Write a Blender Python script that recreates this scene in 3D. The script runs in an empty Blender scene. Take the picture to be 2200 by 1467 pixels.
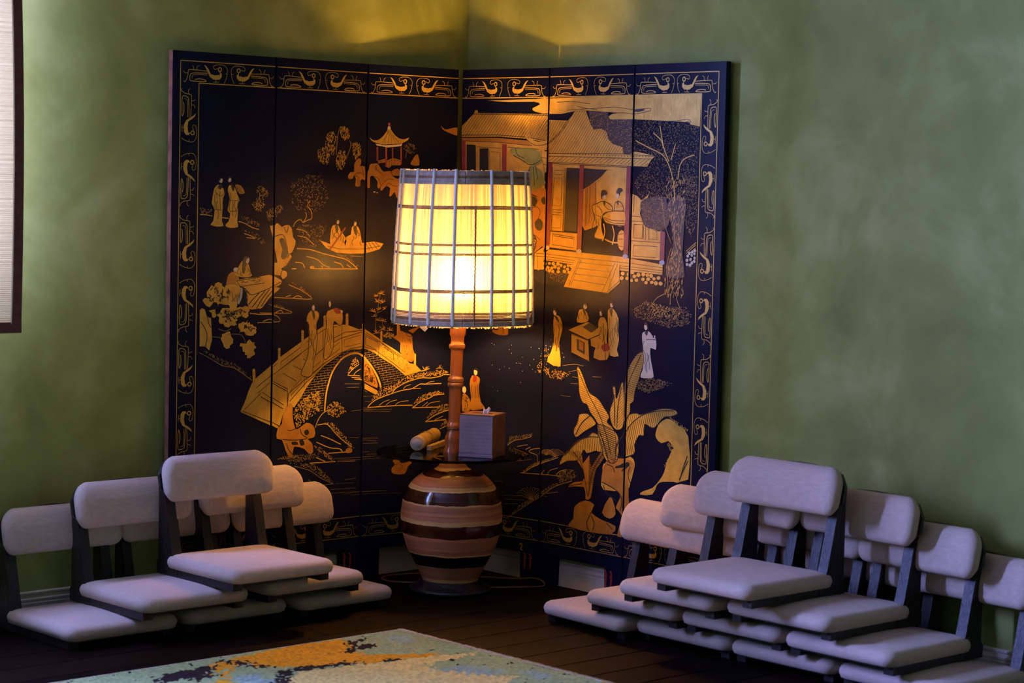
import bpy, bmesh, math, random
from mathutils import Vector, Matrix
random.seed(7)
S = bpy.context.scene
COL = S.collection

# tuning of the light
WL1, WL2, WL3, BULB = 370, 6, 1000, 1400
# ------------------------------------------------------------------ camera
YAW, PITCH, ROLL, FPX = 0.826180637, 0.06891773, 0.02264174, 4689.12
CAM = Vector((-4.526111, -5.143526, 1.18))
F = Vector((math.cos(YAW)*math.cos(PITCH), math.sin(YAW)*math.cos(PITCH), -math.sin(PITCH)))
R0 = Vector((math.sin(YAW), -math.cos(YAW), 0)); U0 = R0.cross(F)
RV = R0*math.cos(ROLL) + U0*math.sin(ROLL); UV = -R0*math.sin(ROLL) + U0*math.cos(ROLL)
cd = bpy.data.cameras.new('camera'); cam = bpy.data.objects.new('camera', cd); COL.objects.link(cam)
M = Matrix((( RV.x, UV.x, -F.x, CAM.x), (RV.y, UV.y, -F.y, CAM.y), (RV.z, UV.z, -F.z, CAM.z), (0, 0, 0, 1)))
cam.matrix_world = M
cd.sensor_width = 23.5; cd.lens = FPX/2200*23.5; cd.clip_start = .05; cd.clip_end = 60
cd.dof.use_dof = True; cd.dof.focus_distance = 6.5; cd.dof.aperture_fstop = 3.2
S.camera = cam

# ------------------------------------------------------------------ world, daylight, exposure
w = bpy.data.worlds.new('sky'); S.world = w; w.use_nodes = True
w.node_tree.nodes['Background'].inputs[0].default_value = (.50, .66, 1, 1)
w.node_tree.nodes['Background'].inputs[1].default_value = .2
S.view_settings.view_transform = 'Standard'; S.view_settings.look = 'None'
S.view_settings.gamma = 1; S.view_settings.exposure = 0.0
S.view_settings.use_curve_mapping = False
S.cycles.max_bounces = 10; S.cycles.transparent_max_bounces = 16; S.cycles.sample_clamp_indirect = 6
S.cycles.caustics_reflective = False; S.cycles.caustics_refractive = False

def window_light(name, loc, rot, sx, sy, power, col):
    l = bpy.data.lights.new(name, 'AREA'); l.shape = 'RECTANGLE'; l.size = sx; l.size_y = sy
    l.energy = power; l.color = col
    o = bpy.data.objects.new(name, l); COL.objects.link(o); o.location = loc; o.rotation_euler = rot
    return o
# daylight just outside the two windows (blind window in the left wall, window in the far wall behind the camera)
DAY1, DAY2 = (.25, .32, 1.0), (.25, .32, 1.0)
window_light('daylight_blind_window', (-2.11, .22, 1.50), (math.radians(-90), 0, 0), .90, 1.30, WL1, DAY1)
window_light('daylight_open_window', (-3.02, .155, 1.52), (math.radians(-90), 0, 0), .56, 1.12, WL3, DAY1)
window_light('daylight_side_window', (-6.98, -.95, 1.55), (0, math.radians(-90), 0), 1.3, 1.3, WL2, DAY2)

# ------------------------------------------------------------------ helpers
def link(name, me, mat=None, parent=None, loc=None):
    o = bpy.data.objects.new(name, me); COL.objects.link(o)
    if mat is not None:
        for m in (mat if isinstance(mat, (list, tuple)) else [mat]): me.materials.append(m)
    if parent is not None: o.parent = parent
    if loc is not None: o.location = loc
    return o
def empty(name, loc=(0, 0, 0), rz=0):
    o = bpy.data.objects.new(name, None); COL.objects.link(o); o.location = loc; o.rotation_euler = (0, 0, rz)
    o.empty_display_size = .05
    return o
def tag(o, label=None, cat=None, group=None, kind=None):
    if label: o['label'] = label
    if cat: o['category'] = cat
    if group: o['group'] = group
    if kind: o['kind'] = kind
    return o
def pyd(name, v, f, smooth=False, mi=None):
    me = bpy.data.meshes.new(name); me.from_pydata([tuple(a) for a in v], [], f)
    if smooth: me.polygons.foreach_set('use_smooth', [True]*len(me.polygons))
    if mi: me.polygons.foreach_set('material_index', mi)
    me.update(); return me
class MB:
    def __init__(s): s.v = []; s.f = []; s.m = []
    def add(s, v, f, m=0):
        o = len(s.v); s.v += [tuple(a) for a in v]; s.f += [tuple(i+o for i in q) for q in f]; s.m += [m]*len(f)
    def box(s, a, b, m=0):
        x0, y0, z0 = a; x1, y1, z1 = b
        s.add([(x0,y0,z0),(x1,y0,z0),(x1,y1,z0),(x0,y1,z0),(x0,y0,z1),(x1,y0,z1),(x1,y1,z1),(x0,y1,z1)],
              [(0,3,2,1),(4,5,6,7),(0,1,5,4),(1,2,6,5),(2,3,7,6),(3,0,4,7)], m)
    def build(s, name, mat, parent=None, smooth=False, bevel=0, loc=None):
        me = pyd(name, s.v, s.f, smooth, s.m); o = link(name, me, mat, parent, loc)
        if bevel:
            b = o.modifiers.new('bevel', 'BEVEL'); b.width = bevel; b.segments = 2; b.limit_method = 'ANGLE'
        return o
def lathe(prof, n=64, cap=True):
    v = []; f = []
    for r, z in prof:
        for i in range(n):
            a = 2*math.pi*i/n; v.append((r*math.cos(a), r*math.sin(a), z))
    for k in range(len(prof)-1):
        for i in range(n):
            j = (i+1) % n; f.append((k*n+i, k*n+j, (k+1)*n+j, (k+1)*n+i))
    if cap:
        f.append(tuple(range(n-1, -1, -1))); f.append(tuple((len(prof)-1)*n+i for i in range(n)))
    return v, f
def spline(pts, n):
    """Catmull-Rom resample of a list of tuples"""
    out = []; P = [pts[0]]+list(pts)+[pts[-1]]
    for i in range(1, len(P)-2):
        for k in range(n):
            t = k/n; a, b, c, d = P[i-1], P[i], P[i+1], P[i+2]
            out.append(tuple(.5*((2*b[j])+(-a[j]+c[j])*t+(2*a[j]-5*b[j]+4*c[j]-d[j])*t*t+(-a[j]+3*b[j]-3*c[j]+d[j])*t**3) for j in range(len(b))))
    out.append(tuple(pts[-1])); return out
def tube(pts, r, n=8):
    v = []; f = []; pts = [Vector(q) for q in pts]
    for i, q in enumerate(pts):
        t = (pts[min(i+1, len(pts)-1)]-pts[max(i-1, 0)]).normalized()
        a = t.cross(Vector((0, 0, 1)))
        if a.length < 1e-3: a = t.cross(Vector((1, 0, 0)))
        a.normalize(); b = t.cross(a)
        for k in range(n):
            th = 2*math.pi*k/n; v.append(q+a*r*math.cos(th)+b*r*math.sin(th))
    for i in range(len(pts)-1):
        for k in range(n):
            j = (k+1) % n; f.append((i*n+k, i*n+j, (i+1)*n+j, (i+1)*n+k))
    f.append(tuple(range(n-1, -1, -1))); f.append(tuple((len(pts)-1)*n+k for k in range(n)))
    return v, f
def extrude_prof(prof, a, b, axis):
    """prof: list of (u, z) closed; extruded from a to b along axis ('x': u is y; 'y': u is x)"""
    n = len(prof)
    v = [((a, u, z) if axis == 'x' else (u, a, z)) for u, z in prof]+[((b, u, z) if axis == 'x' else (u, b, z)) for u, z in prof]
    f = [(i, (i+1) % n, n+(i+1) % n, n+i) for i in range(n)]+[tuple(range(n-1, -1, -1)), tuple(range(n, 2*n))]
    return v, f
def fix_normals(o):
    bm = bmesh.new(); bm.from_mesh(o.data); bmesh.ops.recalc_face_normals(bm, faces=bm.faces); bm.to_mesh(o.data); bm.free(); return o

# ------------------------------------------------------------------ materials
def mat(name, col, rough=.5, metal=0, spec=.5, coat=0):
    m = bpy.data.materials.new(name); m.use_nodes = True; b = m.node_tree.nodes['Principled BSDF']
    b.inputs['Base Color'].default_value = (*col, 1); b.inputs['Roughness'].default_value = rough
    b.inputs['Metallic'].default_value = metal; b.inputs['Specular IOR Level'].default_value = spec
    b.inputs['Coat Weight'].default_value = coat
    return m
def nodes(m): return m.node_tree.nodes, m.node_tree.links, m.node_tree.nodes['Principled BSDF']
def ramp(N, stops, interp='LINEAR'):
    r = N.new('ShaderNodeValToRGB'); cr = r.color_ramp; cr.interpolation = interp
    while len(cr.elements) < len(stops): cr.elements.new(.5)
    for e, (p, c) in zip(cr.elements, stops):
        e.position = p
        e.color = (*c, 1) if len(c) == 3 else c
    return r
def noise_mat(name, c0, c1, scale, rough=.5, bump=0, bscale=None, stretch=(1, 1, 1), detail=6, lo=.35, hi=.65, coord='Object', **k):
    m = mat(name, c0, rough, **k); N, L, B = nodes(m)
    tc = N.new('ShaderNodeTexCoord'); mp = N.new('ShaderNodeMapping'); mp.inputs['Scale'].default_value = stretch
    L.new(tc.outputs[coord], mp.inputs[0])
    t = N.new('ShaderNodeTexNoise'); t.inputs['Scale'].default_value = scale; t.inputs['Detail'].default_value = detail
    L.new(mp.outputs[0], t.inputs[0])
    r = ramp(N, [(lo, c0), (hi, c1)]); L.new(t.outputs[0], r.inputs[0]); L.new(r.outputs[0], B.inputs['Base Color'])
    if bump:
        t2 = N.new('ShaderNodeTexNoise'); t2.inputs['Scale'].default_value = bscale or scale*4; t2.inputs['Detail'].default_value = 4
        L.new(mp.outputs[0], t2.inputs[0])
        bp = N.new('ShaderNodeBump'); bp.inputs['Strength'].default_value = bump; bp.inputs['Distance'].default_value = .01
        L.new(t2.outputs[0], bp.inputs['Height']); L.new(bp.outputs[0], B.inputs['Normal'])
    return m

def wall_material():
    m = mat('limewash_green', (.2, .2, .08), .78, spec=.25); N, L, B = nodes(m)
    tc = N.new('ShaderNodeTexCoord'); geo = N.new('ShaderNodeNewGeometry')
    t = N.new('ShaderNodeTexNoise'); t.inputs['Scale'].default_value = 2.9; t.inputs['Detail'].default_value = 6; t.inputs['Roughness'].default_value = .55
    t.inputs['Distortion'].default_value = .6
    L.new(geo.outputs['Position'], t.inputs[0])
    t2 = N.new('ShaderNodeTexNoise'); t2.inputs['Scale'].default_value = 9; t2.inputs['Detail'].default_value = 6
    L.new(geo.outputs['Position'], t2.inputs[0])
    mx = N.new('ShaderNodeMath'); mx.operation = 'MULTIPLY_ADD'; mx.inputs[1].default_value = .35
    L.new(t2.outputs[0], mx.inputs[0]); L.new(t.outputs[0], mx.inputs[2])
    r = ramp(N, [(.42, WALL_D), (.68, WALL_M), (.92, WALL_L)]); L.new(mx.outputs[0], r.inputs[0]); L.new(r.outputs[0], B.inputs['Base Color'])
    t3 = N.new('ShaderNodeTexNoise'); t3.inputs['Scale'].default_value = 60; L.new(geo.outputs['Position'], t3.inputs[0])
    bp = N.new('ShaderNodeBump'); bp.inputs['Strength'].default_value = .08; bp.inputs['Distance'].default_value = .004
    L.new(t3.outputs[0], bp.inputs['Height']); L.new(bp.outputs[0], B.inputs['Normal'])
    return m
WALL_D, WALL_M, WALL_L = (.200, .230, .050), (.290, .330, .080), (.43, .475, .15)
MWALL = wall_material()
MWHITE = noise_mat('trim_paint', (.66, .58, .44), (.74, .66, .50), 20, .42)
MCEIL = mat('ceiling_paint', (.20, .17, .12), .8)
def plank_material():
    m = mat('dark_walnut_floor', (.03, .015, .008), .60, spec=.04); N, L, B = nodes(m)
    tc = N.new('ShaderNodeTexCoord'); oi = N.new('ShaderNodeObjectInfo')
    mp = N.new('ShaderNodeMapping'); mp.inputs['Scale'].default_value = (1.2, 22, 8); L.new(tc.outputs['Object'], mp.inputs[0])
    ad = N.new('ShaderNodeVectorMath'); ad.operation = 'ADD'; L.new(mp.outputs[0], ad.inputs[0])
    cb = N.new('ShaderNodeCombineXYZ'); mu = N.new('ShaderNodeMath'); mu.operation = 'MULTIPLY'; mu.inputs[1].default_value = 37
    L.new(oi.outputs['Random'], mu.inputs[0]); L.new(mu.outputs[0], cb.inputs[0]); L.new(mu.outputs[0], cb.inputs[2]); L.new(cb.outputs[0], ad.inputs[1])
    t = N.new('ShaderNodeTexNoise'); t.inputs['Scale'].default_value = 2.2; t.inputs['Detail'].default_value = 7; t.inputs['Distortion'].default_value = 1.2
    L.new(ad.outputs[0], t.inputs[0])
    r = ramp(N, [(.3, (.0030, .0011, .0007)), (.55, (.0062, .0022, .0013)), (.8, (.014, .0048, .0024))]); L.new(t.outputs[0], r.inputs[0])
    hs = N.new('ShaderNodeHueSaturation'); mr = N.new('ShaderNodeMapRange'); mr.inputs['To Min'].default_value = .65; mr.inputs['To Max'].default_value = 1.45
    L.new(oi.outputs['Random'], mr.inputs[0]); L.new(mr.outputs[0], hs.inputs['Value']); L.new(r.outputs[0], hs.inputs['Color'])
    L.new(hs.outputs[0], B.inputs['Base Color'])
    bp = N.new('ShaderNodeBump'); bp.inputs['Strength'].default_value = .15; bp.inputs['Distance'].default_value = .003
    L.new(t.outputs[0], bp.inputs['Height']); L.new(bp.outputs[0], B.inputs['Normal'])
    return m
MPLANK = plank_material()
def fabric_material():
    m = mat('oatmeal_linen', (.45, .42, .40), .92, spec=.2); N, L, B = nodes(m)
    tc = N.new('ShaderNodeTexCoord')
    hs = []
    for sc in ((900, 60, 900), (60, 900, 60)):
        mp = N.new('ShaderNodeMapping'); mp.inputs['Scale'].default_value = sc; L.new(tc.outputs['Object'], mp.inputs[0])
        t = N.new('ShaderNodeTexNoise'); t.inputs['Scale'].default_value = .7; t.inputs['Detail'].default_value = 3; L.new(mp.outputs[0], t.inputs[0]); hs.append(t)
    ad = N.new('ShaderNodeMath'); ad.operation = 'ADD'; L.new(hs[0].outputs[0], ad.inputs[0]); L.new(hs[1].outputs[0], ad.inputs[1])
    hf = N.new('ShaderNodeMath'); hf.operation = 'MULTIPLY'; hf.inputs[1].default_value = .5; L.new(ad.outputs[0], hf.inputs[0])
    r = ramp(N, [(.32, (.50, .38, .305)), (.68, (.68, .53, .43))]); L.new(hf.outputs[0], r.inputs[0]); L.new(r.outputs[0], B.inputs['Base Color'])
    bp = N.new('ShaderNodeBump'); bp.inputs['Strength'].default_value = .25; bp.inputs['Distance'].default_value = .002
    L.new(hf.outputs[0], bp.inputs['Height']); L.new(bp.outputs[0], B.inputs['Normal'])
    B.inputs['Sheen Weight'].default_value = .15
    return m
MFAB = fabric_material()
MDARK = noise_mat('ebonised_wood', (.006, .0045, .005), (.016, .011, .011), 9, .40, bump=.25, bscale=40, stretch=(6, 6, 1))
MLACQ = noise_mat('blue_black_lacquer', (.0022, .0032, .017), (.0036, .0050, .027), 3, .30, bump=.03, bscale=14, spec=.13)
MLEDGE = noise_mat('worn_red_edge', (.16, .06, .045), (.30, .13, .09), 25, .6)
MGOLD = noise_mat('gold_leaf', (.50, .30, .035), (.72, .46, .075), 26, .40, metal=.25, bump=.12, bscale=120, lo=.3, hi=.7)
MGOLD2 = noise_mat('russet_gold', (.33, .14, .018), (.48, .24, .032), 24, .45, metal=.2, bump=.12, bscale=120, lo=.3, hi=.7)
MPALE = noise_mat('pale_ivory_paint', (.66, .56, .36), (.78, .68, .46), 40, .5)
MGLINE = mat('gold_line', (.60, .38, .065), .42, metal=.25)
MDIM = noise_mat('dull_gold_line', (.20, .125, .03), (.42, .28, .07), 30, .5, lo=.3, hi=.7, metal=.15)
MINK = mat('incised_black_line', (.008, .005, .004), .45)
MRED = noise_mat('red_lacquer', (.22, .022, .02), (.34, .04, .03), 30, .4)
MPLUM = noise_mat('plum_lacquer', (.17, .022, .03), (.25, .04, .045), 30, .4)
MGREEN = noise_mat('green_drape_paint', (.17, .21, .055), (.25, .29, .085), 20, .45)
MBLUE = mat('pale_blue_paint', (.42, .45, .48), .45)

# ------------------------------------------------------------------ room
ZC = 2.6; RX, RY = -6.8, -6.8
def wall_with_hole(name, axis, lo, hi, holes, t=.14):
    """axis 'x': wall runs along x in plane y in [0,t]; axis 'y': along y"""
    m = MB()
    def seg(a, b, z0, z1):
        if b-a < 1e-4 or z1-z0 < 1e-4: return
        if axis == 'x': m.box((a, 0, z0), (b, t, z1))
        else: m.box((0, a, z0), (t, b, z1))
    at_ = lo
    for a, b, z0, z1 in holes:
        seg(at_, a, 0, ZC); seg(a, b, 0, z0); seg(a, b, z1, ZC); at_ = b
    seg(at_, hi, 0, ZC)
    return m
W1 = (-2.56, -1.67, .86, 2.16); W3 = (-3.34, -2.70, .92, 2.12); W2 = (-1.6, -.3, .9, 2.2)
o = wall_with_hole('wall_left', 'x', RX-.14, .14, [W3, W1]).build('wall_left', MWALL); tag(o, 'mottled olive green limewashed wall with the blind window', kind='structure')
o = wall_with_hole('wall_right', 'y', RY-.14, 0, []).build('wall_right', MWALL); tag(o, 'mottled sage green limewashed wall right of the corner', kind='structure')
m = wall_with_hole('wall_side', 'y', RY, 0, [W2]); m.v = [(RX-x, y, z) for x, y, z in m.v]; m.f = [tuple(reversed(q)) for q in m.f]
o = m.build('wall_side', MWALL); tag(o, 'green wall with a tall window far left', kind='structure')
m = wall_with_hole('wall_back', 'x', RX-.14, .14, []); m.v = [(x, RY-y, z) for x, y, z in m.v]; m.f = [tuple(reversed(q)) for q in m.f]
o = m.build('wall_back', MWALL); tag(o, 'green wall behind the viewpoint', kind='structure')
m = MB(); m.box((RX-.14, RY-.14, ZC), (.14, .14, ZC+.1)); o = m.build('ceiling', MCEIL); tag(o, 'plain pale painted ceiling of the room', kind='structure')
# floor: sub-floor slab and separate planks running along the left wall
m = MB(); m.box((RX-.14, RY-.14, -.12), (.14, .14, -.018)); floor = m.build('floor', mat('subfloor', (.01, .006, .004), .8)); tag(floor, 'dark walnut plank floor', kind='structure')
PWID = .128; rr = random.Random(3); y = 0.0
while y > RY:
    x = 0.0+rr.uniform(0, .9)
    while x > RX:
        ln = rr.uniform(1.3, 2.1); x0 = max(x-ln, RX); x1 = min(x, 0)
        if x1-x0 > .05:
            mm = MB(); hx = (x1-x0)/2-.0006; hy = PWID/2-.0007; c = .0022
            mm.add([(-hx,-hy,-.016),(hx,-hy,-.016),(hx,hy,-.016),(-hx,hy,-.016),(-hx,-hy,-c),(hx,-hy,-c),(hx,hy,-c),(-hx,hy,-c),
                    (-hx+c,-hy+c,0),(hx-c,-hy+c,0),(hx-c,hy-c,0),(-hx+c,hy-c,0)],
                   [(0,1,5,4),(1,2,6,5),(2,3,7,6),(3,0,4,7),(4,5,9,8),(5,6,10,9),(6,7,11,10),(7,4,8,11),(8,9,10,11)])
            mm.build('plank', MPLANK, floor, loc=((x0+x1)/2, y-PWID/2, 0))
        x = x0 if x0 > RX else RX
        if x <= RX: break
    y -= PWID
# baseboards: plain face, fillet line, ogee cap
BP = [(0, 0), (.013, 0), (.013, .045), (.0105, .047), (.0105, .050), (.012, .052), (.012, .056), (.0085, .060), (.0075, .066), (.0105, .069), (.0105, .0735), (.006, .076), (0, .076)]
v, f = extrude_prof([(-u, z) for u, z in BP], RX, -.0005, 'x'); o = fix_normals(link('baseboard_left', pyd('baseboard_left', v, f), MWHITE)); tag(o, 'cream moulded baseboard along the left wall', kind='structure')
v, f = extrude_prof([(-u, z) for u, z in BP], RY, -.0005, 'y'); o = fix_normals(link('baseboard_right', pyd('baseboard_right', v, f), MWHITE)); tag(o, 'cream moulded baseboard along the right wall', kind='structure')

# window with frame and panes behind the blind
MPANE = bpy.data.materials.new('window_glass'); MPANE.use_nodes = True
N, L = MPANE.node_tree.nodes, MPANE.node_tree.links
N.remove(N['Principled BSDF']); tr = N.new('ShaderNodeBsdfTransparent'); gl = N.new('ShaderNodeBsdfGlossy'); gl.inputs['Roughness'].default_value = .02
mx = N.new('ShaderNodeMixShader'); mx.inputs[0].default_value = .06; L.new(tr.outputs[0], mx.inputs[1]); L.new(gl.outputs[0], mx.inputs[2]); L.new(mx.outputs[0], N['Material Output'].inputs[0])
def window(name, x0, x1, z0, z1, place):
    fr = MB(); t = .05
    fr.box((x0, .05, z0), (x1, .10, z0+t)); fr.box((x0, .05, z1-t), (x1, .10, z1)); fr.box((x0, .05, z0+t), (x0+t, .10, z1-t)); fr.box((x1-t, .05, z0+t), (x1, .10, z1-t))
    xm = (x0+x1)/2; fr.box((xm-.02, .055, z0+t), (xm+.02, .095, z1-t))
    if place: fr.v = [place(q) for q in fr.v]; fr.f = [tuple(reversed(q)) for q in fr.f]
    wo = fr.build(name, MWHITE, bevel=.003); tag(wo, kind='structure')
    for a, b in ((x0+t, xm-.02), (xm+.02, x1-t)):
        g = MB(); g.box((a, .072, z0+t), (b, .076, z1-t))
        if place: g.v = [place(q) for q in g.v]; g.f = [tuple(reversed(q)) for q in g.f]
        g.build('pane', MPANE, wo)
    return wo
tag(window('window_1', *W1, None), 'white framed window behind the bamboo blind')
tag(window('window_3', *W3, None), 'white framed window with no blind, left of the picture')
tag(window('window_2', *W2, lambda q: (RX-q[1], q[0], q[2])), 'white framed window in the far side wall')

# ------------------------------------------------------------------ bamboo blind
def translucent_mat(name, col, transp, trans_fac, tcol=None, stripes=None):
    m = bpy.data.materials.new(name); m.use_nodes = True; N, L = m.node_tree.nodes, m.node_tree.links
    N.remove(N['Principled BSDF'])
    d = N.new('ShaderNodeBsdfDiffuse'); t = N.new('ShaderNodeBsdfTranslucent'); tp = N.new('ShaderNodeBsdfTransparent')
    d.inputs[0].default_value = (*col, 1); t.inputs[0].default_value = (*(tcol or col), 1)
    a = N.new('ShaderNodeMixShader'); a.inputs[0].default_value = trans_fac; L.new(d.outputs[0], a.inputs[1]); L.new(t.outputs[0], a.inputs[2])
    b = N.new('ShaderNodeMixShader'); b.inputs[0].default_value = transp; L.new(a.outputs[0], b.inputs[1]); L.new(tp.outputs[0], b.inputs[2])
    L.new(b.outputs[0], N['Material Output'].inputs[0])
    if stripes:
        axis, sc, c0, c1 = stripes
        tc = N.new('ShaderNodeTexCoord'); mp = N.new('ShaderNodeMapping'); mp.inputs['Scale'].default_value = sc; L.new(tc.outputs['Object'], mp.inputs[0])
        ns = N.new('ShaderNodeTexNoise'); ns.inputs['Scale'].default_value = 1; ns.inputs['Detail'].default_value = 2; L.new(mp.outputs[0], ns.inputs[0])
        r = ramp(N, [(.3, c0), (.7, c1)]); L.new(ns.outputs[0], r.inputs[0]); L.new(r.outputs[0], t.inputs[0]); L.new(r.outputs[0], d.inputs[0])
    return m
MREED = translucent_mat('bamboo_reed', (.86, .74, .54), .001, .10, (.48, .35, .14), ('z', (.6, 1, 160), (.52, .34, .105), (1.0, .74, .27)))
for nd in MREED.node_tree.nodes:
    if nd.type == 'BSDF_DIFFUSE':
        for l_ in list(nd.inputs[0].links): MREED.node_tree.links.remove(l_)
MTRIM = noise_mat('brown_binding_fabric', (.085, .030, .022), (.13, .048, .035), 60, .85)
BX0, BX1, BZ0, BZ1 = -2.62, -1.664, .808, 2.26
blind = empty('bamboo_blind', (BX1, -.130, BZ0)); tag(blind, 'woven bamboo blind with brown fabric edging at the far left', 'blind')
def bow(z): return .013*math.sin(math.pi*min(1, max(0, (z-BZ0)/1.2)))-.018*(z-BZ0)     # slight sideways sway of the hanging edge
m = MB(); nrow = 290; ncol = 14
for k in range(nrow*2+1):
    z = BZ0+(BZ1-BZ0)*k/(nrow*2)
    for i in range(ncol+1):
        t = i/ncol; m.v.append((BX0+(BX1+bow(z)-BX0)*t-BX1, (-.0016 if k % 2 else 0), z-BZ0))
for k in range(nrow*2):
    for i in range(ncol):
        a = k*(ncol+1)+i; m.f.append((a, a+1, a+ncol+2, a+ncol+1)); m.m.append(0)
o = m.build('reeds', MREED, blind); o['kind'] = 'stuff'
n = 40
for s_ in (0, 1):
    m = MB()
    for k in range(n+1):
        z = BZ0+(BZ1-BZ0)*k/n; xx = BX1+bow(z)-BX1
        for dx, dy in ((0, -.004), (.026, -.004), (.026, .003), (0, .003)): m.v.append((xx+dx if s_ else dx-(BX1-BX0)-.026, dy, z-BZ0))
    for k in range(n):
        for q in range(4): m.f.append((k*4+q, k*4+(q+1) % 4, k*4+4+(q+1) % 4, k*4+4+q)); m.m.append(0)
    m.f.append((0, 1, 2, 3)); m.m.append(0)
    fix_normals(m.build('side_binding', MTRIM, blind))
m = MB(); m.box((BX0-BX1-.026, -.0045, -.024), (.026, .0035, .004)); m.build('bottom_binding', MTRIM, blind)
m = MB(); m.box((BX0-BX1-.03, -.01, BZ1-BZ0-.01), (.045, .130, BZ1-BZ0+.04)); m.build('head_rail', MTRIM, blind)
MCORD = mat('white_cotton_cord', (.75, .72, .66), .8)
for xx in (-.004, -.048, -.35, -.65, -.93):
    pts = [(xx+bow(BZ0+(BZ1-BZ0)*k/20)*(1 if xx > -.3 else 0), -.0045, (BZ1-BZ0)*k/20) for k in range(21)]
    v, f = tube(pts, .0012, 6); link('cord', pyd('cord', v, f, True), MCORD, blind)

# ------------------------------------------------------------------ folding screen
SCR = [((-1.117,-.0325),(-.761,-.0325)),((-.761,-.0325),(-.423,-.0325)),((-.423,-.0325),(-.090,-.064)),((-.078,-.064),(-.0325,-.407)),((-.0325,-.407),(-.0325,-.760)),((-.0325,-.760),(-.034,-1.112))]
PTOP, PBOT, FOOT, THK = 1.547, .088, .070, .019
screen = empty('folding_screen', (-.084, -.064, 0)); tag(screen, 'six-panel black lacquer folding screen with gold scenes standing in the corner', 'folding screen')
panels = []
for k, (a, b) in enumerate(SCR):
    a = Vector((*a, 0)); b = Vector((*b, 0)); d = (b-a); wd = d.length; ang = math.atan2(d.y, d.x)
    m = MB(); g = .0022
    x0, x1 = g, wd-g
    # body with arched-free apron and two feet, one outline extruded through the thickness
    out = [(x0, .002), (x0+FOOT-.002, .002), (x0+FOOT, PBOT), (x1-FOOT, PBOT), (x1-FOOT+.002, .002), (x1, .002), (x1, PTOP), (x0, PTOP)]
    n = len(out); c = .0012
    v = [(u, 0, z) for u, z in out]+[(u, THK, z) for u, z in out]
    f = [(0,1,2,7), (2,3,6,7), (3,4,5,6)]; f += [tuple(reversed([i+n for i in q])) for q in f]
    f += [(i, i+n, (i+1) % n+n, (i+1) % n) for i in range(n)]
    mi = [0]*6+[1 if i == 7 and k == 0 else 0 for i in range(n)]
    po = link('panel', pyd('panel', v, f, False, mi), [MLACQ, MLEDGE], screen)
    fix_normals(po)
    po.matrix_parent_inverse = Matrix.Identity(4)
    po.location = a-screen.location; po.rotation_euler = (0, 0, ang)
    panels.append((po, wd))
    if k in (0, 1, 3, 4):
        for zz in (.32, .80, 1.30):
            h = MB(); h.box((wd-.0045, .004, zz-.03), (wd+.0045, THK-.002, zz+.03)); h.build('hinge', MDARK, po)

# --- painting on the panels: every motif is a sub-part of its panel, raised a hair above the lacquer
MATS = {'g': MGOLD, 'r': MGOLD2, 'p': MPALE, 'l': MGLINE, 'd': MDIM, 'k': MINK, 'R': MRED, 'P': MPLUM, 'G': MGREEN, 'B': MBLUE}
LIFT = {'g': .0008, 'r': .0008, 'p': .0011, 'l': .0010, 'd': .0007, 'k': .0014, 'R': .0012, 'P': .0012, 'G': .0011, 'B': .0012}
from mathutils.geometry import tessellate_polygon
class Paint:
    """flat motif builder in panel coordinates (u across, z up), face towards -y"""
    def __init__(s): s.v = []; s.f = []; s.m = []; s.mats = []; s.n = 0
    def mi(s, c):
        if c not in s.mats: s.mats.append(c)
        return s.mats.index(c)
    def fill(s, pts, c, lift=None):
        lift = (LIFT[c] if lift is None else lift)+s.n*2e-6; s.n += 1
        o = len(s.v); s.v += [(u, -lift, z) for u, z in pts]; k = s.mi(c)
        for t in tessellate_polygon([[Vector((u, z, 0)) for u, z in pts]]):
            a, b, d = t
            if (pts[b][0]-pts[a][0])*(pts[d][1]-pts[a][1])-(pts[b][1]-pts[a][1])*(pts[d][0]-pts[a][0]) < 0: b, d = d, b
            s.f.append((o+a, o+b, o+d)); s.m.append(k)
    def stroke(s, pts, c, w, lift=None):
        lift = (LIFT[c] if lift is None else lift)+s.n*2e-6; s.n += 1; k = s.mi(c); n = len(pts); o = len(s.v)
        if n < 2: return
        for i in range(n):
            a = pts[max(i-1, 0)]; b = pts[min(i+1, n-1)]; dx, dz = b[0]-a[0], b[1]-a[1]; l = math.hypot(dx, dz) or 1
            h = w/2
            px, pz = -dz/l*h, dx/l*h
            s.v += [(pts[i][0]-px, -lift, pts[i][1]-pz), (pts[i][0]+px, -lift, pts[i][1]+pz)]
        for i in range(n-1): s.f.append((o+2*i, o+2*i+2, o+2*i+3, o+2*i+1)); s.m.append(k)
    def build(s, name, parent):
        if not s.f: return None
        return link(name, pyd(name, s.v, s.f, False, s.m), [MATS[c] for c in s.mats], parent)
def inside(p, poly):
    x, y = p; r = False; j = len(poly)-1
    for i in range(len(poly)):
        if (poly[i][1] > y) != (poly[j][1] > y) and x < (poly[j][0]-poly[i][0])*(y-poly[i][1])/(poly[j][1]-poly[i][1])+poly[i][0]: r = not r
        j = i
    return r
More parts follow.
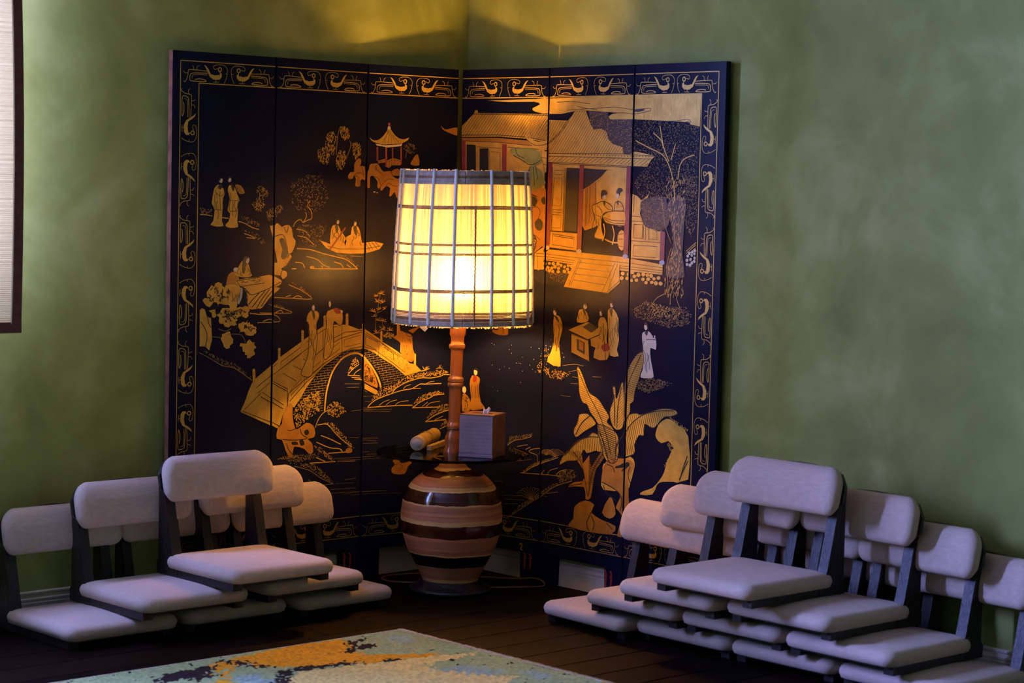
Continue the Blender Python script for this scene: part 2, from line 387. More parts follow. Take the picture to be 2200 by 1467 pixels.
# border dragons: one drawing, shared by every repeat (unit: mm, 165 long, 52 high)
def dragon(mirror, colour):
    P = Paint(); sx = -1 if mirror else 1
    def T(q): return [(sx*(x-178)*.000430, (402-y)*.000365) for x, y in q]
    def S(q, w=.0020): P.stroke([tuple(a) for a in spline(T(q), 4)], colour, w*.66)
    # coordinates from the band: x 0..360, y 330..480
    S([(190,405),(80,410),(56,426),(52,450),(64,470),(176,469),(160,455),(120,452),(92,459)], .0032)
    S([(188,418),(90,421),(72,433),(70,452)], .0018)
    S([(195,390),(60,385),(40,397),(35,440),(16,478),(4,472)], .0026)
    S([(2,398),(14,413),(36,411)], .0020)
    S([(72,350),(80,366),(80,384)], .0020); S([(125,350),(108,362),(108,386)], .0020)
    P.fill(T([(160,342),(180,352),(198,376),(214,410),(248,418),(284,412),(290,396),(302,404),(302,430),(284,449),(240,452),(208,432),(192,398),(176,366)]), colour)
    q = [(287+13*math.cos(a*.7854), 371+16*math.sin(a*.7854)) for a in range(9)]
    P.stroke(T(q), colour, .0030); S([(287,386),(289,402)], .0030)
    S([(270,362),(248,372),(236,360),(246,342),(290,334),(326,342),(346,372),(340,430),(322,474)], .0020)
    S([(256,452),(257,468)], .0022); S([(238,470),(282,467)], .0020)
    S([(330,400),(344,404)], .0018)
    return P
DR = {}
def place_dragon(panel, u, z, rot, mirror, colour='d'):
    key = (mirror, colour)
    if key not in DR:
        o = dragon(mirror, colour).build('dragon', panel); DR[key] = o.data
    else:
        o = bpy.data.objects.new('dragon', DR[key]); COL.objects.link(o); o.parent = panel
    o.location = (u, 0, z); o.rotation_euler = (0, rot, 0)
ZT0, ZT1, ZB1, ZB0, EO, EI = 1.520, 1.460, .190, .129, .028, .090
for k, (po, wd) in enumerate(panels):
    lw = .0024
    a = EO if k == 0 else .004; b = wd-EO if k == 5 else wd-.004
    ai = EI if k == 0 else .004; bi = wd-EI if k == 5 else wd-.004
    def border_line(p, q, c, w_):
        P = Paint(); P.stroke([p, q], c, w_, .001); P.build('border_line', po)
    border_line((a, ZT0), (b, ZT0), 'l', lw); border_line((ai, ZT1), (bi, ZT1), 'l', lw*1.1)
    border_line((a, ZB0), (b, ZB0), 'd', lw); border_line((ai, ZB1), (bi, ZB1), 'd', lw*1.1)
    if k in (0, 5):
        border_line((a if k == 0 else b, ZB0), (a if k == 0 else b, ZT0), 'l', lw); border_line((ai if k == 0 else bi, ZB1), (ai if k == 0 else bi, ZT1), 'l', lw)
    x0 = EI-.056 if k == 0 else .006; x1 = wd-EI+.056 if k == 5 else wd-.006
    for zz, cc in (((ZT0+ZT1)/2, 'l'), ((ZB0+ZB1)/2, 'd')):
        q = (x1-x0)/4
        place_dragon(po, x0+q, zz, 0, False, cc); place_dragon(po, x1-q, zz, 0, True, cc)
    if k in (0, 5):
        uc = (EO+EI)/2 if k == 0 else wd-(EO+EI)/2
        for i in range(7):
            z = ZT1-.008-.084-i*.176
            # heads meet in pairs along the side band
            place_dragon(po, uc, z, math.pi/2 if k == 0 else -math.pi/2, (i % 2 == 1) if k == 0 else (i % 2 == 0), 'l')
# red strokes on the feet and the small gold hook
def red_marks(k, u, z, h, tone):
    P = Paint()
    for dx in (-.011, .011):
        P.stroke([(u+dx-.002, z), (u+dx+.001, z+h*.8), (u+dx-.004, z+h)], tone, .007)
        P.stroke([(u+dx-.007, z+h*.66), (u+dx+.001, z+h*.74)], tone, .004)
    P.build('red_foot_mark', panels[k][0])
red_marks(1, .290, .022, .062, 'P'); red_marks(3, .305, .036, .050, 'R'); red_marks(4, .300, .022, .060, 'R')
P = Paint(); P.stroke(spline([(.272,.108),(.279,.113),(.281,.104),(.276,.096),(.284,.093)], 4), 'l', .0035); P.build('gold_hook', panels[3][0])
# painted motifs: {(panel, motif): 'type colour layer width(0.1 mm) u,z u,z ...' in 0.5 mm units}
PAINT = [
(2,'painted_pavilion','''
fg0 0 156,2717 162,2715 170,2710 183,2696 198,2680 214,2669 231,2660 252,2656 273,2656 292,2663 305,2668 302,2660 291,2649 273,2640 255,2632 251,2630 241,2629 195,2625 149,2622 136,2619 126,2619 92,2624 57,2630 43,2634 34,2639 22,2651 16,2661 24,2654 39,2645 56,2642 75,2644 94,2653 111,2666 126,2682 138,2697 143,2705 147,2711 151,2715
fR0 0 150,2751 165,2751 165,2732 150,2732
fp1 0 148,2729 165,2729 169,2713 145,2711
fp1 0 60,2624 126,2615 241,2624 255,2629 248,2614 140,2602 126,2606 71,2612
fP1 0 68,2603 81,2604 83,2521 70,2521
fP1 0 131,2604 145,2604 147,2485 134,2484
fP1 0 179,2602 189,2602 190,2538 181,2538
fP1 0 241,2609 252,2609 254,2503 244,2502
fr0 0 80,2521 132,2534 133,2513 83,2505
fr0 0 144,2523 187,2541 248,2529 244,2498 181,2496 163,2480 146,2484
sk2 10 144,2513 188,2531 246,2521
sk2 10 178,2537 180,2489
sk2 10 160,2527 161,2485
sk2 10 201,2535 202,2499
sk2 10 225,2532 224,2499
sk2 10 83,2514 133,2525
sk2 10 151,2707 130,2655 127,2621
sk2 10 156,2705 112,2632
sk2 10 162,2704 153,2625
sk2 10 168,2698 176,2626
sk2 10 177,2689 204,2629
sk2 10 189,2680 227,2632
'''),
(1,'painted_rock','''
fr0 0 618,2532 628,2530 634,2523 634,2509 631,2495 625,2487 624,2484 643,2488 663,2484 668,2445 666,2405 659,2402 650,2409 640,2407 631,2401 631,2383 629,2367 611,2363 593,2368 594,2386 597,2408 590,2422 582,2430 578,2422 573,2411 559,2407 544,2408 538,2415 537,2425 543,2437 553,2448 568,2449 582,2452 582,2472 581,2494 589,2509 599,2521 609,2529
sk2 15 582,2430 588,2435 596,2441 606,2445 617,2446 629,2446 640,2442 647,2436 652,2427 655,2420
sk2 15 582,2428 592,2427 606,2426 616,2419 620,2403 622,2382 622,2367
sk2 15 609,2408 612,2368
sk2 15 639,2480 641,2472 645,2460 649,2450 654,2442 660,2436 664,2432
'''),
(2,'painted_rock','''
fr0 0 24,2497 33,2502 46,2503 63,2505 78,2504 88,2495 97,2483 106,2471 116,2461 124,2458 134,2458 155,2461 175,2462 183,2451 190,2436 207,2425 227,2418 248,2429 264,2426 269,2360 267,2292 260,2283 249,2292 234,2295 220,2303 213,2322 206,2337 195,2328 183,2314 173,2309 167,2314 171,2336 173,2359 159,2369 141,2370 126,2357 114,2343 105,2346 100,2354 104,2368 108,2377 101,2366 91,2354 84,2358 79,2369 81,2381 81,2396 66,2415 48,2429 35,2431 25,2421 26,2390 27,2360 18,2355 9,2360 7,2367 7,2383 7,2415 7,2447 11,2459 18,2466 20,2482
sk2 15 65,2490 69,2482 76,2470 84,2460 93,2453 104,2446 112,2442
sk2 15 100,2366 109,2376 123,2389 135,2401 145,2407 153,2411 163,2413 176,2413 190,2411 200,2410
sk2 15 175,2462 178,2454 183,2442 190,2432 202,2425 217,2420 227,2416
sk2 15 141,2370 145,2377 151,2385 159,2390 168,2387 180,2380 191,2375 203,2373 215,2372 224,2372
sk2 15 70,2464 66,2469 62,2476 60,2482 65,2488 73,2494 78,2498
sk2 15 48,2429 58,2426 73,2422 85,2415 92,2403 96,2388 99,2377
fk2 0 238,2364 256,2372 265,2334 248,2323 239,2342
fr0 0 178,2459 197,2471 221,2479 237,2472 249,2460 258,2448 257,2438 234,2434 208,2435 194,2436 185,2440 177,2448
fr0 0 320,2504 318,2514 327,2527 340,2546 354,2562 362,2567 368,2567 373,2563 377,2552 384,2526 382,2502 351,2498
fp3 0 66,2335 65,2333 61,2331 56,2331 52,2332 50,2334 52,2336 56,2338 61,2338 65,2337
fp3 0 85,2330 84,2328 80,2327 76,2327 73,2328 72,2329 73,2331 76,2332 80,2332 84,2331
'''),
(2,'painted_tree','''
sd1 12 278,2543 280,2551 283,2562 286,2572 288,2581 289,2588 290,2595 294,2602 298,2607 302,2611
dd1 17/70/30/ 260,2613 296,2634 352,2628 363,2582 326,2566 279,2580
'''),
(1,'painted_willow','''
dl1 21/95/60/80 467,2711 509,2719 538,2694 548,2655 510,2634 477,2659
dl1 21/95/60/80 361,2649 393,2679 435,2684 448,2652 437,2592 421,2533 387,2578 358,2616
dl1 21/95/60/80 306,2569 338,2596 379,2591 396,2546 389,2493 348,2492 315,2517
dl1 21/95/60/80 446,2534 470,2574 512,2568 521,2529 498,2463 448,2462
dl1 21/95/60/80 561,2616 594,2630 629,2605 630,2559 597,2525 571,2550
sd1 22 446,2547 447,2576 449,2616 452,2652 457,2676 463,2695 467,2708
sd1 22 521,2529 531,2550 544,2578 553,2602 553,2618 548,2628 544,2635
'''),
(0,'painted_figure','''
fg0 0 321,2357 333,2350 344,2341 351,2338 356,2332 360,2317 362,2301 358,2294 353,2282 351,2254 350,2219 348,2182 347,2150 356,2134 359,2125 342,2121 317,2120 289,2124 268,2131 274,2137 287,2150 294,2180 297,2212 288,2233 277,2250 277,2265 281,2281 285,2307 291,2331 298,2343 306,2350 313,2356
sk4 18 296,2300 295,2282 296,2265 297,2247 298,2229 297,2212
sk4 18 314,2267 305,2246 310,2225 322,2204 324,2183 314,2162
sk4 18 331,2319 330,2297 331,2276 333,2254 334,2232 333,2211
sk4 18 350,2259 349,2247 350,2235
fp3 0 348,2382 346,2373 340,2368 332,2368 326,2373 324,2382 326,2391 332,2396 339,2396 346,2391
fk3 0 314,2343 324,2356 338,2365 344,2356 346,2343 340,2334 331,2329 320,2334
sk2 15 297,2219 346,2213
sk2 15 307,2306 315,2302 327,2296 337,2293 345,2296 352,2303 356,2307
sk2 15 299,2325 315,2275
fk4 0 323,2384 324,2392 327,2398 332,2400 339,2400 343,2396 345,2392 339,2391 333,2390 331,2383 329,2377 326,2379
'''),
(0,'painted_figure','''
fg0 0 390,2349 396,2355 405,2355 421,2350 436,2340 443,2326 448,2309 460,2287 468,2268 461,2260 453,2252 454,2236 457,2214 455,2182 453,2151 459,2132 459,2119 432,2114 401,2114 381,2119 370,2128 379,2138 393,2151 401,2173 404,2195 394,2203 384,2213 391,2243 399,2276 393,2301 386,2320 386,2337
sk4 18 399,2312 405,2290 402,2268 396,2245 395,2223 402,2201
sk4 18 418,2263 421,2247 420,2231 417,2215 417,2200 420,2184
sk4 18 436,2268 429,2249 433,2230 443,2211 445,2192 436,2173
sk4 18 455,2283 460,2267 452,2233 451,2216
fp3 0 407,2387 405,2378 398,2373 391,2373 385,2378 382,2387 384,2396 390,2401 398,2401 404,2396
fr1 0 436,2359 452,2361 474,2355 494,2334 504,2313 487,2307 463,2309 452,2319 445,2333 437,2347
fk3 0 406,2366 418,2359 430,2345 428,2330 422,2320 415,2326 409,2339 405,2355
sk2 15 399,2270 460,2268
sk2 15 404,2207 455,2211
sk2 15 447,2346 459,2312
sk2 15 466,2347 479,2312
fk4 0 381,2389 382,2397 385,2403 391,2405 397,2405 402,2401 403,2397 398,2396 391,2394 389,2388 388,2382 384,2384
'''),
(0,'painted_shore','''
sl1 25 199,2188 210,2187 225,2187 241,2186 256,2184 272,2181 282,2180
sl1 25 347,2172 393,2168
sl1 25 462,2151 474,2148 491,2144 509,2139 524,2132 540,2124 556,2117 574,2112 592,2108 604,2106
sl1 25 502,2082 515,2078 533,2074 549,2069 562,2063 573,2057 580,2053
sl1 25 518,2059 580,2053
dd1 17/50/33/ 199,2224 278,2218 278,2190 199,2190
dd1 17/60/33/ 469,2189 539,2171 618,2139 602,2120 509,2145
dd1 17/50/33/ 478,2107 580,2088 659,2037 636,2018 549,2075
'''),
(0,'painted_bush','''
dl1 17/130/45/ 591,2349 622,2356 661,2338 666,2306 639,2280 651,2248 624,2210 577,2209 553,2253 599,2292 583,2323
dd1 17/57/45/ 656,2210 705,2236 705,2172 680,2153 664,2165
'''),
(1,'painted_bush','''
dd1 17/52/45/ 7,2236 46,2249 66,2224 31,2192 7,2172
'''),
(1,'painted_tree','''
dd1 20/330/30/ 115,2373 235,2427 341,2422 393,2299 370,2247 272,2200 183,2206 126,2257 116,2334
sl1 22 136,2122 142,2131 150,2144 160,2154 170,2160 182,2163 192,2164 198,2159 202,2152 208,2148 218,2150 229,2156 241,2161 253,2164 265,2167 273,2174 273,2188 269,2205 264,2220 255,2230 245,2237 239,2245 242,2255 249,2265 255,2271
sl1 22 161,2109 174,2108 192,2106 209,2102 222,2097 233,2090 242,2083 250,2076 256,2068 260,2062
sl1 22 170,2070 187,2068 211,2064 235,2057 256,2044 278,2028 292,2017
sl1 22 212,2151 218,2159 227,2170 232,2180 232,2190 230,2200 227,2206
dd1 18/170/30/ 160,2135 388,2136 365,2090 309,1999 211,2025
'''),
(0,'painted_rock','''
fg0 0 611,2095 627,2108 650,2120 682,2126 705,2130 705,1847 705,1849 690,1851 657,1843 627,1839 623,1859 630,1884 644,1905 661,1919 673,1912 685,1903 705,1908 705,1911 705,2003 702,2015 691,2025 683,2038 682,2050 700,2057 705,2059 705,2060 704,2061 682,2060 645,2055 612,2053 603,2063 603,2076 604,2085
'''),
(1,'painted_rock','''
fg0 0 7,2130 14,2139 24,2143 41,2133 56,2121 64,2123 72,2128 88,2132 104,2133 118,2124 129,2109 133,2086 137,2063 149,2050 158,2038 155,2018 147,1999 139,1984 131,1973 121,1969 115,1967 124,1959 132,1947 120,1925 100,1902 72,1887 53,1877 70,1870 93,1863 100,1851 98,1837 85,1825 70,1818 63,1826 54,1838 30,1842 7,1845 7,1847 7,1911 12,1915 24,1913 28,1919 18,1957 7,1999 7,2003 7,2059 7,2060
fk2 0 38,2047 51,2057 70,2054 83,2029 95,1999 104,1981 107,1967 95,1946 77,1931 63,1934 53,1947 58,1967 63,1992 49,2022
sk2 25 72,2121 77,2109 84,2093 90,2086 96,2096 101,2114 104,2128
sk2 25 7,2066 20,2071 44,2076 65,2075 77,2062 84,2042 90,2025 95,2010 98,1998 100,1989
sk2 25 54,1838 55,1844 57,1854 61,1864 70,1873 81,1883 93,1896 106,1913 121,1933 132,1947
sk2 25 115,1967 100,1941
'''),
(1,'painted_boat','''
fg0 0 333,2044 382,2031 407,2023 667,2030 669,2031 669,1968 660,1965 559,1964 458,1971 383,1999
sk2 18 391,2008 491,1992 660,1992 669,1994
sd1 15 567,1951 661,1948
sd1 15 459,1959 525,1951
'''),
(2,'painted_boat','''
fg0 0 7,2031 63,2038 132,2025 104,1992 41,1975 7,1968
sk2 18 7,1994 112,2012
sk2 18 7,2025 32,1985
sk2 18 24,2030 56,1988
sk2 18 47,2033 84,1995
sk2 18 71,2035 104,2005
'''),
(1,'painted_figure','''
fg1 0 438,2136 455,2136 471,2130 480,2115 489,2097 507,2082 523,2064 533,2036 524,2012 470,2000 416,2005 408,2045 414,2090 417,2111 422,2123 428,2132
sk4 18 428,2106 425,2096 427,2085 431,2075 432,2065 428,2055
sk4 18 448,2089 438,2078 443,2068 457,2057 459,2046 447,2036
sk4 18 468,2116 462,2104 465,2092 473,2080 474,2068 468,2056
sk4 18 487,2093 488,2080 489,2067 490,2054 489,2040
sk4 18 512,2069 511,2059 507,2049 506,2040 510,2030
fp3 0 475,2153 473,2145 468,2140 461,2140 456,2145 454,2153 455,2161 461,2165 467,2165 473,2161
fk3 0 445,2130 453,2139 463,2138 468,2122 469,2104 463,2091 456,2087 448,2107
sR3 47 522,2120 507,2102 486,2076 465,2051 444,2027 423,2005 408,1989
fk4 0 450,2155 451,2163 454,2170 460,2172 467,2171 472,2168 474,2163 468,2162 461,2161 458,2153 457,2148 453,2150
'''),
(1,'painted_figure','''
fg1 0 572,2124 588,2132 606,2131 620,2123 632,2104 642,2068 650,2031 664,2014 659,2005 592,2000 524,2005 517,2034 531,2064 548,2072 565,2078 568,2101
sk4 18 580,2071 588,2060 584,2049 574,2037 573,2026 583,2015
sk4 18 600,2102 593,2092 597,2083 606,2073 607,2063 599,2054
sk4 18 621,2104 612,2097 617,2090 628,2083 630,2076 620,2070
sk4 18 637,2037 635,2025 646,2013
fp3 0 606,2144 604,2136 599,2131 592,2131 586,2136 584,2144 586,2152 591,2156 598,2156 604,2152
fk3 0 582,2124 594,2132 607,2128 611,2102 610,2076 603,2073 594,2081 586,2103
fk4 0 581,2146 581,2154 585,2161 591,2163 598,2162 603,2159 605,2155 599,2153 592,2152 589,2144 588,2139 584,2141
'''),
(1,'painted_island','''
sl1 29 167,1996 194,1994 232,1993 268,1989 299,1982 329,1974 359,1966 393,1959 428,1952 459,1946 484,1941 506,1938 526,1932 544,1925 561,1915 577,1906 594,1894 610,1882 622,1874
sl1 29 287,1878 329,1877 390,1876 452,1875 514,1875 577,1874 622,1874
sl1 29 156,1915 170,1915 189,1914 205,1911 215,1902 221,1890 226,1882
sl1 29 237,1950 257,1946 285,1941 310,1933 329,1923 345,1911 360,1900 379,1893 397,1887 410,1884
sl1 29 443,1916 457,1913 477,1909 493,1903 503,1895 510,1886 514,1880
sl1 29 133,1878 165,1878
sl1 29 539,1899 569,1883
sl1 29 344,1894 361,1884
dd1 17/40/33/ 459,1959 525,1959 628,1892 611,1886 526,1939
fl3 0 297,1884 293,1879 284,1876 273,1876 264,1879 261,1885 264,1890 273,1893 284,1893 293,1890
sl1 25 8,1713 43,1711 94,1708 144,1706 198,1702 251,1698 283,1700 275,1712 245,1730 216,1745 199,1754 184,1760 167,1765 147,1773 126,1780 111,1786
sl1 25 92,1715 128,1724
sl1 25 144,1707 153,1711 164,1717 176,1720 188,1718 201,1713 209,1710
sl1 25 7,1622 70,1620 134,1620 138,1626 111,1635 81,1644 54,1651 23,1657 7,1661
sl1 25 7,1614 10,1613 36,1601 54,1585 51,1573 7,1569
sl1 25 7,1580 7,1579 11,1574
sl1 25 18,1624 29,1629 45,1635 57,1638 65,1634 70,1628 74,1623
dd1 17/30/33/ 135,1798 216,1765 274,1712 208,1752
dd1 17/30/33/ 7,1672 57,1664 130,1623 73,1647 7,1666
'''),
(0,'painted_island','''
sl1 25 619,1625 688,1622 705,1622
sl1 25 549,1626 566,1623 591,1620 619,1616 653,1616 691,1616 705,1614
sl1 25 705,1569 653,1569 604,1569
sl1 25 644,1576 656,1580 675,1585 691,1588 704,1585 705,1580
dd1 17/4/33/ 665,1678 705,1672 705,1666
'''),
(0,'painted_figure','''
fr0 0 398,1848 416,1861 436,1866 454,1856 468,1834 476,1807 476,1771 460,1717 439,1670 423,1654 409,1664 394,1715 384,1772 383,1799 387,1816 390,1834
fg0 0 376,1785 408,1792 445,1790 470,1784 484,1771 480,1748 469,1720 464,1685 455,1657 433,1652 409,1664 394,1696 385,1734 375,1763
fg1 0 497,1929 512,1932 528,1923 542,1892 552,1859 561,1846 561,1840 542,1833 514,1831 481,1834 452,1841 442,1845 444,1854 457,1878 474,1904 485,1920
sk4 18 470,1885 466,1876 457,1868 455,1859 464,1851
sk4 18 488,1882 500,1874 495,1865 481,1857 478,1848 492,1839
sk4 18 514,1914 526,1906 521,1899 506,1892 504,1885 517,1877
sk4 18 531,1883 536,1873 549,1864 551,1854 540,1845
fp3 0 541,1930 538,1919 531,1912 521,1912 513,1919 510,1931 513,1942 520,1949 530,1949 538,1942
fk3 0 494,1933 503,1949 513,1952 517,1932 517,1904 512,1875 506,1853 498,1852 492,1866 491,1899
fp3 0 466,1876 463,1868 453,1864 442,1864 433,1868 429,1876 432,1883 442,1888 453,1888 462,1883
fB3 0 484,1771 491,1773 496,1764 496,1744 493,1720 482,1693 470,1676 464,1684 462,1701 469,1716 477,1733 481,1754
sk4 18 395,1733 395,1722 396,1711 396,1700
sk4 18 411,1755 415,1749 413,1743 408,1737 408,1731 412,1725
sk4 18 426,1746 424,1736 425,1725 429,1714 430,1704 427,1693
sk4 18 442,1733 449,1726 446,1718 438,1710 436,1703 445,1695
sk4 18 458,1735 459,1726 459,1718 458,1709 458,1701 459,1692
sk4 18 474,1737 475,1729 475,1722 473,1715 473,1708 475,1701
fk4 0 512,1933 513,1940 516,1947 522,1949 528,1948 533,1945 535,1941 529,1940 522,1938 520,1931 519,1925 515,1928
'''),
(0,'painted_rock_table','''
fg1 0 445,1816 519,1826 608,1833 654,1841 686,1845 705,1838 705,1772 688,1768 656,1759 625,1750 593,1737 562,1731 537,1749 515,1770 495,1777 476,1784 448,1799
sk2 22 452,1812 615,1832 648,1797 484,1780 452,1812
sk2 25 476,1784 491,1772 512,1757 531,1745 542,1736 552,1731 570,1731 605,1740 648,1754 688,1768 705,1778
fg0 0 515,1764 531,1747 562,1731 623,1748 688,1768 705,1770 705,1729 701,1721 681,1704 657,1677 634,1653 622,1649 611,1651 596,1649 580,1648 563,1646 548,1649 539,1665 532,1687 527,1710 524,1732 516,1753
sk2 33 540,1674 547,1682 558,1694 571,1706 587,1719 604,1733 617,1743
sk2 33 564,1658 573,1668 587,1682 602,1699 621,1719 642,1740 656,1756
sk2 33 595,1651 605,1665 618,1684 633,1705 652,1725 673,1747 688,1762
sk2 33 630,1663 639,1675 651,1692 665,1710 684,1730 704,1750 705,1757
sk2 33 519,1751 523,1741 528,1726 532,1713 530,1700 527,1689 524,1681
dk3 17/26/60/20 476,1815 608,1827 632,1801 492,1786
'''),
(1,'painted_rock_table','''
fg1 0 7,1838 7,1837 30,1825 51,1816 62,1806 57,1792 39,1780 10,1774 7,1772
sk2 25 7,1778 8,1781 35,1794 54,1802
fg0 0 7,1770 24,1772 51,1767 37,1753 8,1735 7,1729
sk2 33 7,1757 7,1764
'''),
(0,'painted_maple','''
fg1 0 330,1807 340,1801 353,1798 354,1786 365,1779 385,1769 407,1772 404,1755 423,1746 410,1736 408,1721 401,1706 416,1696 405,1675 378,1677 362,1679 347,1684 330,1681 332,1666 327,1679 317,1691 297,1693 286,1679 270,1665 249,1673 233,1688 222,1705 235,1718 256,1717 251,1733 248,1749 259,1761 270,1774 281,1790 300,1779 307,1799
fg1 0 424,1676 440,1680 451,1670 462,1657 478,1663 499,1660 517,1668 541,1662 548,1642 537,1628 541,1610 524,1597 502,1605 479,1604 456,1600 465,1585 449,1578 461,1562 441,1555 419,1559 403,1547 378,1552 364,1570 344,1569 334,1583 338,1606 318,1622 340,1628 348,1646 359,1658 378,1658 407,1658
fg1 0 264,1645 287,1649 310,1653 310,1634 318,1615 306,1604 288,1608 286,1631
fg1 0 472,1567 489,1568 503,1576 523,1571 534,1585 532,1568 550,1559 574,1554 589,1539 595,1526 590,1513 577,1496 551,1495 524,1501 512,1522 489,1518 480,1535 469,1550
fg1 0 358,1509 374,1513 388,1520 410,1525 419,1507 420,1496 427,1488 437,1479 435,1468 435,1456 424,1450 412,1443 413,1431 402,1427 390,1425 372,1439 366,1458 357,1470 350,1484 358,1495
fg1 0 482,1438 488,1455 509,1452 529,1450 536,1465 551,1475 563,1461 576,1455 591,1457 581,1449 587,1438 600,1426 584,1419 581,1405 592,1393 586,1383 573,1379 562,1373 553,1366 533,1368 537,1384 518,1386 521,1402 504,1406 502,1420 500,1435
fg1 0 488,1569 502,1578 519,1571 535,1568 550,1574 554,1560 571,1560 576,1546 593,1547 599,1537 593,1528 599,1518 594,1508 573,1502 551,1497 544,1510 527,1517 507,1520 504,1536 501,1554
sd1 18 334,1541 346,1536 364,1530 380,1527 395,1529 409,1535 419,1539
sd1 18 388,1508 414,1508 451,1508 481,1505 497,1498 506,1488 512,1479 517,1469 519,1460 521,1453
sd1 18 289,1498 350,1490
sd1 18 481,1512 488,1537
dk3 33/34/105/ 270,1774 407,1765 400,1702 317,1697 256,1698
dk3 33/44/105/ 348,1646 533,1649 487,1605 426,1562 349,1596
dk3 30/12/90/ 488,1567 582,1539 551,1502
'''),
(0,'painted_rock','''
fg0 0 205,1651 219,1660 238,1653 254,1612 282,1602 290,1479 272,1420 245,1443 207,1445
sk2 25 211,1585 224,1568 242,1543 255,1518 256,1491 250,1462 246,1443
sk2 25 257,1612 259,1602 262,1587 265,1574 271,1564 277,1555 281,1549
'''),
(0,'painted_hill','''
sd1 22 204,1409 225,1400 254,1386 284,1372 310,1358 336,1343 361,1331 384,1326 408,1323 430,1319 451,1311 471,1300 492,1288 520,1270 550,1251 571,1237
dd1 17/130/36/ 203,1434 283,1403 383,1356 445,1341 563,1259 563,1247 430,1325 360,1341
'''),
(0,'painted_bridge','''
fg0 0 496,1067 523,1114 549,1177 571,1221 595,1245 696,1312 705,1323 705,968 702,972 496,1057
fg1 0 574,1291 594,1290 600,1181 580,1182
fg1 0 594,1294 592,1288 587,1285 580,1285 575,1289 573,1295 575,1301 580,1304 586,1304 592,1300
sk2 11 574,1283 593,1283
sk2 11 574,1273 593,1272
sk2 18 603,1193 697,1254 705,1262
sk2 18 619,1206 689,1248 694,1215 612,1161
sk2 18 643,1166 705,1130
sk2 18 523,1072 635,1160
sk2 18 508,1063 702,991 705,987
sk2 22 636,1140 705,1103
'''),
(1,'painted_bridge','''
fg0 0 7,1323 63,1367 174,1429 238,1466 319,1510 368,1535 467,1545 551,1540 654,1507 658,1390 588,1392 521,1378 455,1341 373,1297 324,1253 252,1177 213,1120 165,1064 132,1085 85,1029 62,965 46,949 7,968
fg1 0 42,1407 59,1406 60,1329 43,1329
fg1 0 209,1506 227,1506 228,1427 211,1428
fg1 0 371,1587 389,1587 391,1501 373,1502
fg1 0 537,1597 557,1596 559,1516 539,1517
fg1 0 664,1534 669,1533 669,1426 666,1427
fg1 0 61,1409 59,1403 54,1399 48,1400 42,1404 40,1410 42,1416 47,1419 54,1419 59,1415
sk2 11 41,1398 60,1397
sk2 11 41,1388 61,1387
fg1 0 228,1508 227,1502 221,1498 215,1499 209,1502 207,1509 209,1515 214,1518 221,1518 226,1514
sk2 11 208,1497 228,1496
sk2 11 209,1486 228,1486
fg1 0 391,1591 389,1584 384,1581 377,1581 372,1585 369,1591 371,1597 377,1601 383,1601 389,1597
sk2 11 370,1579 390,1579
sk2 11 371,1569 391,1568
fg1 0 558,1599 556,1593 551,1589 544,1589 539,1593 537,1599 539,1605 544,1609 551,1609 556,1605
sk2 11 538,1587 558,1587
sk2 11 538,1577 558,1576
fg1 0 669,1526 665,1530 662,1536 664,1543 669,1546
sk2 11 663,1524 669,1524
sk2 11 664,1514 669,1513
sk2 18 7,1262 64,1296 207,1382 264,1413
sk2 18 7,1311 39,1329
sk2 18 63,1335 207,1418 212,1379 64,1296 63,1335
sk2 18 247,1446 312,1480
sk2 18 320,1487 377,1518 468,1532
sk2 18 7,1130 88,1084
sk2 18 7,1227 110,1177
sk2 18 80,1269 178,1220
sk2 18 152,1312 234,1276
sk2 18 224,1349 282,1320
sk2 18 7,987 62,961
sk2 22 123,1150 219,1212 373,1311 488,1369 588,1399 664,1407
sk2 22 132,1104 252,1210 365,1281
sk2 22 85,1029 116,1079 123,1150
sk2 22 395,1442 535,1497 662,1504
sk2 22 265,1334 371,1403 503,1462 662,1494
sk2 22 7,1214 107,1164
sk2 22 7,1103 84,1061
sk2 15 242,1256 356,1331 365,1304 251,1223 242,1256
sk2 15 388,1376 495,1439 496,1399 389,1336 388,1376
sk2 15 528,1451 654,1477 655,1427 529,1408 528,1451
sk2 15 139,1169 214,1231 219,1205 139,1137 139,1169
sk2 15 368,1515 373,1304
sk2 15 509,1538 513,1378
sk2 15 233,1322 236,1178
sk2 15 114,1183 116,1086
fg0 0 651,1515 665,1514 669,1512 669,1393 654,1397
sk2 17 669,1486 669,1483
sk2 17 660,1408 669,1404
sg1 54 391,1032 392,1055 394,1087 398,1118 402,1145 409,1171 417,1196 425,1221 435,1245 448,1268 465,1291 485,1313 505,1332 527,1346 550,1356 572,1363 593,1367 614,1369 631,1368 646,1364 658,1358 666,1353
sg1 60 665,1355 669,1352 669,1347
fr0 0 669,1339 669,1336 669,1272
'''),
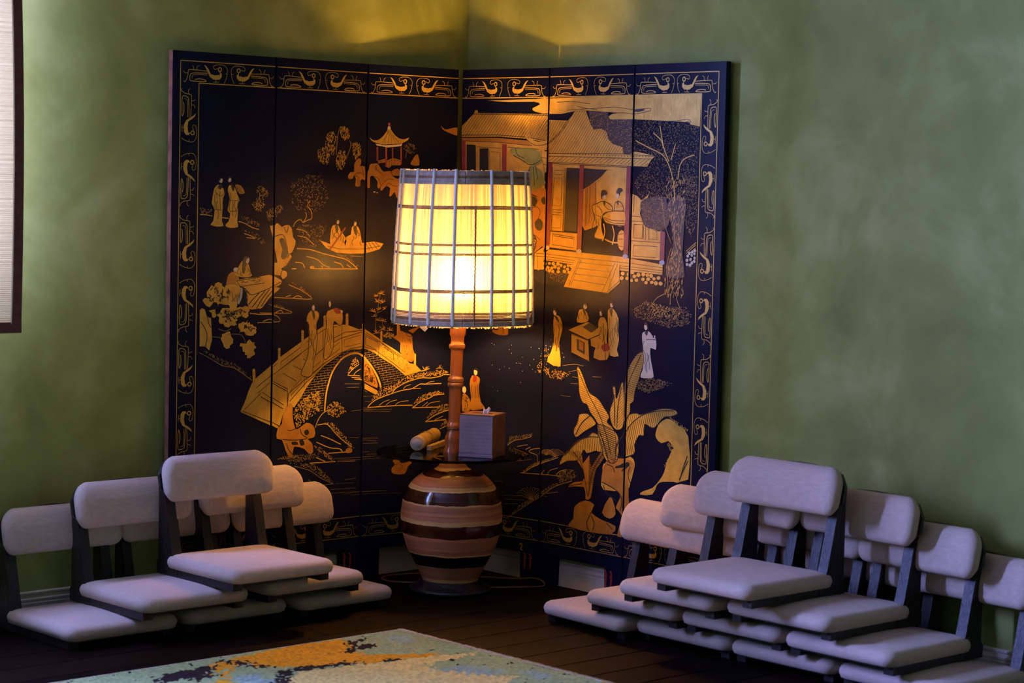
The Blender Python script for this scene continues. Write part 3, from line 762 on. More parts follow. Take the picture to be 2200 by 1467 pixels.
(2,'painted_bridge','''
fg1 0 7,1533 9,1426 7,1426
fg1 0 8,1536 7,1530 7,1526 7,1546 7,1542
sk2 11 7,1513 8,1513
fg0 0 7,1512 17,1508 112,1453 133,1435 246,1373 291,1343 340,1296 382,1287 428,1248 397,1238 311,1220 221,1286 128,1337 83,1366 29,1387 7,1393
sk2 17 14,1469 102,1430 97,1383 15,1418 14,1469
sk2 17 112,1444 111,1346
sk2 17 7,1483 112,1430
sk2 17 17,1491 236,1365
sk2 17 243,1362 305,1320
sk2 17 7,1404 86,1383 220,1300 307,1240
sk2 17 147,1401 219,1357 220,1323
sk2 17 133,1421 271,1333
dk3 11/70/45/-40 140,1410 236,1351 376,1267 314,1240 224,1306 134,1359
fg1 0 121,1483 135,1483 137,1427 121,1427
fg1 0 137,1489 135,1483 131,1479 125,1479 121,1483 119,1489 121,1495 125,1499 130,1499 135,1495
fg1 0 268,1421 283,1420 285,1363 269,1364
fg1 0 284,1426 283,1420 279,1416 273,1417 268,1420 267,1426 268,1432 273,1436 278,1436 283,1432
fg1 0 370,1338 385,1338 387,1281 370,1281
fg1 0 386,1344 385,1338 380,1334 375,1334 370,1338 368,1344 370,1350 374,1354 380,1354 384,1350
sg1 60 7,1347 9,1341 17,1332 27,1323 37,1312 47,1301 59,1288 70,1274 82,1258 94,1240 105,1222 113,1205 120,1189 125,1175 128,1166 130,1159 131,1154
fr0 0 7,1336 31,1308 62,1272 91,1225 111,1167 106,1153 62,1169 13,1193 7,1203 7,1272
fg1 0 13,1184 104,1139 97,1112 14,1151
dk3 18/60/75/ 7,1336 54,1270 100,1167 17,1198
'''),
(2,'painted_brickwork','''
sd1 10 37,1385 40,1371
sd1 10 7,1367 51,1372
sd1 10 15,1369 18,1355
sd1 10 65,1374 68,1360
sd1 10 7,1353 81,1362
sd1 10 43,1358 46,1344
sd1 10 93,1363 96,1349
sd1 10 16,1341 104,1350
sd1 10 71,1347 74,1333
sd1 10 35,1329 123,1338
sd1 10 49,1330 52,1316
sd1 10 99,1335 102,1322
sd1 10 50,1316 143,1326
sd1 10 77,1319 80,1305
sd1 10 127,1324 130,1311
sd1 10 65,1304 162,1314
sd1 10 105,1308 108,1294
sd1 10 155,1313 158,1299
sd1 10 76,1291 181,1302
sd1 10 83,1292 86,1278
sd1 10 133,1297 136,1283
sd1 10 183,1302 186,1288
sd1 10 87,1278 204,1290
sd1 10 111,1280 113,1267
sd1 10 161,1286 164,1272
sd1 10 211,1291 214,1277
sd1 10 98,1265 223,1278
sd1 10 138,1269 141,1255
sd1 10 189,1274 192,1261
sd1 10 109,1252 242,1266
sd1 10 116,1253 119,1239
sd1 10 167,1258 169,1244
sd1 10 217,1263 220,1249
sd1 10 116,1239 258,1253
sd1 10 144,1242 147,1228
sd1 10 195,1247 198,1233
sd1 10 245,1252 248,1238
sd1 10 127,1226 277,1241
sd1 10 172,1230 175,1217
sd1 10 223,1235 226,1222
sd1 10 274,1241 276,1227
sd1 10 130,1212 296,1229
sd1 10 150,1214 153,1200
sd1 10 201,1219 203,1205
sd1 10 251,1224 254,1210
sd1 10 302,1229 305,1215
sd1 10 137,1199 299,1215
sd1 10 178,1203 181,1189
sd1 10 229,1208 232,1194
sd1 10 279,1213 282,1199
sd1 10 144,1185 269,1198
sd1 10 156,1186 159,1173
sd1 10 206,1191 209,1178
sd1 10 147,1171 240,1181
sd1 10 184,1175 187,1161
sd1 10 158,1158 186,1161
'''),
(1,'painted_brickwork','''
sd1 10 669,1366 669,1367
sd1 12 553,1387 556,1372
sd1 12 608,1391 611,1376
sd1 12 515,1369 654,1379
sd1 12 528,1370 531,1356
sd1 12 484,1352 530,1356
sd1 12 504,1354 506,1339
sd1 12 453,1336 495,1338
sd1 12 479,1337 482,1323
sd1 12 423,1319 481,1323
sd1 12 454,1321 457,1306
sd1 12 388,1302 467,1307
sd1 12 376,1301 378,1287
sd1 12 430,1305 433,1290
sd1 12 366,1286 453,1291
sd1 12 405,1288 408,1274
sd1 12 348,1270 439,1276
sd1 12 381,1272 384,1257
sd1 12 435,1276 438,1261
sd1 12 330,1254 429,1260
sd1 12 357,1256 359,1241
sd1 12 411,1259 413,1245
sd1 12 316,1239 424,1245
sd1 12 332,1240 335,1225
sd1 12 386,1243 389,1228
sd1 12 299,1223 418,1230
sd1 12 308,1223 311,1209
sd1 12 362,1227 365,1212
sd1 12 285,1207 408,1215
sd1 12 284,1207 286,1193
sd1 12 338,1211 340,1196
sd1 12 392,1214 394,1199
sd1 12 267,1192 403,1200
sd1 12 260,1191 262,1177
sd1 12 313,1195 316,1180
sd1 12 367,1198 370,1183
sd1 12 253,1176 401,1185
sd1 12 289,1178 292,1164
sd1 12 343,1182 345,1167
sd1 12 397,1185 400,1170
sd1 12 240,1161 395,1170
sd1 12 265,1162 268,1148
sd1 12 319,1166 321,1151
sd1 12 372,1169 375,1154
sd1 12 230,1146 394,1155
sd1 12 241,1146 243,1132
sd1 12 294,1149 297,1135
sd1 12 348,1153 351,1138
sd1 12 216,1130 388,1140
sd1 12 217,1130 219,1116
sd1 12 270,1133 273,1119
sd1 12 324,1137 326,1122
sd1 12 378,1140 380,1125
sd1 12 207,1115 383,1125
sd1 12 246,1117 249,1103
sd1 12 300,1121 302,1106
sd1 12 353,1124 356,1109
sd1 12 193,1100 381,1110
sd1 12 222,1102 225,1087
sd1 12 275,1105 278,1090
sd1 12 329,1108 332,1093
sd1 12 180,1085 380,1096
sd1 12 198,1086 201,1071
sd1 12 251,1089 254,1074
sd1 12 305,1092 307,1077
sd1 12 359,1095 361,1080
sd1 12 190,1071 378,1081
sd1 12 227,1073 230,1058
sd1 12 281,1076 283,1061
sd1 12 334,1079 337,1064
sd1 12 229,1058 381,1066
sd1 12 256,1060 259,1045
sd1 12 310,1063 313,1048
sd1 12 364,1065 367,1051
sd1 12 265,1045 380,1052
sd1 12 340,1049 342,1035
sd1 12 357,1036 378,1037
'''),
(1,'painted_figure','''
fg3 0 276,1633 301,1633 325,1626 334,1612 336,1593 327,1572 318,1547 322,1513 326,1475 324,1433 318,1390 308,1349 299,1312 296,1278 292,1253 273,1242 251,1241 226,1246 210,1259 217,1284 233,1314 248,1339 260,1378 264,1463 263,1542 253,1563 244,1569 245,1588 252,1608 261,1623
sk4 22 276,1633 290,1632 310,1630 325,1626 332,1617 336,1606 336,1593 331,1579 323,1565 318,1547 320,1526 324,1501 326,1475 325,1447 322,1418 318,1390 312,1362 304,1336 299,1312 297,1289 296,1268 292,1253 281,1244 266,1241 251,1241 235,1244 219,1249 210,1259 213,1274 223,1294 233,1314 243,1331 253,1349 260,1378 264,1431 264,1494 263,1542 257,1561 249,1564 244,1569 244,1581 247,1595 252,1608 259,1618 269,1627 276,1633
sk4 18 252,1567 264,1478 267,1448
sk4 18 271,1515 265,1473 281,1452 284,1430 270,1410
sk4 18 289,1516 278,1480 284,1444 299,1408 302,1372 290,1336
sk4 18 306,1543 320,1511 315,1479 298,1447 296,1415 312,1383
fp4 0 304,1647 302,1637 297,1631 290,1631 285,1637 283,1648 285,1657 290,1664 296,1663 302,1657
fk4 0 280,1630 285,1637 294,1633 301,1622 306,1606 305,1585 300,1574 289,1600
'''),
(1,'painted_figure','''
fg3 0 399,1627 414,1634 432,1637 448,1641 465,1643 488,1636 508,1622 514,1592 513,1562 506,1544 493,1536 471,1552 450,1564 444,1544 443,1511 447,1473 449,1432 438,1392 421,1360 399,1342 380,1341 376,1365 379,1407 386,1477 393,1545 390,1579 387,1598 391,1615
sk4 22 399,1627 408,1630 420,1633 432,1637 443,1640 454,1643 465,1643 480,1639 496,1633 508,1622 513,1604 515,1581 513,1562 509,1549 502,1540 493,1536 479,1544 463,1559 450,1564 445,1553 443,1534 443,1511 445,1486 449,1459 449,1432 443,1405 433,1379 421,1360 407,1347 392,1339 380,1341 376,1355 377,1377 379,1407 383,1451 389,1503 393,1545 392,1570 389,1585 387,1598 391,1611 396,1621 399,1627
sk4 18 399,1485 402,1455 389,1426
sk4 18 408,1524 400,1507 404,1491 415,1474 417,1457 408,1441
sk4 18 427,1492 432,1473 430,1455 425,1437 425,1418 430,1400
sk4 18 444,1549 445,1527 446,1460 447,1438
fp4 0 424,1666 423,1656 418,1649 412,1649 408,1656 406,1667 407,1678 412,1684 417,1684 422,1677
fR4 0 440,1640 458,1641 482,1636 498,1625 504,1614 488,1608 466,1608 448,1624
fp4 0 513,1620 511,1615 507,1612 502,1612 498,1615 496,1621 497,1626 501,1630 507,1629 511,1626
'''),
(1,'painted_rock','''
fr3 0 132,1091 145,1088 153,1071 153,1045 154,1012 163,971 176,939 190,935 208,943 231,958 256,970 283,965 306,951 319,928 323,904 319,888 307,878 284,876 267,874 280,863 300,846 309,818 309,792 296,783 277,785 262,799 243,816 205,830 169,834 161,810 158,782 150,770 138,771 122,790 105,819 93,851 80,879 58,885 40,891 39,917 47,946 62,961 78,977 80,1004 85,1035 108,1068
fk4 0 241,922 252,928 265,930 274,921 278,910 272,901 262,895 253,896 245,902 241,912
fk4 0 205,866 217,872 232,871 242,857 244,843 233,836 218,836 209,850
fk4 0 149,862 166,864 185,863 196,854 198,845 179,843 157,845 148,853
sk4 25 176,939 167,936 155,933 143,931 134,931 125,934 119,935
sk4 25 84,882 106,879 137,875 169,872 202,872 235,874 258,875
sk4 25 112,857 116,846 122,831 129,817 139,806 150,796 158,789
sk4 25 212,937 214,928 218,915 225,903 238,893 255,884 266,877
'''),
(1,'painted_foliage','''
dl3 23/300/48/ 165,1050 213,1100 286,1143 343,1147 361,1093 346,1028 297,1004 232,968 184,945 162,992
dl3 23/120/45/ 403,1051 461,1088 528,1065 550,1024 488,987 412,1011
sl3 25 323,937 328,951 336,970 346,988 358,1003 372,1016 387,1026 405,1033 423,1037 437,1040
sl3 25 256,987 262,1005 271,1030 279,1051 286,1065 291,1076 295,1083
'''),
(1,'painted_hill','''
sg1 29 339,952 358,954 386,956 413,952 437,934 459,910 482,888 505,869 528,852 550,837 570,824 589,814 601,807
sg1 29 365,888 382,882 406,874 432,864 462,851 494,836 517,826
sg1 29 333,850 360,839 398,823 433,811 462,805 489,803 509,799 520,793 525,786 528,782
sg1 29 425,778 602,777
sg1 29 335,758 402,730
sg1 29 286,728 477,725
dl1 17/150/36/ 388,963 447,960 549,874 619,799 593,794 482,888
dd1 17/200/33/ 42,770 122,785 268,782 367,782 351,756 269,749 188,741
dl1 17/90/33/ 308,839 367,815 477,735 452,730 351,790
fr1 0 559,796 571,801 585,801 595,799 602,794 605,782 600,772 578,769 556,772 553,784
dd1 17/170/33/ 132,741 317,720 402,664 466,601 424,612 287,697
sd1 18 173,717 204,710 247,698 287,685 317,668 343,650 371,633 405,617 441,602 466,592
sd1 18 341,589 466,592
sd1 18 278,631 341,589
'''),
(1,'painted_water','''
sd1 11 474,743 522,742 591,740 654,739 669,739
sd1 11 495,725 633,719
sd1 11 446,560 637,554
sd1 11 425,537 486,536 573,534 659,531 669,530
sd1 11 550,611 636,614
sd1 9 538,1188 654,1183
sd1 9 555,1165 648,1163
sd1 9 593,1023 623,1024 666,1024 669,1024
sd1 9 579,863 655,856
sd1 9 669,844 669,843
'''),
(2,'painted_water','''
sd1 11 7,739 28,739 71,740 101,741
sd1 11 7,530 60,528 135,525 187,522
sd1 11 40,753 182,753
sd1 9 7,1024 37,1024 98,1023 166,1021 215,1019
sd1 9 7,1018 204,1005
sd1 9 7,1037 37,1032
sd1 9 7,853 118,848
sd1 9 7,843 108,831
sd1 9 9,820 119,819
sd1 9 7,770 59,769
sd1 9 7,1143 35,1130
sd1 9 8,1106 80,1107
sd1 9 20,1073 64,1072
'''),
(1,'painted_island','''
sl1 20 560,1238 653,1231
sl1 20 560,1240 568,1248 580,1259 594,1270 611,1282 631,1293 645,1301
sl1 20 606,1238 610,1243 615,1249 623,1256 635,1262 648,1268 658,1273
sl1 20 589,1224 659,1217
sl1 20 612,1212 669,1207
dl1 17/70/39/ 559,1249 576,1289 598,1334 621,1347 645,1310 594,1275
'''),
(2,'painted_hill','''
sg1 27 37,1036 43,1043 52,1053 64,1062 77,1071 93,1080 113,1088 140,1096 170,1105 201,1112 232,1120 262,1127 290,1132 315,1135 336,1136 358,1139 380,1147 401,1158 419,1165 431,1166 441,1165 459,1164 498,1164 545,1164 580,1164
sg1 27 207,1112 216,1122 229,1135 245,1148 265,1159 288,1169 312,1178 335,1185 357,1190 379,1195 398,1199 417,1202 436,1204 456,1203 476,1201 498,1200 524,1202 551,1206 573,1209 583,1212 588,1216 596,1218 612,1218 631,1217 645,1216
sg1 27 43,1036 84,1038 143,1039 203,1040 263,1040 323,1039 366,1038
sg1 27 366,1022 384,1032 409,1047 433,1059 455,1067 477,1072 496,1078 508,1083 516,1089 530,1093 554,1095 583,1096 604,1097
sg1 27 366,1022 577,1018
sg1 27 465,931 485,942 513,958 544,972 579,983 616,992 642,998
sg1 27 465,931 620,938
sg1 27 575,881 644,906
sl1 17 296,1137 299,1142 305,1149 312,1155 325,1159 340,1163 351,1165
sl1 17 120,1046 129,1052 144,1061 158,1068 172,1072 186,1076 197,1078
sl1 17 172,1046 179,1052 190,1059 202,1066 219,1070 239,1073 252,1076
sl1 17 239,1046 246,1050 256,1056 270,1061 292,1064 318,1066 337,1067
sl1 17 440,1028 479,1052
sl1 17 468,1025 476,1031 487,1040 502,1047 525,1050 552,1052 571,1053
sl1 17 533,939 596,960
sl1 17 369,1139 426,1139
sl1 17 465,1166 472,1169 482,1173 493,1176 505,1178 518,1179 527,1180
dl1 17/420/36/ 64,1076 101,1139 156,1156 228,1167 255,1189 339,1224 435,1235 537,1246 641,1242 642,1223 573,1216 424,1209 312,1183 251,1152 201,1117 113,1093
dl1 17/130/36/ 371,1045 404,1081 472,1107 552,1118 604,1102 530,1097 428,1061
dd1 17/130/36/ 476,951 515,1001 577,1032 641,1039 641,1005 544,977
dd1 17/40/33/ 575,895 603,927 643,939 644,910
sl1 20 457,1248 489,1260
sl1 20 457,1248 421,1244
sl1 20 457,1248 431,1249
sl1 20 457,1248 471,1275
sl1 20 457,1248 436,1273
sl1 20 457,1248 461,1269
sl1 20 457,1248 442,1264
sl1 20 457,1248 434,1248
sl1 20 457,1248 481,1271
sd1 15 566,1259 548,1264
sd1 15 566,1259 590,1252
sd1 15 566,1259 558,1275
sd1 15 566,1259 575,1281
sd1 15 566,1259 561,1278
sd1 15 566,1259 536,1257
sd1 15 566,1259 542,1256
sd1 15 566,1259 584,1263
'''),
(2,'painted_tree_trunk','''
fr3 0 239,1535 249,1542 259,1537 261,1519 264,1500 274,1494 288,1491 305,1486 322,1479 340,1474 354,1461 357,1426 359,1387 370,1362 377,1341 369,1317 354,1302 334,1307 312,1320 290,1329 274,1341 274,1364 276,1389 271,1410 262,1427 245,1438 227,1447 214,1455 210,1462 224,1464 240,1472 240,1504
fr2 0 322,1496 445,1531 491,1539 404,1512 357,1478
dk4 12/26/60/70 275,1455 344,1453 360,1353 298,1340
sk4 18 264,1500 274,1497 289,1491 302,1485 309,1477 315,1468 323,1462 334,1460 348,1461 357,1461
'''),
(2,'painted_bamboo','''
sl1 15 123,1723 144,1737
sl1 15 123,1723 134,1741
sl1 15 123,1723 102,1724
sl1 15 123,1723 98,1728
sl1 15 123,1723 108,1735
sl1 15 123,1723 148,1716
sl1 15 123,1723 143,1719
sl1 15 123,1723 121,1743
sl1 15 123,1723 121,1739
sl1 15 92,1674 85,1688
sl1 15 92,1674 78,1696
sl1 15 92,1674 117,1670
sl1 15 92,1674 91,1691
sl1 15 92,1674 72,1674
sl1 15 92,1674 117,1685
sl1 15 92,1674 78,1693
sl1 15 92,1674 114,1684
sl1 15 92,1674 107,1692
sl1 15 133,1669 121,1687
sl1 15 133,1669 117,1681
sl1 15 133,1669 154,1679
sl1 15 133,1669 114,1685
sl1 15 133,1669 145,1685
sl1 15 133,1669 112,1664
sl1 15 133,1669 114,1681
sl1 15 133,1669 129,1690
sl1 15 133,1669 146,1687
sl1 15 61,1617 48,1633
sl1 15 61,1617 81,1629
sl1 15 61,1617 47,1635
sl1 15 61,1617 84,1620
sl1 15 61,1617 88,1611
sl1 15 61,1617 62,1635
sl1 15 61,1617 37,1623
sl1 15 61,1617 82,1615
sl1 15 61,1617 77,1631
sl1 15 107,1627 119,1636
sl1 15 107,1627 124,1635
sl1 15 107,1627 117,1640
sl1 15 107,1627 117,1644
sl1 15 107,1627 117,1643
sl1 15 107,1627 92,1625
sl1 15 107,1627 102,1645
sl1 15 107,1627 88,1636
sl1 15 107,1627 113,1638
sl1 15 153,1631 150,1646
sl1 15 153,1631 136,1629
sl1 15 153,1631 141,1642
sl1 15 153,1631 138,1636
sl1 15 153,1631 150,1647
sl1 15 153,1631 162,1648
sl1 15 153,1631 130,1643
sl1 15 153,1631 133,1625
sl1 15 153,1631 137,1642
sl1 15 75,1586 52,1588
sl1 15 75,1586 69,1596
sl1 15 75,1586 81,1597
sl1 15 75,1586 78,1600
sl1 15 75,1586 83,1605
sl1 15 75,1586 93,1591
sl1 15 75,1586 95,1592
sl1 15 75,1586 68,1597
sl1 15 75,1586 82,1601
sl1 15 104,1562 131,1558
sl1 15 104,1562 111,1577
sl1 15 104,1562 119,1563
sl1 15 104,1562 81,1564
sl1 15 104,1562 110,1575
sl1 15 104,1562 116,1582
sl1 15 104,1562 94,1578
sl1 15 104,1562 87,1571
sl1 15 104,1562 123,1558
sl1 15 136,1558 165,1553
sl1 15 136,1558 143,1573
sl1 15 136,1558 159,1552
sl1 15 136,1558 129,1575
sl1 15 136,1558 158,1552
sl1 15 136,1558 119,1571
sl1 15 136,1558 111,1561
sl1 15 136,1558 131,1575
sl1 15 136,1558 160,1569
sl1 15 137,1508 112,1502
sl1 15 137,1508 112,1526
sl1 15 137,1508 156,1516
sl1 15 137,1508 121,1519
sl1 15 137,1508 158,1502
sl1 15 137,1508 146,1527
sl1 15 137,1508 151,1527
sl1 15 137,1508 152,1518
sl1 15 137,1508 155,1518
sl1 15 91,1486 94,1505
sl1 15 91,1486 73,1502
sl1 15 91,1486 88,1505
sl1 15 91,1486 113,1499
sl1 15 91,1486 70,1483
sl1 15 91,1486 86,1512
sl1 15 91,1486 117,1487
sl1 15 91,1486 63,1480
sl1 15 91,1486 84,1507
sl1 15 192,1499 210,1514
sl1 15 192,1499 190,1523
sl1 15 192,1499 183,1516
sl1 15 192,1499 211,1502
sl1 15 192,1499 172,1516
sl1 15 192,1499 164,1498
sl1 15 192,1499 207,1513
sl1 15 192,1499 172,1515
sl1 15 192,1499 211,1499
sl1 15 216,1668 214,1685
sl1 15 216,1668 216,1683
sl1 15 216,1668 196,1673
sl1 15 216,1668 230,1673
sl1 15 216,1668 196,1678
sl1 15 216,1668 236,1676
sl1 15 216,1668 195,1664
sl1 15 216,1668 241,1663
sl1 15 216,1668 226,1677
sl1 15 87,1708 101,1711
sl1 15 87,1708 98,1724
sl1 15 87,1708 96,1716
sl1 15 87,1708 71,1721
sl1 15 87,1708 68,1712
sl1 15 87,1708 82,1719
sl1 15 87,1708 92,1718
sl1 15 87,1708 70,1709
sl1 15 87,1708 74,1708
sd1 15 87,1501 86,1519 85,1544 85,1566 86,1582 88,1595 93,1605 105,1612 119,1616 130,1619
sd1 15 98,1608 99,1619 100,1636 101,1654 105,1678 110,1704 114,1723
sd1 15 137,1523 131,1566
dl1 17/60/45/ 138,1469 174,1492 221,1475 203,1453 157,1450
'''),
(2,'painted_duck','''
fr0 0 228,703 237,711 251,715 262,712 273,705 281,694 291,685 310,685 330,688 346,692 358,695 367,689 370,681 358,674 342,663 335,639 320,618 278,616 236,623 223,632 221,642 220,652 224,661 236,669 246,678 237,691
sk2 12 275,649 284,653 296,659 302,666 298,672 287,677 279,681
sk2 12 246,678 268,682
fr0 0 380,713 426,717 426,703 386,698
'''),
(1,'painted_water','''
sd1 7 542,523 569,524 609,527 652,528 669,527
sd1 7 600,513 632,514 669,513
sd1 7 483,591 622,588
sd1 7 491,733 537,731 602,728 665,726 669,726
sd1 7 491,724 619,717
'''),
(2,'painted_water','''
sd1 7 7,527 26,527 78,526 116,525
sd1 7 7,513 61,513 139,510 230,505 295,502
sd1 7 7,726 45,726 97,726 133,727
'''),
(2,'painted_eave','''
fr0 0 538,2748 550,2737 568,2725 587,2727 610,2732 639,2739 662,2739 662,2727 662,2693 649,2692 619,2700 583,2711 552,2725 539,2739
'''),
(3,'painted_hall','''
fg0 0 7,2750 100,2824 113,2848 131,2848 135,2831 685,2821 685,2651 527,2673 300,2686 7,2682
sk2 12 685,2654 685,2652
sk2 12 685,2680 673,2656
sk2 12 685,2706 653,2658
sk2 12 685,2732 633,2660
sk2 12 685,2758 613,2662
sk2 12 685,2785 594,2664
sk2 12 685,2811 576,2669
sk2 12 679,2821 556,2671
sk2 12 657,2821 536,2673
sk2 12 635,2820 516,2675
sk2 12 615,2822 496,2677
sk2 12 593,2821 474,2676
sk2 12 571,2821 453,2678
sk2 12 551,2823 433,2680
sk2 12 529,2822 411,2680
sk2 12 506,2822 391,2682
sk2 12 486,2824 370,2684
sk2 12 464,2823 348,2683
sk2 12 444,2825 327,2685
sk2 12 421,2825 307,2687
sk2 12 399,2824 284,2686
sk2 12 379,2826 261,2686
sk2 12 356,2826 241,2688
sk2 12 333,2825 218,2687
sk2 12 313,2827 195,2686
sk2 12 290,2827 171,2685
sk2 12 267,2826 148,2684
sk2 12 247,2828 125,2684
sk2 12 224,2828 104,2686
sk2 12 201,2827 81,2685
sk2 12 180,2829 58,2684
sk2 12 157,2829 34,2683
sk2 12 136,2831 11,2683
sk2 12 127,2847 7,2702
sk2 12 59,2793 7,2730
sk2 18 100,2823 685,2813
sk2 18 135,2831 685,2821
sk2 18 7,2695 300,2696 527,2683 685,2661
fr0 0 7,2678 300,2679 528,2664 685,2643 685,2623 301,2652 7,2660
sk2 15 7,2678 300,2679 528,2664 685,2643
sk2 15 7,2660 301,2652 685,2623
fg0 0 19,2658 301,2650 666,2623 674,2366 27,2355
fP3 0 9,2660 41,2660 50,2355 18,2354
fP3 0 336,2641 372,2639 375,2361 340,2360
fk1 0 49,2638 123,2635 135,2356 54,2355
fk1 0 155,2614 227,2615 234,2358 162,2357
sk2 15 132,2624 328,2615
sk2 15 236,2608 247,2358
sk2 15 381,2622 650,2610
sk2 15 249,2595 320,2588 327,2360
fg0 0 543,2792 685,2792 685,2693 685,2654 547,2683
sk2 12 685,2663 685,2658
sk2 12 685,2691 666,2659
sk2 12 685,2715 649,2664
sk2 12 685,2740 631,2669
sk2 12 685,2764 611,2671
sk2 12 685,2789 594,2676
sk2 12 667,2791 574,2677
sk2 12 644,2790 556,2682
sk2 12 622,2789 548,2698
sk2 12 602,2791 546,2723
sk2 12 580,2790 545,2748
sk2 12 558,2790 546,2775
fg1 0 681,2785 685,2785 685,2594 684,2617 685,2657
sk3 12 685,2620 685,2614
sk3 12 685,2646 685,2641
sk3 12 685,2673 685,2671
sk3 12 685,2700 685,2695
sk3 12 685,2727 685,2719
sk3 12 685,2754 684,2743
sk3 12 685,2781 684,2769
fp4 0 685,2015 685,2017 682,2026 685,2034 685,2037
fg1 0 685,1951 674,1953 671,1989 685,2001
sk3 15 675,1989 685,1988
sk3 15 676,1973 685,1972
sk3 15 673,1959 685,1958
fg1 0 609,1991 678,2030 680,1894 609,1893
sk3 16 613,1990 679,1987
sk3 16 613,1973 679,1971
sk3 16 632,1971 632,1895
'''),
(4,'painted_hall','''
fg0 0 7,2821 9,2650 7,2651
sk2 12 7,2660 7,2654
sk2 12 7,2687 7,2680
sk2 12 7,2711 7,2706
sk2 12 7,2738 7,2732
sk2 12 7,2762 7,2758
sk2 12 7,2787 7,2785
sk2 12 7,2814 7,2811
sk2 18 7,2661 8,2660
fr0 0 7,2643 9,2642 10,2622 7,2623
sk2 15 7,2643 9,2642
sk2 15 7,2623 10,2622
fg0 0 7,2693 7,2653 7,2654
fg1 0 7,2785 168,2780 223,2833 316,2835 336,2798 360,2753 384,2727 448,2733 494,2714 510,2669 542,2643 624,2624 630,2586 7,2584 7,2594
sk3 12 626,2594 619,2586
sk3 12 624,2617 599,2587
sk3 12 610,2627 579,2588
sk3 12 592,2630 557,2586
sk3 12 574,2634 536,2587
sk3 12 556,2638 516,2588
sk3 12 538,2642 494,2586
sk3 12 527,2654 473,2587
sk3 12 514,2663 453,2588
sk3 12 504,2678 430,2586
sk3 12 498,2696 409,2587
sk3 12 491,2713 389,2588
sk3 12 475,2720 366,2586
sk3 12 459,2727 345,2587
sk3 12 441,2731 325,2588
sk3 12 418,2729 301,2586
sk3 12 395,2727 281,2587
sk3 12 377,2731 260,2588
sk3 12 365,2743 236,2586
sk3 12 356,2758 215,2587
sk3 12 347,2774 192,2585
sk3 12 338,2789 171,2586
sk3 12 331,2807 150,2586
sk3 12 322,2822 126,2585
sk3 12 310,2834 105,2585
sk3 12 287,2833 84,2586
sk3 12 266,2834 60,2584
sk3 12 243,2832 39,2585
sk3 12 217,2828 17,2586
sk3 12 154,2778 7,2593
sk3 12 133,2779 7,2620
sk3 12 112,2781 7,2646
sk3 12 90,2782 7,2673
sk3 12 69,2783 7,2700
sk3 12 45,2781 7,2727
sk3 12 24,2782 7,2754
sk3 12 7,2784 7,2781
sk3 18 168,2780 86,2702 7,2650
sk3 18 178,2777 97,2699 7,2643
fg1 0 670,2592 699,2597 699,2513 7,2535 7,2576 7,2584
sk3 12 699,2540 676,2523
sk3 12 699,2558 645,2525
sk3 12 671,2559 610,2526
sk3 12 636,2559 576,2526
sk3 12 601,2560 541,2527
sk3 12 567,2560 509,2529
sk3 12 532,2561 474,2529
sk3 12 497,2561 439,2530
sk3 12 461,2562 403,2530
sk3 12 426,2562 367,2531
sk3 12 390,2563 335,2533
sk3 12 355,2563 299,2533
sk3 12 319,2564 263,2534
sk3 12 283,2564 227,2534
sk3 12 247,2565 195,2537
sk3 12 210,2565 158,2537
sk3 12 174,2566 121,2538
sk3 12 137,2566 85,2538
sk3 12 101,2567 48,2538
sk3 12 64,2567 14,2541
sk3 12 27,2568 11,2560
sk3 18 7,2585 634,2585 699,2581
sk3 18 7,2571 699,2560
sk3 18 10,2535 690,2515 699,2515
sk3 18 10,2528 664,2508
fk3 0 25,2587 22,2584 15,2584 11,2587 15,2589 21,2589
fk3 0 51,2586 47,2584 41,2584 37,2586 41,2588 47,2588
fk3 0 76,2586 73,2583 67,2583 63,2586 66,2588 73,2588
fk3 0 102,2585 99,2583 92,2583 89,2585 92,2587 99,2587
fk3 0 128,2585 125,2582 118,2582 115,2585 118,2587 124,2587
fk3 0 153,2584 150,2582 144,2582 140,2584 143,2586 150,2586
fk3 0 179,2584 176,2581 169,2581 166,2584 169,2586 176,2586
fk3 0 204,2583 201,2581 195,2581 191,2583 194,2585 201,2585
fk3 0 230,2583 226,2580 220,2580 217,2583 220,2585 226,2585
fk3 0 255,2582 252,2580 245,2580 242,2582 245,2584 252,2584
fk3 0 280,2582 277,2579 270,2579 267,2582 270,2584 277,2584
fk3 0 305,2581 302,2579 296,2579 292,2581 295,2583 302,2583
fk3 0 330,2581 327,2578 321,2578 317,2581 321,2583 327,2583
fk3 0 355,2580 352,2578 346,2578 342,2580 346,2582 352,2582
fk3 0 380,2580 377,2577 371,2577 367,2580 370,2582 377,2582
fk3 0 405,2579 402,2577 396,2577 392,2579 395,2581 402,2581
fk3 0 430,2579 427,2576 420,2576 417,2579 420,2581 427,2581
fk3 0 455,2578 451,2576 445,2576 442,2578 445,2580 451,2580
fk3 0 479,2578 476,2575 470,2575 466,2578 470,2580 476,2580
fk3 0 504,2577 501,2575 494,2575 491,2577 494,2579 500,2579
fk3 0 528,2577 525,2574 519,2574 516,2577 519,2579 525,2579
fk3 0 553,2576 550,2574 543,2574 540,2576 543,2578 549,2578
fk3 0 577,2576 574,2573 568,2573 564,2576 567,2578 574,2578
fk3 0 601,2575 598,2573 592,2573 589,2575 592,2577 598,2577
fk3 0 626,2575 622,2572 616,2572 613,2575 616,2577 622,2577
fk3 0 650,2574 647,2572 640,2572 637,2574 640,2576 646,2576
fk3 0 674,2574 671,2571 664,2571 661,2574 664,2576 671,2576
fk3 0 698,2573 695,2571 689,2571 685,2573 688,2575 695,2575
fg0 0 10,2535 663,2522 664,2491 11,2504
fP3 0 7,2536 44,2535 37,2043 7,2042 7,2495
fP3 0 276,2523 313,2522 307,2027 268,2029
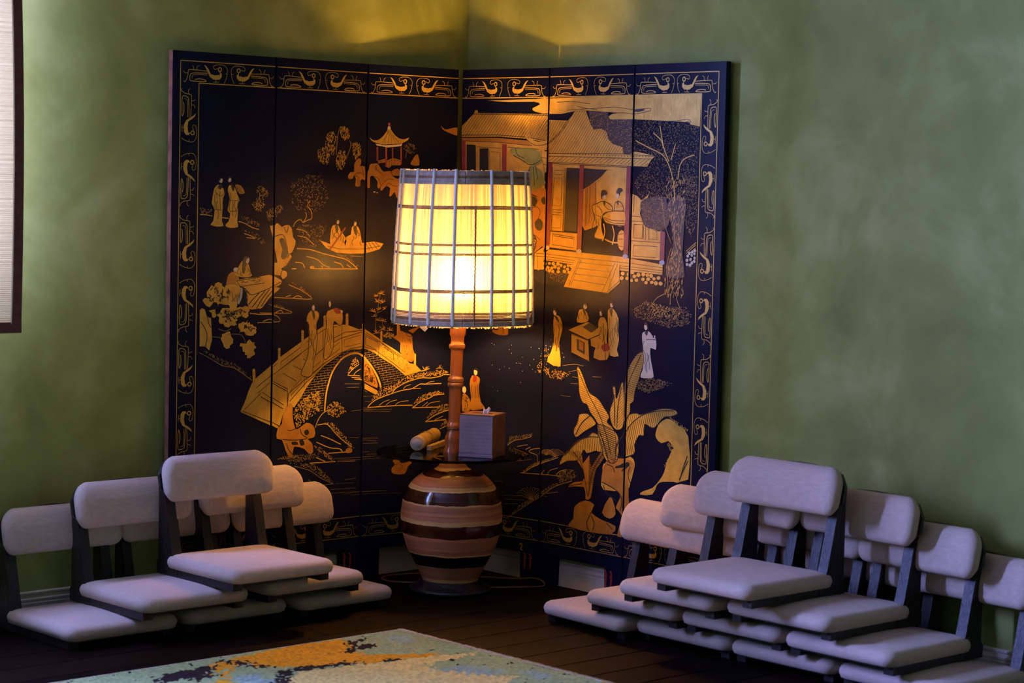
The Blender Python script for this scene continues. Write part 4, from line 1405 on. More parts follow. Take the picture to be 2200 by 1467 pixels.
fP3 0 663,2515 696,2514 691,2011 653,2013
fg1 0 45,2506 164,2503 156,2126 35,2129
sk3 15 66,2487 141,2487 127,2462 61,2461 66,2487
sk3 15 62,2441 131,2441 125,2276 53,2278 62,2441
sk3 15 58,2255 136,2253 134,2237 57,2239 58,2255
sk3 15 53,2225 131,2222 126,2146 48,2147 53,2225
sk3 15 148,2501 144,2127
sk3 15 157,2501 151,2127
sk3 15 48,2131 45,2500
fk2 0 168,2503 272,2501 263,2129 159,2133
fg1 0 35,2126 267,2120 266,2017 27,2029
sk3 18 63,2110 244,2094 240,2032 57,2046 63,2110
sk3 18 73,2098 235,2086
sk3 18 35,2125 267,2119
fk2 0 316,2501 502,2492 458,2455 386,2416 318,2379
fg1 0 502,2492 664,2494 660,2252 420,2235 416,2211 388,2153 331,2139 308,2164 318,2378 391,2416 458,2455
fr2 0 312,2378 415,2424 417,2211 388,2152 331,2138 310,2163
sk3 15 415,2424 417,2211
sk3 15 368,2403 366,2192 335,2165 332,2379
sk3 15 345,2389 344,2178
fp4 0 37,2027 33,2018 21,2013 7,2012 7,2015 7,2037 7,2040 20,2040 32,2036
fp4 0 310,2014 306,2006 295,2000 280,2000 269,2004 264,2013 268,2021 279,2027 294,2027 306,2023
fB4 0 691,1999 687,1990 676,1985 663,1984 651,1989 647,1997 651,2005 662,2011 675,2011 687,2007
fg1 0 698,2359 699,2357 699,1991 699,2200
fg1 0 31,2016 271,2008 638,1995 699,1988 699,1913 632,1916 254,1933 7,1951 7,2001
sk3 15 7,1988 272,1975 639,1963 699,1960
sk3 15 7,1972 254,1959 635,1943 699,1940
sk3 15 7,1958 254,1944 636,1930 699,1927
'''),
(3,'painted_drape','''
fG3 0 403,2616 497,2617 598,2610 632,2596 642,2577 653,2553 652,2531 625,2519 601,2510 618,2499 645,2484 661,2459 672,2432 681,2414 675,2399 635,2377 589,2364 556,2380 535,2410 534,2447 542,2483 559,2503 567,2517 538,2530 497,2543 459,2558 426,2576 398,2598
sk4 22 426,2574 444,2566 471,2555 497,2544 520,2533 543,2521 567,2517 595,2524 623,2537 643,2547
sk4 22 558,2510 544,2417
sk4 22 601,2510 621,2431
sk4 22 442,2616 446,2605 452,2589 461,2576 478,2567 499,2561 514,2556
sk4 22 584,2504 596,2391
'''),
(3,'painted_eave','''
fg3 0 518,2686 528,2693 544,2693 559,2679 580,2663 613,2657 648,2656 678,2663 685,2663 685,2607 654,2605 598,2617 562,2639 536,2663 522,2677
sk4 18 528,2669 545,2658 570,2643 598,2633 631,2633 666,2639 685,2643
sk4 18 544,2689 536,2673
fg3 0 641,2604 685,2598 685,2478 675,2468 661,2524 643,2564
sk4 15 643,2564 685,2558
sk4 15 661,2524 685,2518
sk4 15 641,2604 643,2564 661,2524 675,2468
'''),
(4,'painted_eave','''
fg3 0 7,2663 8,2663 20,2635 10,2607 7,2607
fg3 0 7,2598 10,2597 7,2478
'''),
(3,'painted_cloud','''
fg0 0 205,2905 234,2905 320,2905 456,2908 589,2910 661,2917 685,2913 685,2826 649,2823 592,2834 568,2843 565,2855 596,2867 624,2878 614,2888 573,2895 485,2895 382,2895 274,2900
fg1 0 549,2907 685,2912 685,2821 680,2821 678,2881 626,2888 575,2903
'''),
(4,'painted_cloud','''
fg0 0 7,2913 9,2912 26,2869 12,2826 7,2826
fg1 0 7,2912 693,2921 699,2921 699,2783 698,2784 564,2774 519,2781 503,2800 536,2819 581,2822 334,2837 223,2835 110,2820 7,2821
sk2 15 70,2889 101,2890 144,2891 183,2891 210,2890 233,2889 258,2887 291,2883 327,2879 351,2876
sk2 15 157,2842 226,2844 323,2847 407,2849 463,2852 507,2854 553,2854 604,2850 656,2843 699,2839
sk2 15 699,2814 682,2815 648,2819 617,2821 587,2821 558,2819 536,2816 520,2812 510,2807 505,2802 499,2795 499,2788 517,2783 560,2782 622,2783 698,2782 699,2782
sk2 15 240,2864 259,2860 286,2855 315,2850 348,2847 383,2844 408,2843
sk2 15 73,2801 97,2804 131,2809 158,2813 172,2818 180,2823 185,2826
'''),
(5,'painted_cloud','''
fg1 0 7,2921 521,2920 515,2738 444,2751 435,2763 298,2770 116,2778 7,2783
sk2 15 7,2839 46,2840 91,2843 122,2844 136,2841 137,2836 133,2831 126,2829 114,2827 97,2824 71,2820 41,2816 9,2814 7,2814
sk2 15 7,2782 92,2778 206,2773 298,2770 357,2773 397,2778 426,2780 443,2774 449,2764 452,2757
sk2 15 393,2760 408,2764 429,2769 443,2769 441,2762 432,2751 427,2742 434,2734 445,2727 453,2723
fk2 0 8,2836 32,2840 61,2843 80,2840 89,2835 75,2830 52,2826 29,2825 10,2826 7,2831
'''),
(5,'painted_hall','''
fg1 0 7,2597 17,2599 70,2593 180,2574 150,2555 117,2514 7,2513
sk3 12 57,2588 52,2582
sk3 12 38,2588 34,2582
sk3 12 128,2533 104,2520
sk3 12 136,2557 70,2520
sk3 12 102,2557 39,2522
sk3 12 68,2558 7,2523
sk3 12 33,2558 7,2540
sk3 18 7,2581 180,2573
sk3 18 7,2560 155,2557
sk3 18 7,2515 82,2514
fk3 0 16,2573 13,2570 7,2570 7,2573 7,2575 13,2575
fk3 0 40,2572 37,2570 31,2570 27,2572 30,2574 37,2574
fk3 0 64,2572 61,2570 54,2570 51,2572 54,2574 61,2574
fk3 0 88,2571 85,2569 78,2569 75,2571 78,2573 84,2573
fk3 0 111,2571 108,2569 102,2569 99,2571 102,2573 108,2573
fk3 0 135,2570 132,2568 126,2568 123,2570 126,2572 132,2572
fP3 0 237,2156 275,2145 273,1984 236,1989
fB4 0 278,1974 274,1966 263,1961 250,1960 239,1965 234,1973 238,1981 249,1986 262,1987 273,1982
fg1 0 7,2357 44,2347 80,2322 106,2336 140,2362 124,2330 81,2304 70,2247 103,2184 156,2173 218,2150 240,2150 237,1987 7,1991
sk3 18 27,2185 94,2184 95,2105 24,2106 27,2185
sk3 18 146,2170 209,2149 211,2104 145,2103 146,2170
sk3 18 29,2066 213,2063 208,1999 24,2003 29,2066
sk3 18 7,2231 75,2229
sk3 18 7,2203 98,2202
sk3 18 7,2090 238,2086
sk3 18 120,2185 119,2096
sk3 18 21,2347 21,2252
sk3 18 103,2178 101,2102
fg1 0 7,1988 251,1963 262,1956 260,1905 7,1913
sk3 15 7,1960 261,1945
sk3 15 7,1940 261,1928
sk3 15 7,1927 260,1915
'''),
(4,'painted_stonework','''
fg3 0 239,1915 226,1912 214,1918 213,1927 223,1933 236,1933 245,1925
fg3 0 42,1909 37,1901 24,1899 13,1904 12,1912 23,1917 35,1916
fg3 0 19,1893 12,1886 7,1886 7,1902 7,1905 17,1900
fg3 0 178,1911 168,1908 157,1913 157,1921 165,1927 177,1927 181,1919
fg3 0 51,1930 42,1924 29,1926 25,1933 29,1940 40,1942 49,1939
fg3 0 101,1912 93,1904 80,1904 72,1913 74,1923 88,1926 102,1923
fg3 0 128,1879 113,1876 101,1880 101,1889 111,1897 125,1895 130,1888
fg3 0 82,1884 76,1877 64,1877 55,1884 59,1892 70,1896 80,1893
fg3 0 8,1924 7,1921 7,1940 7,1939 12,1931
fg3 0 184,1887 173,1880 160,1881 154,1890 157,1900 171,1902 181,1897
fg3 0 148,1919 138,1915 127,1919 125,1927 132,1934 144,1934 153,1927
fg3 0 207,1899 195,1895 184,1898 181,1907 190,1914 202,1914 209,1907
fg3 0 221,1884 212,1877 200,1878 192,1885 195,1894 208,1896 218,1893
fg3 0 130,1902 120,1897 107,1899 102,1908 110,1917 122,1917 132,1912
fg3 0 209,1920 199,1917 189,1919 185,1928 193,1934 205,1936 215,1929
fg3 0 88,1932 79,1923 65,1922 57,1929 58,1939 69,1945 82,1941
fg3 0 123,1925 110,1922 98,1926 96,1936 106,1944 121,1942 129,1934
fg3 0 52,1886 44,1878 31,1880 22,1888 27,1897 41,1900 54,1895
fg3 0 75,1904 67,1898 53,1895 45,1903 48,1911 60,1916 71,1912
fg3 0 699,1872 699,1864 686,1862 675,1868 677,1877 688,1884 699,1882
fg3 0 667,1894 656,1887 642,1890 635,1899 642,1909 657,1910 669,1904
fg3 0 699,1886 696,1884 686,1891 686,1900 696,1909 699,1907
fg3 0 660,1868 649,1860 635,1861 626,1871 634,1880 646,1885 661,1879
'''),
(3,'painted_stonework','''
fg3 0 685,1886 685,1890 685,1899 685,1902
fg3 0 642,1929 636,1924 625,1923 619,1930 623,1937 632,1943 642,1937
fg3 0 654,1895 646,1889 633,1891 627,1900 634,1909 647,1912 657,1905
fg3 0 685,1921 685,1920 679,1926 678,1935 685,1940
fg3 0 663,1914 653,1909 642,1914 638,1922 645,1931 658,1930 665,1923
fg3 0 684,1897 672,1893 661,1900 661,1908 670,1915 682,1914 685,1905
'''),
(5,'painted_stonework','''
fg3 0 122,1867 110,1862 97,1866 94,1876 104,1883 117,1883 124,1876
fg3 0 90,1896 83,1887 68,1884 56,1892 59,1902 70,1909 85,1905
fg3 0 208,1874 197,1869 187,1873 183,1882 192,1889 204,1888 210,1882
fg3 0 161,1866 147,1865 135,1870 137,1880 149,1886 162,1885 168,1875
fg3 0 55,1883 43,1876 29,1880 25,1888 33,1897 47,1897 57,1892
fg3 0 8,1896 7,1887 7,1886 7,1907 7,1906
fg3 0 120,1891 106,1889 97,1896 96,1905 108,1913 122,1911 127,1900
fg3 0 226,1848 211,1842 200,1849 195,1858 205,1867 220,1867 229,1858
fg3 0 248,1886 242,1878 229,1875 218,1881 218,1890 229,1896 242,1895
fg3 0 160,1896 151,1889 137,1888 130,1895 131,1904 143,1907 155,1905
fg3 0 69,1858 57,1855 46,1858 42,1867 51,1875 65,1876 73,1868
fg3 0 191,1894 183,1886 170,1883 160,1891 161,1902 173,1905 185,1903
fg3 0 195,1858 189,1851 175,1849 166,1855 166,1863 178,1868 190,1868
fg3 0 267,1856 261,1847 247,1843 235,1849 234,1859 246,1867 258,1864
fg3 0 32,1857 23,1852 11,1854 7,1860 10,1869 21,1873 30,1867
fg3 0 144,1847 131,1846 121,1850 122,1859 132,1865 143,1864 149,1855
fg3 0 40,1906 30,1899 16,1898 7,1905 10,1915 23,1919 36,1916
fp3 0 493,1973 484,1973 477,1977 477,1985 484,1990 492,1989 495,1981
fp3 0 513,2002 504,2000 498,2005 497,2013 502,2018 511,2017 514,2010
fp3 0 457,1966 450,1963 442,1966 440,1974 447,1979 454,1979 459,1973
fp3 0 494,2037 487,2031 478,2035 476,2042 481,2049 490,2050 497,2044
fp3 0 475,2032 470,2026 462,2024 455,2030 455,2038 463,2043 472,2041
fp3 0 460,1993 453,1987 444,1985 437,1993 441,2002 449,2004 457,2002
fp3 0 510,2026 503,2024 497,2028 494,2034 501,2040 509,2040 512,2033
fp3 0 463,2015 456,2010 449,2010 443,2017 447,2025 455,2027 461,2022
fp3 0 483,1996 477,1992 468,1993 466,2000 469,2007 477,2010 485,2004
fp3 0 490,2016 482,2015 476,2019 475,2027 481,2032 489,2031 493,2024
fp3 0 513,1986 506,1981 497,1985 492,1991 498,1999 507,2000 512,1995
fp3 0 514,2044 506,2041 497,2044 495,2052 501,2059 510,2059 516,2052
fp3 0 479,1960 470,1959 461,1964 463,1974 469,1978 479,1977 484,1969
sl1 18 439,2032 510,2083
sl1 18 439,2045 511,2096
sl1 18 442,2018 509,2065
'''),
(4,'painted_steps','''
fg4 0 262,1970 300,1972 576,1960 626,1958 631,1843 537,1780 482,1784 167,1799
sk5 18 295,1969 207,1806
sk5 18 307,1967 227,1813
sk5 18 587,1955 491,1788
sk5 18 610,1953 530,1782
sk5 18 291,1948 579,1939
sk5 18 274,1914 553,1903
sk5 18 253,1880 534,1869
sk5 18 243,1844 510,1827
sk5 18 627,1942 625,1853 541,1791
'''),
(4,'painted_figure','''
fg3 0 463,2310 486,2310 509,2305 536,2294 555,2280 558,2266 547,2254 516,2249 484,2240 471,2213 468,2181 472,2155 479,2130 489,2107 489,2092 459,2090 425,2096 415,2103 415,2115 430,2144 441,2168 419,2161 395,2154 402,2177 412,2206 409,2222 402,2238 393,2262 391,2283 406,2292 427,2297 445,2305
sk4 25 463,2310 475,2310 492,2308 509,2305 526,2298 544,2289 555,2280 559,2271 556,2262 547,2254 529,2250 504,2248 484,2240 474,2223 470,2202 468,2181 470,2163 474,2146 479,2130 485,2115 491,2101 489,2092 472,2090 445,2092 425,2096 416,2100 414,2106 415,2115 424,2133 436,2154 441,2168 429,2166 409,2156 395,2154 397,2167 406,2188 412,2206 411,2218 406,2227 402,2238 396,2253 391,2270 391,2283 399,2290 413,2293 427,2297 441,2302 454,2307 463,2310
sk4 18 406,2241 418,2196 421,2181 406,2165
sk4 18 427,2210 427,2199 428,2188 428,2177 428,2166
sk4 18 447,2208 449,2196 449,2184 446,2173 446,2161 449,2149
sk4 18 466,2230 461,2219 464,2207 470,2196 467,2173
fk4 0 460,2362 463,2372 470,2377 486,2377 501,2373 509,2365 511,2356 505,2349 495,2344 482,2344 471,2341 470,2330 470,2320 465,2322 461,2330 459,2345
fp5 0 503,2336 501,2328 496,2323 488,2323 482,2328 480,2335 482,2343 487,2348 495,2348 501,2343
sk5 15 482,2291 492,2284 506,2274 520,2266 532,2265 543,2266 551,2267
sk5 15 428,2284 439,2277 454,2268 465,2259 468,2251 467,2244 466,2240
sk5 15 420,2232 457,2220
sk5 15 431,2193 459,2168
fk5 0 477,2309 486,2315 496,2314 497,2297 493,2284 484,2295
'''),
(4,'painted_figure','''
fg3 0 577,2306 591,2314 608,2313 625,2304 638,2289 647,2273 644,2260 610,2254 576,2258 570,2282
sk4 25 577,2306 585,2309 597,2313 608,2313 619,2308 630,2299 638,2289 644,2279 648,2268 644,2260 624,2255 596,2254 576,2258 571,2272 574,2292 577,2306
fk4 0 585,2357 584,2367 588,2378 595,2386 605,2391 620,2390 632,2385 636,2378 635,2371 626,2368 617,2364 614,2352 613,2342 609,2348 603,2358 593,2357
fp5 0 606,2344 604,2335 599,2330 591,2330 585,2335 583,2343 585,2352 590,2357 598,2357 604,2352
sk4 15 586,2294 587,2290 587,2286 585,2282 585,2278 587,2274
sk4 15 601,2301 606,2296 604,2291 598,2286 597,2281 603,2276
sk4 15 617,2293 617,2290 617,2286 617,2283 617,2280 617,2277
sk4 15 627,2289 626,2285 634,2282
fk4 0 586,2313 596,2317 608,2316 606,2302 600,2291 591,2300
'''),
(4,'painted_table','''
fg4 0 480,2227 495,2239 520,2250 555,2256 592,2258 628,2263 655,2255 664,2214 655,2174 620,2169 577,2177 538,2181 506,2188 490,2201 483,2214 478,2221
sk5 22 480,2227 489,2233 503,2242 520,2250 542,2254 568,2257 592,2258 616,2258 639,2257 655,2255
sk5 22 483,2214 487,2207 494,2196 506,2188 526,2183 551,2179 577,2177 605,2175 634,2174 655,2174
sk5 18 485,2219 503,2214 529,2207 558,2202 592,2201 628,2201 653,2202
sk5 18 496,2205 514,2200 540,2193 568,2187 599,2186 631,2186 654,2186
sg4 44 486,2182 491,2169 497,2150 499,2131 494,2112 487,2094 481,2082
sg4 44 559,2171 565,2158 572,2140 576,2120 573,2099 567,2077 563,2062
sg4 44 499,2092 514,2087 537,2080 563,2075 594,2074 628,2076 653,2078
fg4 0 615,2137 634,2150 652,2143 657,2089 652,2036 636,2030 618,2043 608,2064 603,2089 605,2116
sk5 15 611,2121 649,2128
sk5 15 607,2096 650,2097
sk5 15 613,2057 652,2052
'''),
(4,'painted_tree','''
fk4 0 334,2836 499,2825 512,2783 698,2779 699,2685 699,2588 679,2583 636,2586 625,2627 544,2644 507,2670 494,2712 448,2732 384,2726 355,2771
dd5 11/465/30/ 334,2834 499,2822 510,2784 698,2779 699,2779 699,2599 634,2589 624,2627 542,2646 505,2672 494,2714 448,2733 384,2727 355,2772
'''),
(5,'painted_tree','''
fk4 0 7,2685 8,2589 7,2588
dd5 11/2134/30/ 7,2779 298,2767 444,2748 511,2735 510,2557 510,2331 80,2323 14,2428 142,2536 176,2574 70,2596 7,2599
sl5 29 341,2328 339,2355 335,2393 328,2432 315,2469 299,2506 281,2537 266,2558 250,2573 228,2587 196,2600 158,2612 122,2624 85,2638 48,2652 23,2662
sl5 29 290,2543 277,2565 259,2596 243,2630 231,2670 220,2713 213,2743
sl5 29 306,2556 337,2643
sl5 29 362,2444 365,2467 369,2498 376,2525 387,2542 400,2553 417,2563 440,2571 466,2577 484,2581
sl5 29 162,2706 180,2694 205,2678 225,2662 235,2645 240,2629 244,2618
fk4 0 73,2285 77,2313 106,2330 189,2350 271,2345 301,2274 303,2196 280,2166 244,2157 209,2157 174,2164 141,2165 112,2178 86,2229
dd5 12/420/30/ 73,2285 106,2330 271,2345 303,2196 244,2157 112,2178
dd5 12/380/30/ 421,2459 514,2460 515,2201 468,2113 422,2211
fk4 0 286,2302 305,2334 340,2346 387,2351 426,2335 430,2284 422,2211 416,2118 412,2025 430,1951 434,1901 372,1887 306,1895 287,1913 291,1945 314,1999 338,2059 340,2107 330,2159 304,2234
dl5 12/330/90/75 267,2457 421,2459 420,2273 393,2086 415,1962 430,1789 275,1781 279,1926 334,2053 330,2159 282,2301
sd5 22 237,2332 243,2312 251,2284 257,2257 260,2237 262,2219 268,2195 286,2157 308,2114 324,2084
sd5 22 392,2335 401,2312 413,2280 420,2255 418,2246 411,2245 404,2236 399,2208 394,2173 390,2148
sd5 22 325,2059 316,2034 303,1997 295,1958 298,1914 305,1869 308,1833 299,1812 285,1800 275,1793
sd5 22 387,2024 387,1990 388,1943 383,1899 369,1863 350,1831 335,1803 330,1777 329,1755 329,1740
sd5 22 386,1812 383,1802 379,1788 379,1774 387,1756 398,1738 407,1725
sd5 22 182,1725 191,1738 206,1756 224,1772 247,1784 273,1794 292,1801
sd5 22 346,2197 346,2174 346,2142 349,2110 358,2078 370,2046 378,2023
'''),
(5,'painted_grass','''
dd3 14/650/39/ 32,1692 145,1755 278,1724 449,1734 493,1693 478,1636 325,1608 194,1631 70,1649
dl3 15/110/52/ 137,1748 277,1731 433,1714 366,1660 192,1669
'''),
(4,'painted_grass','''
dd1 14/109/30/ 7,1890 219,1880 174,1819 49,1833 7,1889
'''),
(4,'painted_figure','''
fg1 0 87,1624 99,1631 114,1627 128,1625 143,1614 157,1585 166,1550 158,1519 147,1489 141,1462 140,1429 153,1371 153,1324 94,1324 37,1345 44,1371 69,1404 82,1440 90,1478 87,1515 83,1551 83,1592
sk4 18 87,1560 92,1537 91,1514 92,1444
sk4 18 111,1496 105,1479 108,1462 117,1446 119,1429 112,1412
sk4 18 129,1572 136,1545 134,1517 128,1489 127,1462 135,1434
sk4 18 150,1579 166,1550 143,1488 141,1457
fp3 0 110,1645 108,1634 101,1627 92,1627 84,1633 81,1644 84,1655 91,1662 100,1663 107,1656
fk3 0 87,1628 100,1626 119,1616 131,1598 136,1584 126,1588 111,1599 95,1615
fk5 0 110,1649 108,1657 103,1664 95,1665 87,1664 84,1660 84,1656 90,1655 97,1654 101,1646 104,1640 108,1643
'''),
(4,'painted_figure','''
fg1 0 301,1669 323,1676 348,1673 369,1653 382,1628 380,1612 364,1601 323,1594 285,1596 282,1614 291,1636 294,1655
sk4 18 299,1647 303,1641 301,1635 297,1629 296,1623 301,1617
sk4 18 321,1657 318,1653 320,1650 323,1646 324,1642 321,1639
sk4 18 343,1655 348,1649 346,1642 341,1635 340,1628 345,1622
sk4 18 366,1648 369,1642 368,1637 364,1631 363,1625 367,1619
fp3 0 368,1693 366,1684 357,1677 347,1677 339,1682 335,1691 338,1701 346,1708 356,1708 365,1703
fk3 0 329,1671 337,1678 349,1676 357,1653 358,1633 343,1649
fk5 0 365,1697 363,1705 358,1711 351,1713 344,1712 340,1708 340,1703 346,1703 353,1702 357,1694 359,1688 363,1691
'''),
(4,'painted_desk','''
fg2 0 216,1546 286,1573 378,1603 490,1563 482,1537 382,1499
fk3 0 333,1570 388,1597 464,1574 408,1541
fg2 0 241,1525 382,1496 397,1373 244,1416
fk3 0 288,1499 355,1481 357,1410 291,1432
fr4 0 306,1489 345,1479 345,1430 309,1440
fg2 0 402,1504 475,1530 471,1470 450,1455 409,1465
sk5 15 219,1544 382,1500 484,1538
sk5 15 241,1521 382,1495
sk5 15 387,1495 397,1375
'''),
(4,'painted_figure','''
fg4 0 480,1634 498,1639 517,1635 531,1613 540,1586 540,1559 537,1534 536,1514 538,1495 549,1474 558,1451 558,1418 542,1392 485,1385 432,1397 436,1434 457,1476 467,1500 473,1523 468,1563 463,1600 469,1622
sk4 18 469,1479 471,1464 462,1449
sk4 18 479,1584 487,1569 484,1554 476,1539 475,1523 484,1509
sk4 18 499,1587 492,1567 496,1549 507,1531 510,1512 501,1493
sk4 18 520,1574 530,1557 526,1539 515,1521 513,1503 525,1486
fp5 0 496,1661 494,1651 488,1644 481,1644 475,1650 472,1659 474,1669 480,1676 487,1676 493,1670
fR5 0 493,1471 518,1484 548,1489 562,1472 564,1451 540,1441 513,1440 497,1454
sk6 22 507,1603 509,1581 511,1549 515,1513 521,1470 528,1424 533,1391
fk5 0 497,1665 495,1672 491,1679 483,1680 476,1679 472,1675 473,1671 478,1670 485,1669 489,1661 491,1655 495,1658
'''),
(4,'painted_figure','''
fg3 0 545,1686 563,1694 586,1690 610,1668 628,1636 629,1600 626,1565 633,1539 637,1514 629,1484 621,1455 632,1434 636,1421 604,1414 568,1419 557,1445 552,1489 545,1568 540,1644 539,1674
sk4 18 551,1637 555,1614 554,1591 551,1567 551,1544 556,1521
sk4 18 568,1558 563,1541 566,1524 574,1507 575,1489 570,1472
sk4 18 582,1579 578,1556 581,1534 587,1511 589,1489 585,1466
sk4 18 596,1585 602,1566 600,1547 594,1527 593,1508 601,1490
sk4 18 608,1639 617,1623 614,1606 604,1589 603,1572 613,1556
sk4 18 623,1617 621,1566 620,1549 628,1532
fp4 0 582,1713 580,1704 574,1699 566,1698 560,1703 557,1712 559,1721 565,1726 573,1727 579,1722
fk4 0 554,1687 566,1692 579,1689 578,1667 574,1646 568,1647 562,1658 556,1673
fk5 0 583,1717 581,1725 576,1731 569,1733 562,1731 558,1728 558,1724 564,1723 571,1722 574,1714 577,1708 581,1711
'''),
(5,'painted_figure','''
fp1 0 121,1571 140,1578 161,1580 176,1573 188,1563 192,1553 197,1544 211,1545 224,1540 229,1507 226,1477 204,1482 182,1486 181,1455 189,1411 205,1363 214,1324 193,1311 162,1310 131,1308 109,1312 113,1330 125,1355 127,1385 127,1419 124,1458 120,1495 116,1523 113,1545 114,1561
sk4 15 134,1523 121,1495 128,1469 147,1443 150,1417 136,1389
sk4 15 156,1456 167,1434 163,1411 151,1388 150,1365 162,1343
sk4 15 175,1446 171,1429 174,1413 180,1396 182,1380 177,1363
fp3 0 155,1604 153,1593 147,1585 139,1585 132,1591 129,1602 131,1614 137,1621 146,1621 152,1615
fk3 0 134,1572 147,1579 161,1581 159,1568 153,1554 148,1553 144,1557 137,1564
sk2 22 145,1530 232,1535
fp3 0 200,1550 199,1544 196,1541 192,1541 189,1544 187,1549 188,1554 191,1558 195,1558 198,1555
fp3 0 220,1551 220,1546 217,1542 213,1542 210,1545 208,1550 209,1556 212,1559 216,1559 219,1556
fk4 0 129,1613 133,1623 141,1630 150,1625 158,1615 163,1603 165,1593 162,1589 157,1589 153,1600 149,1611 138,1613
'''),
(3,'painted_grass','''
dl1 17/7/36/ 649,1282 685,1297 685,1269
dp2 21/4/24/ 593,1440 685,1465 685,1318 683,1318 598,1272
'''),
(4,'painted_grass','''
dl1 17/122/36/ 7,1297 38,1308 239,1290 165,1245 88,1246 7,1269
dp2 21/9/24/ 7,1465 80,1484 255,1377 238,1323 7,1318
'''),
(5,'painted_grass','''
dd1 14/320/36/ 74,1281 206,1317 363,1298 295,1267 174,1225 85,1243
'''),
(4,'painted_banana_plant','''
fg1 0 593,1237 603,1244 616,1235 619,1200 623,1171 634,1188 648,1219 664,1263 678,1273 690,1164 692,1042 674,1001 647,992 623,995 601,1014 584,1048 576,1089 589,1130 605,1170 599,1208
sk3 22 593,1237 600,1239 609,1241 616,1235 619,1215 620,1187 623,1171 630,1179 639,1198 648,1219 658,1247 669,1276 678,1273 686,1210 692,1116 692,1042 682,1009 665,997 647,992 631,992 615,1000 601,1014 589,1035 579,1062 576,1089 583,1116 596,1144 605,1170 603,1196 598,1220 593,1237
fg1 0 699,1040 699,1037 695,1042 691,1141 692,1254 699,1309 699,1323
sk3 22 699,1041 699,1031 695,1042 692,1100 690,1184 692,1254 697,1295 699,1322 699,1324
fg1 0 323,1054 349,1064 379,1065 403,1060 426,1050 449,1032 464,1014 457,1003 437,992 403,973 364,952 329,929 300,916 284,932 279,957 290,977 306,999 313,1028
sk3 22 323,1054 338,1058 359,1063 379,1065 395,1063 411,1057 426,1050 441,1039 456,1026 464,1014 461,1006 452,1000 437,992 416,980 389,966 364,952 340,937 318,922 300,916 288,924 281,940 279,957 285,971 296,984 306,999 313,1018 319,1039 323,1054
fg1 0 246,841 281,873 319,902 363,918 402,929 422,946 438,956 466,954 494,939 519,894 530,851 506,847 470,851 431,840 396,830 380,841 368,847 349,817 323,783 277,773 229,766 190,747 166,736 171,758 190,789 215,815
sk3 22 246,841 264,858 291,882 319,902 348,913 378,921 402,929 417,940 426,950 438,956 456,956 476,951 494,939 511,911 526,876 530,851 517,845 494,849 470,851 445,844 418,835 396,830 384,836 377,846 368,847 356,830 342,804 323,783 294,775 260,771 229,766 203,754 179,741 166,736 166,748 177,768 190,789 209,808 230,828 246,841
fg1 0 696,1023 699,1054 699,1055 699,842 644,837 625,862 633,900 667,944 699,985 699,1005
sk3 22 696,1023 699,1040 699,1051
sk3 22 699,842 684,838 644,837 628,850 626,874 633,900 652,929 681,959 699,985 699,1002 699,1015 696,1023
fg1 0 473,1015 511,1018 565,998 613,984 649,954 657,880 645,811 607,793 563,802 537,829 515,875 485,951
sk3 22 473,1015 497,1011 532,1006 565,998 597,989 628,977 649,954 657,909 655,852 645,811 622,795 591,794 563,802 544,818 529,843 515,875 499,922 484,976 473,1015
fg1 0 295,1324 300,1335 313,1329 331,1306 353,1273 375,1231 402,1192 439,1174 477,1159 508,1133 534,1105 558,1083 572,1063 563,1045 555,1029 576,1017 602,1001 620,976 631,939 634,870 627,809 603,793 572,810 541,870 513,940 493,986 473,1021 444,1051 415,1075 400,1099 386,1118 367,1122 348,1128 331,1153 318,1185 314,1216 311,1250 301,1291
sk3 22 295,1324 299,1328 305,1332 313,1329 324,1316 338,1296 353,1273 367,1246 383,1216 402,1192 426,1178 453,1170 477,1159 498,1142 517,1123 534,1105 550,1090 564,1076 572,1063 568,1051 558,1040 555,1029 567,1021 585,1013 602,1001 614,985 624,966 631,939 634,896 633,845 627,809 613,795 593,795 572,810 552,845 531,896 513,940 498,972 487,998 473,1021 454,1042 433,1059 415,1075 404,1091 395,1107 386,1118 374,1122 361,1123 348,1128 337,1143 326,1163 318,1185 315,1206 314,1227 311,1250 306,1277 299,1305 295,1324
sk3 12 305,1325 318,1322
sk3 12 299,1314 325,1308
sk3 12 302,1301 336,1294
sk3 12 304,1289 348,1279
sk3 12 307,1276 355,1265
sk3 12 310,1263 362,1252
sk3 12 313,1251 374,1237
sk3 12 315,1238 381,1224
sk3 12 318,1225 388,1210
sk3 12 317,1214 399,1196
sk3 12 319,1201 441,1174
sk3 12 322,1188 482,1153
sk3 12 325,1176 497,1138
sk3 12 332,1162 513,1123
sk3 12 339,1149 529,1108
sk3 12 346,1135 544,1092
sk3 12 392,1113 559,1077
sk3 12 399,1099 571,1063
sk3 12 411,1085 565,1052
sk3 12 422,1071 559,1041
sk3 12 438,1055 553,1031
sk3 12 453,1040 581,1013
sk3 12 473,1024 601,997
sk3 12 480,1010 608,983
sk3 12 487,997 615,970
sk3 12 494,983 622,957
sk3 12 501,970 629,943
sk3 12 508,957 627,932
sk3 12 511,944 630,919
sk3 12 518,931 628,908
sk3 12 525,917 627,896
sk3 12 532,904 625,885
sk3 12 539,891 628,872
sk3 12 542,878 626,861
sk3 12 549,865 625,849
sk3 12 556,851 628,837
sk3 12 563,838 626,825
sk3 12 565,826 625,814
sk3 12 572,812 585,810
sk3 12 699,1284 699,1286
sk3 12 699,1274 699,1275
sk3 12 695,1262 699,1265
sk3 12 694,1251 699,1254
sk3 12 693,1240 699,1243
sk3 12 693,1229 699,1233
sk3 12 696,1220 699,1222
sk3 12 695,1209 699,1211
sk3 12 695,1198 699,1201
sk3 12 694,1187 699,1190
sk3 12 693,1176 699,1179
sk3 12 697,1166 699,1169
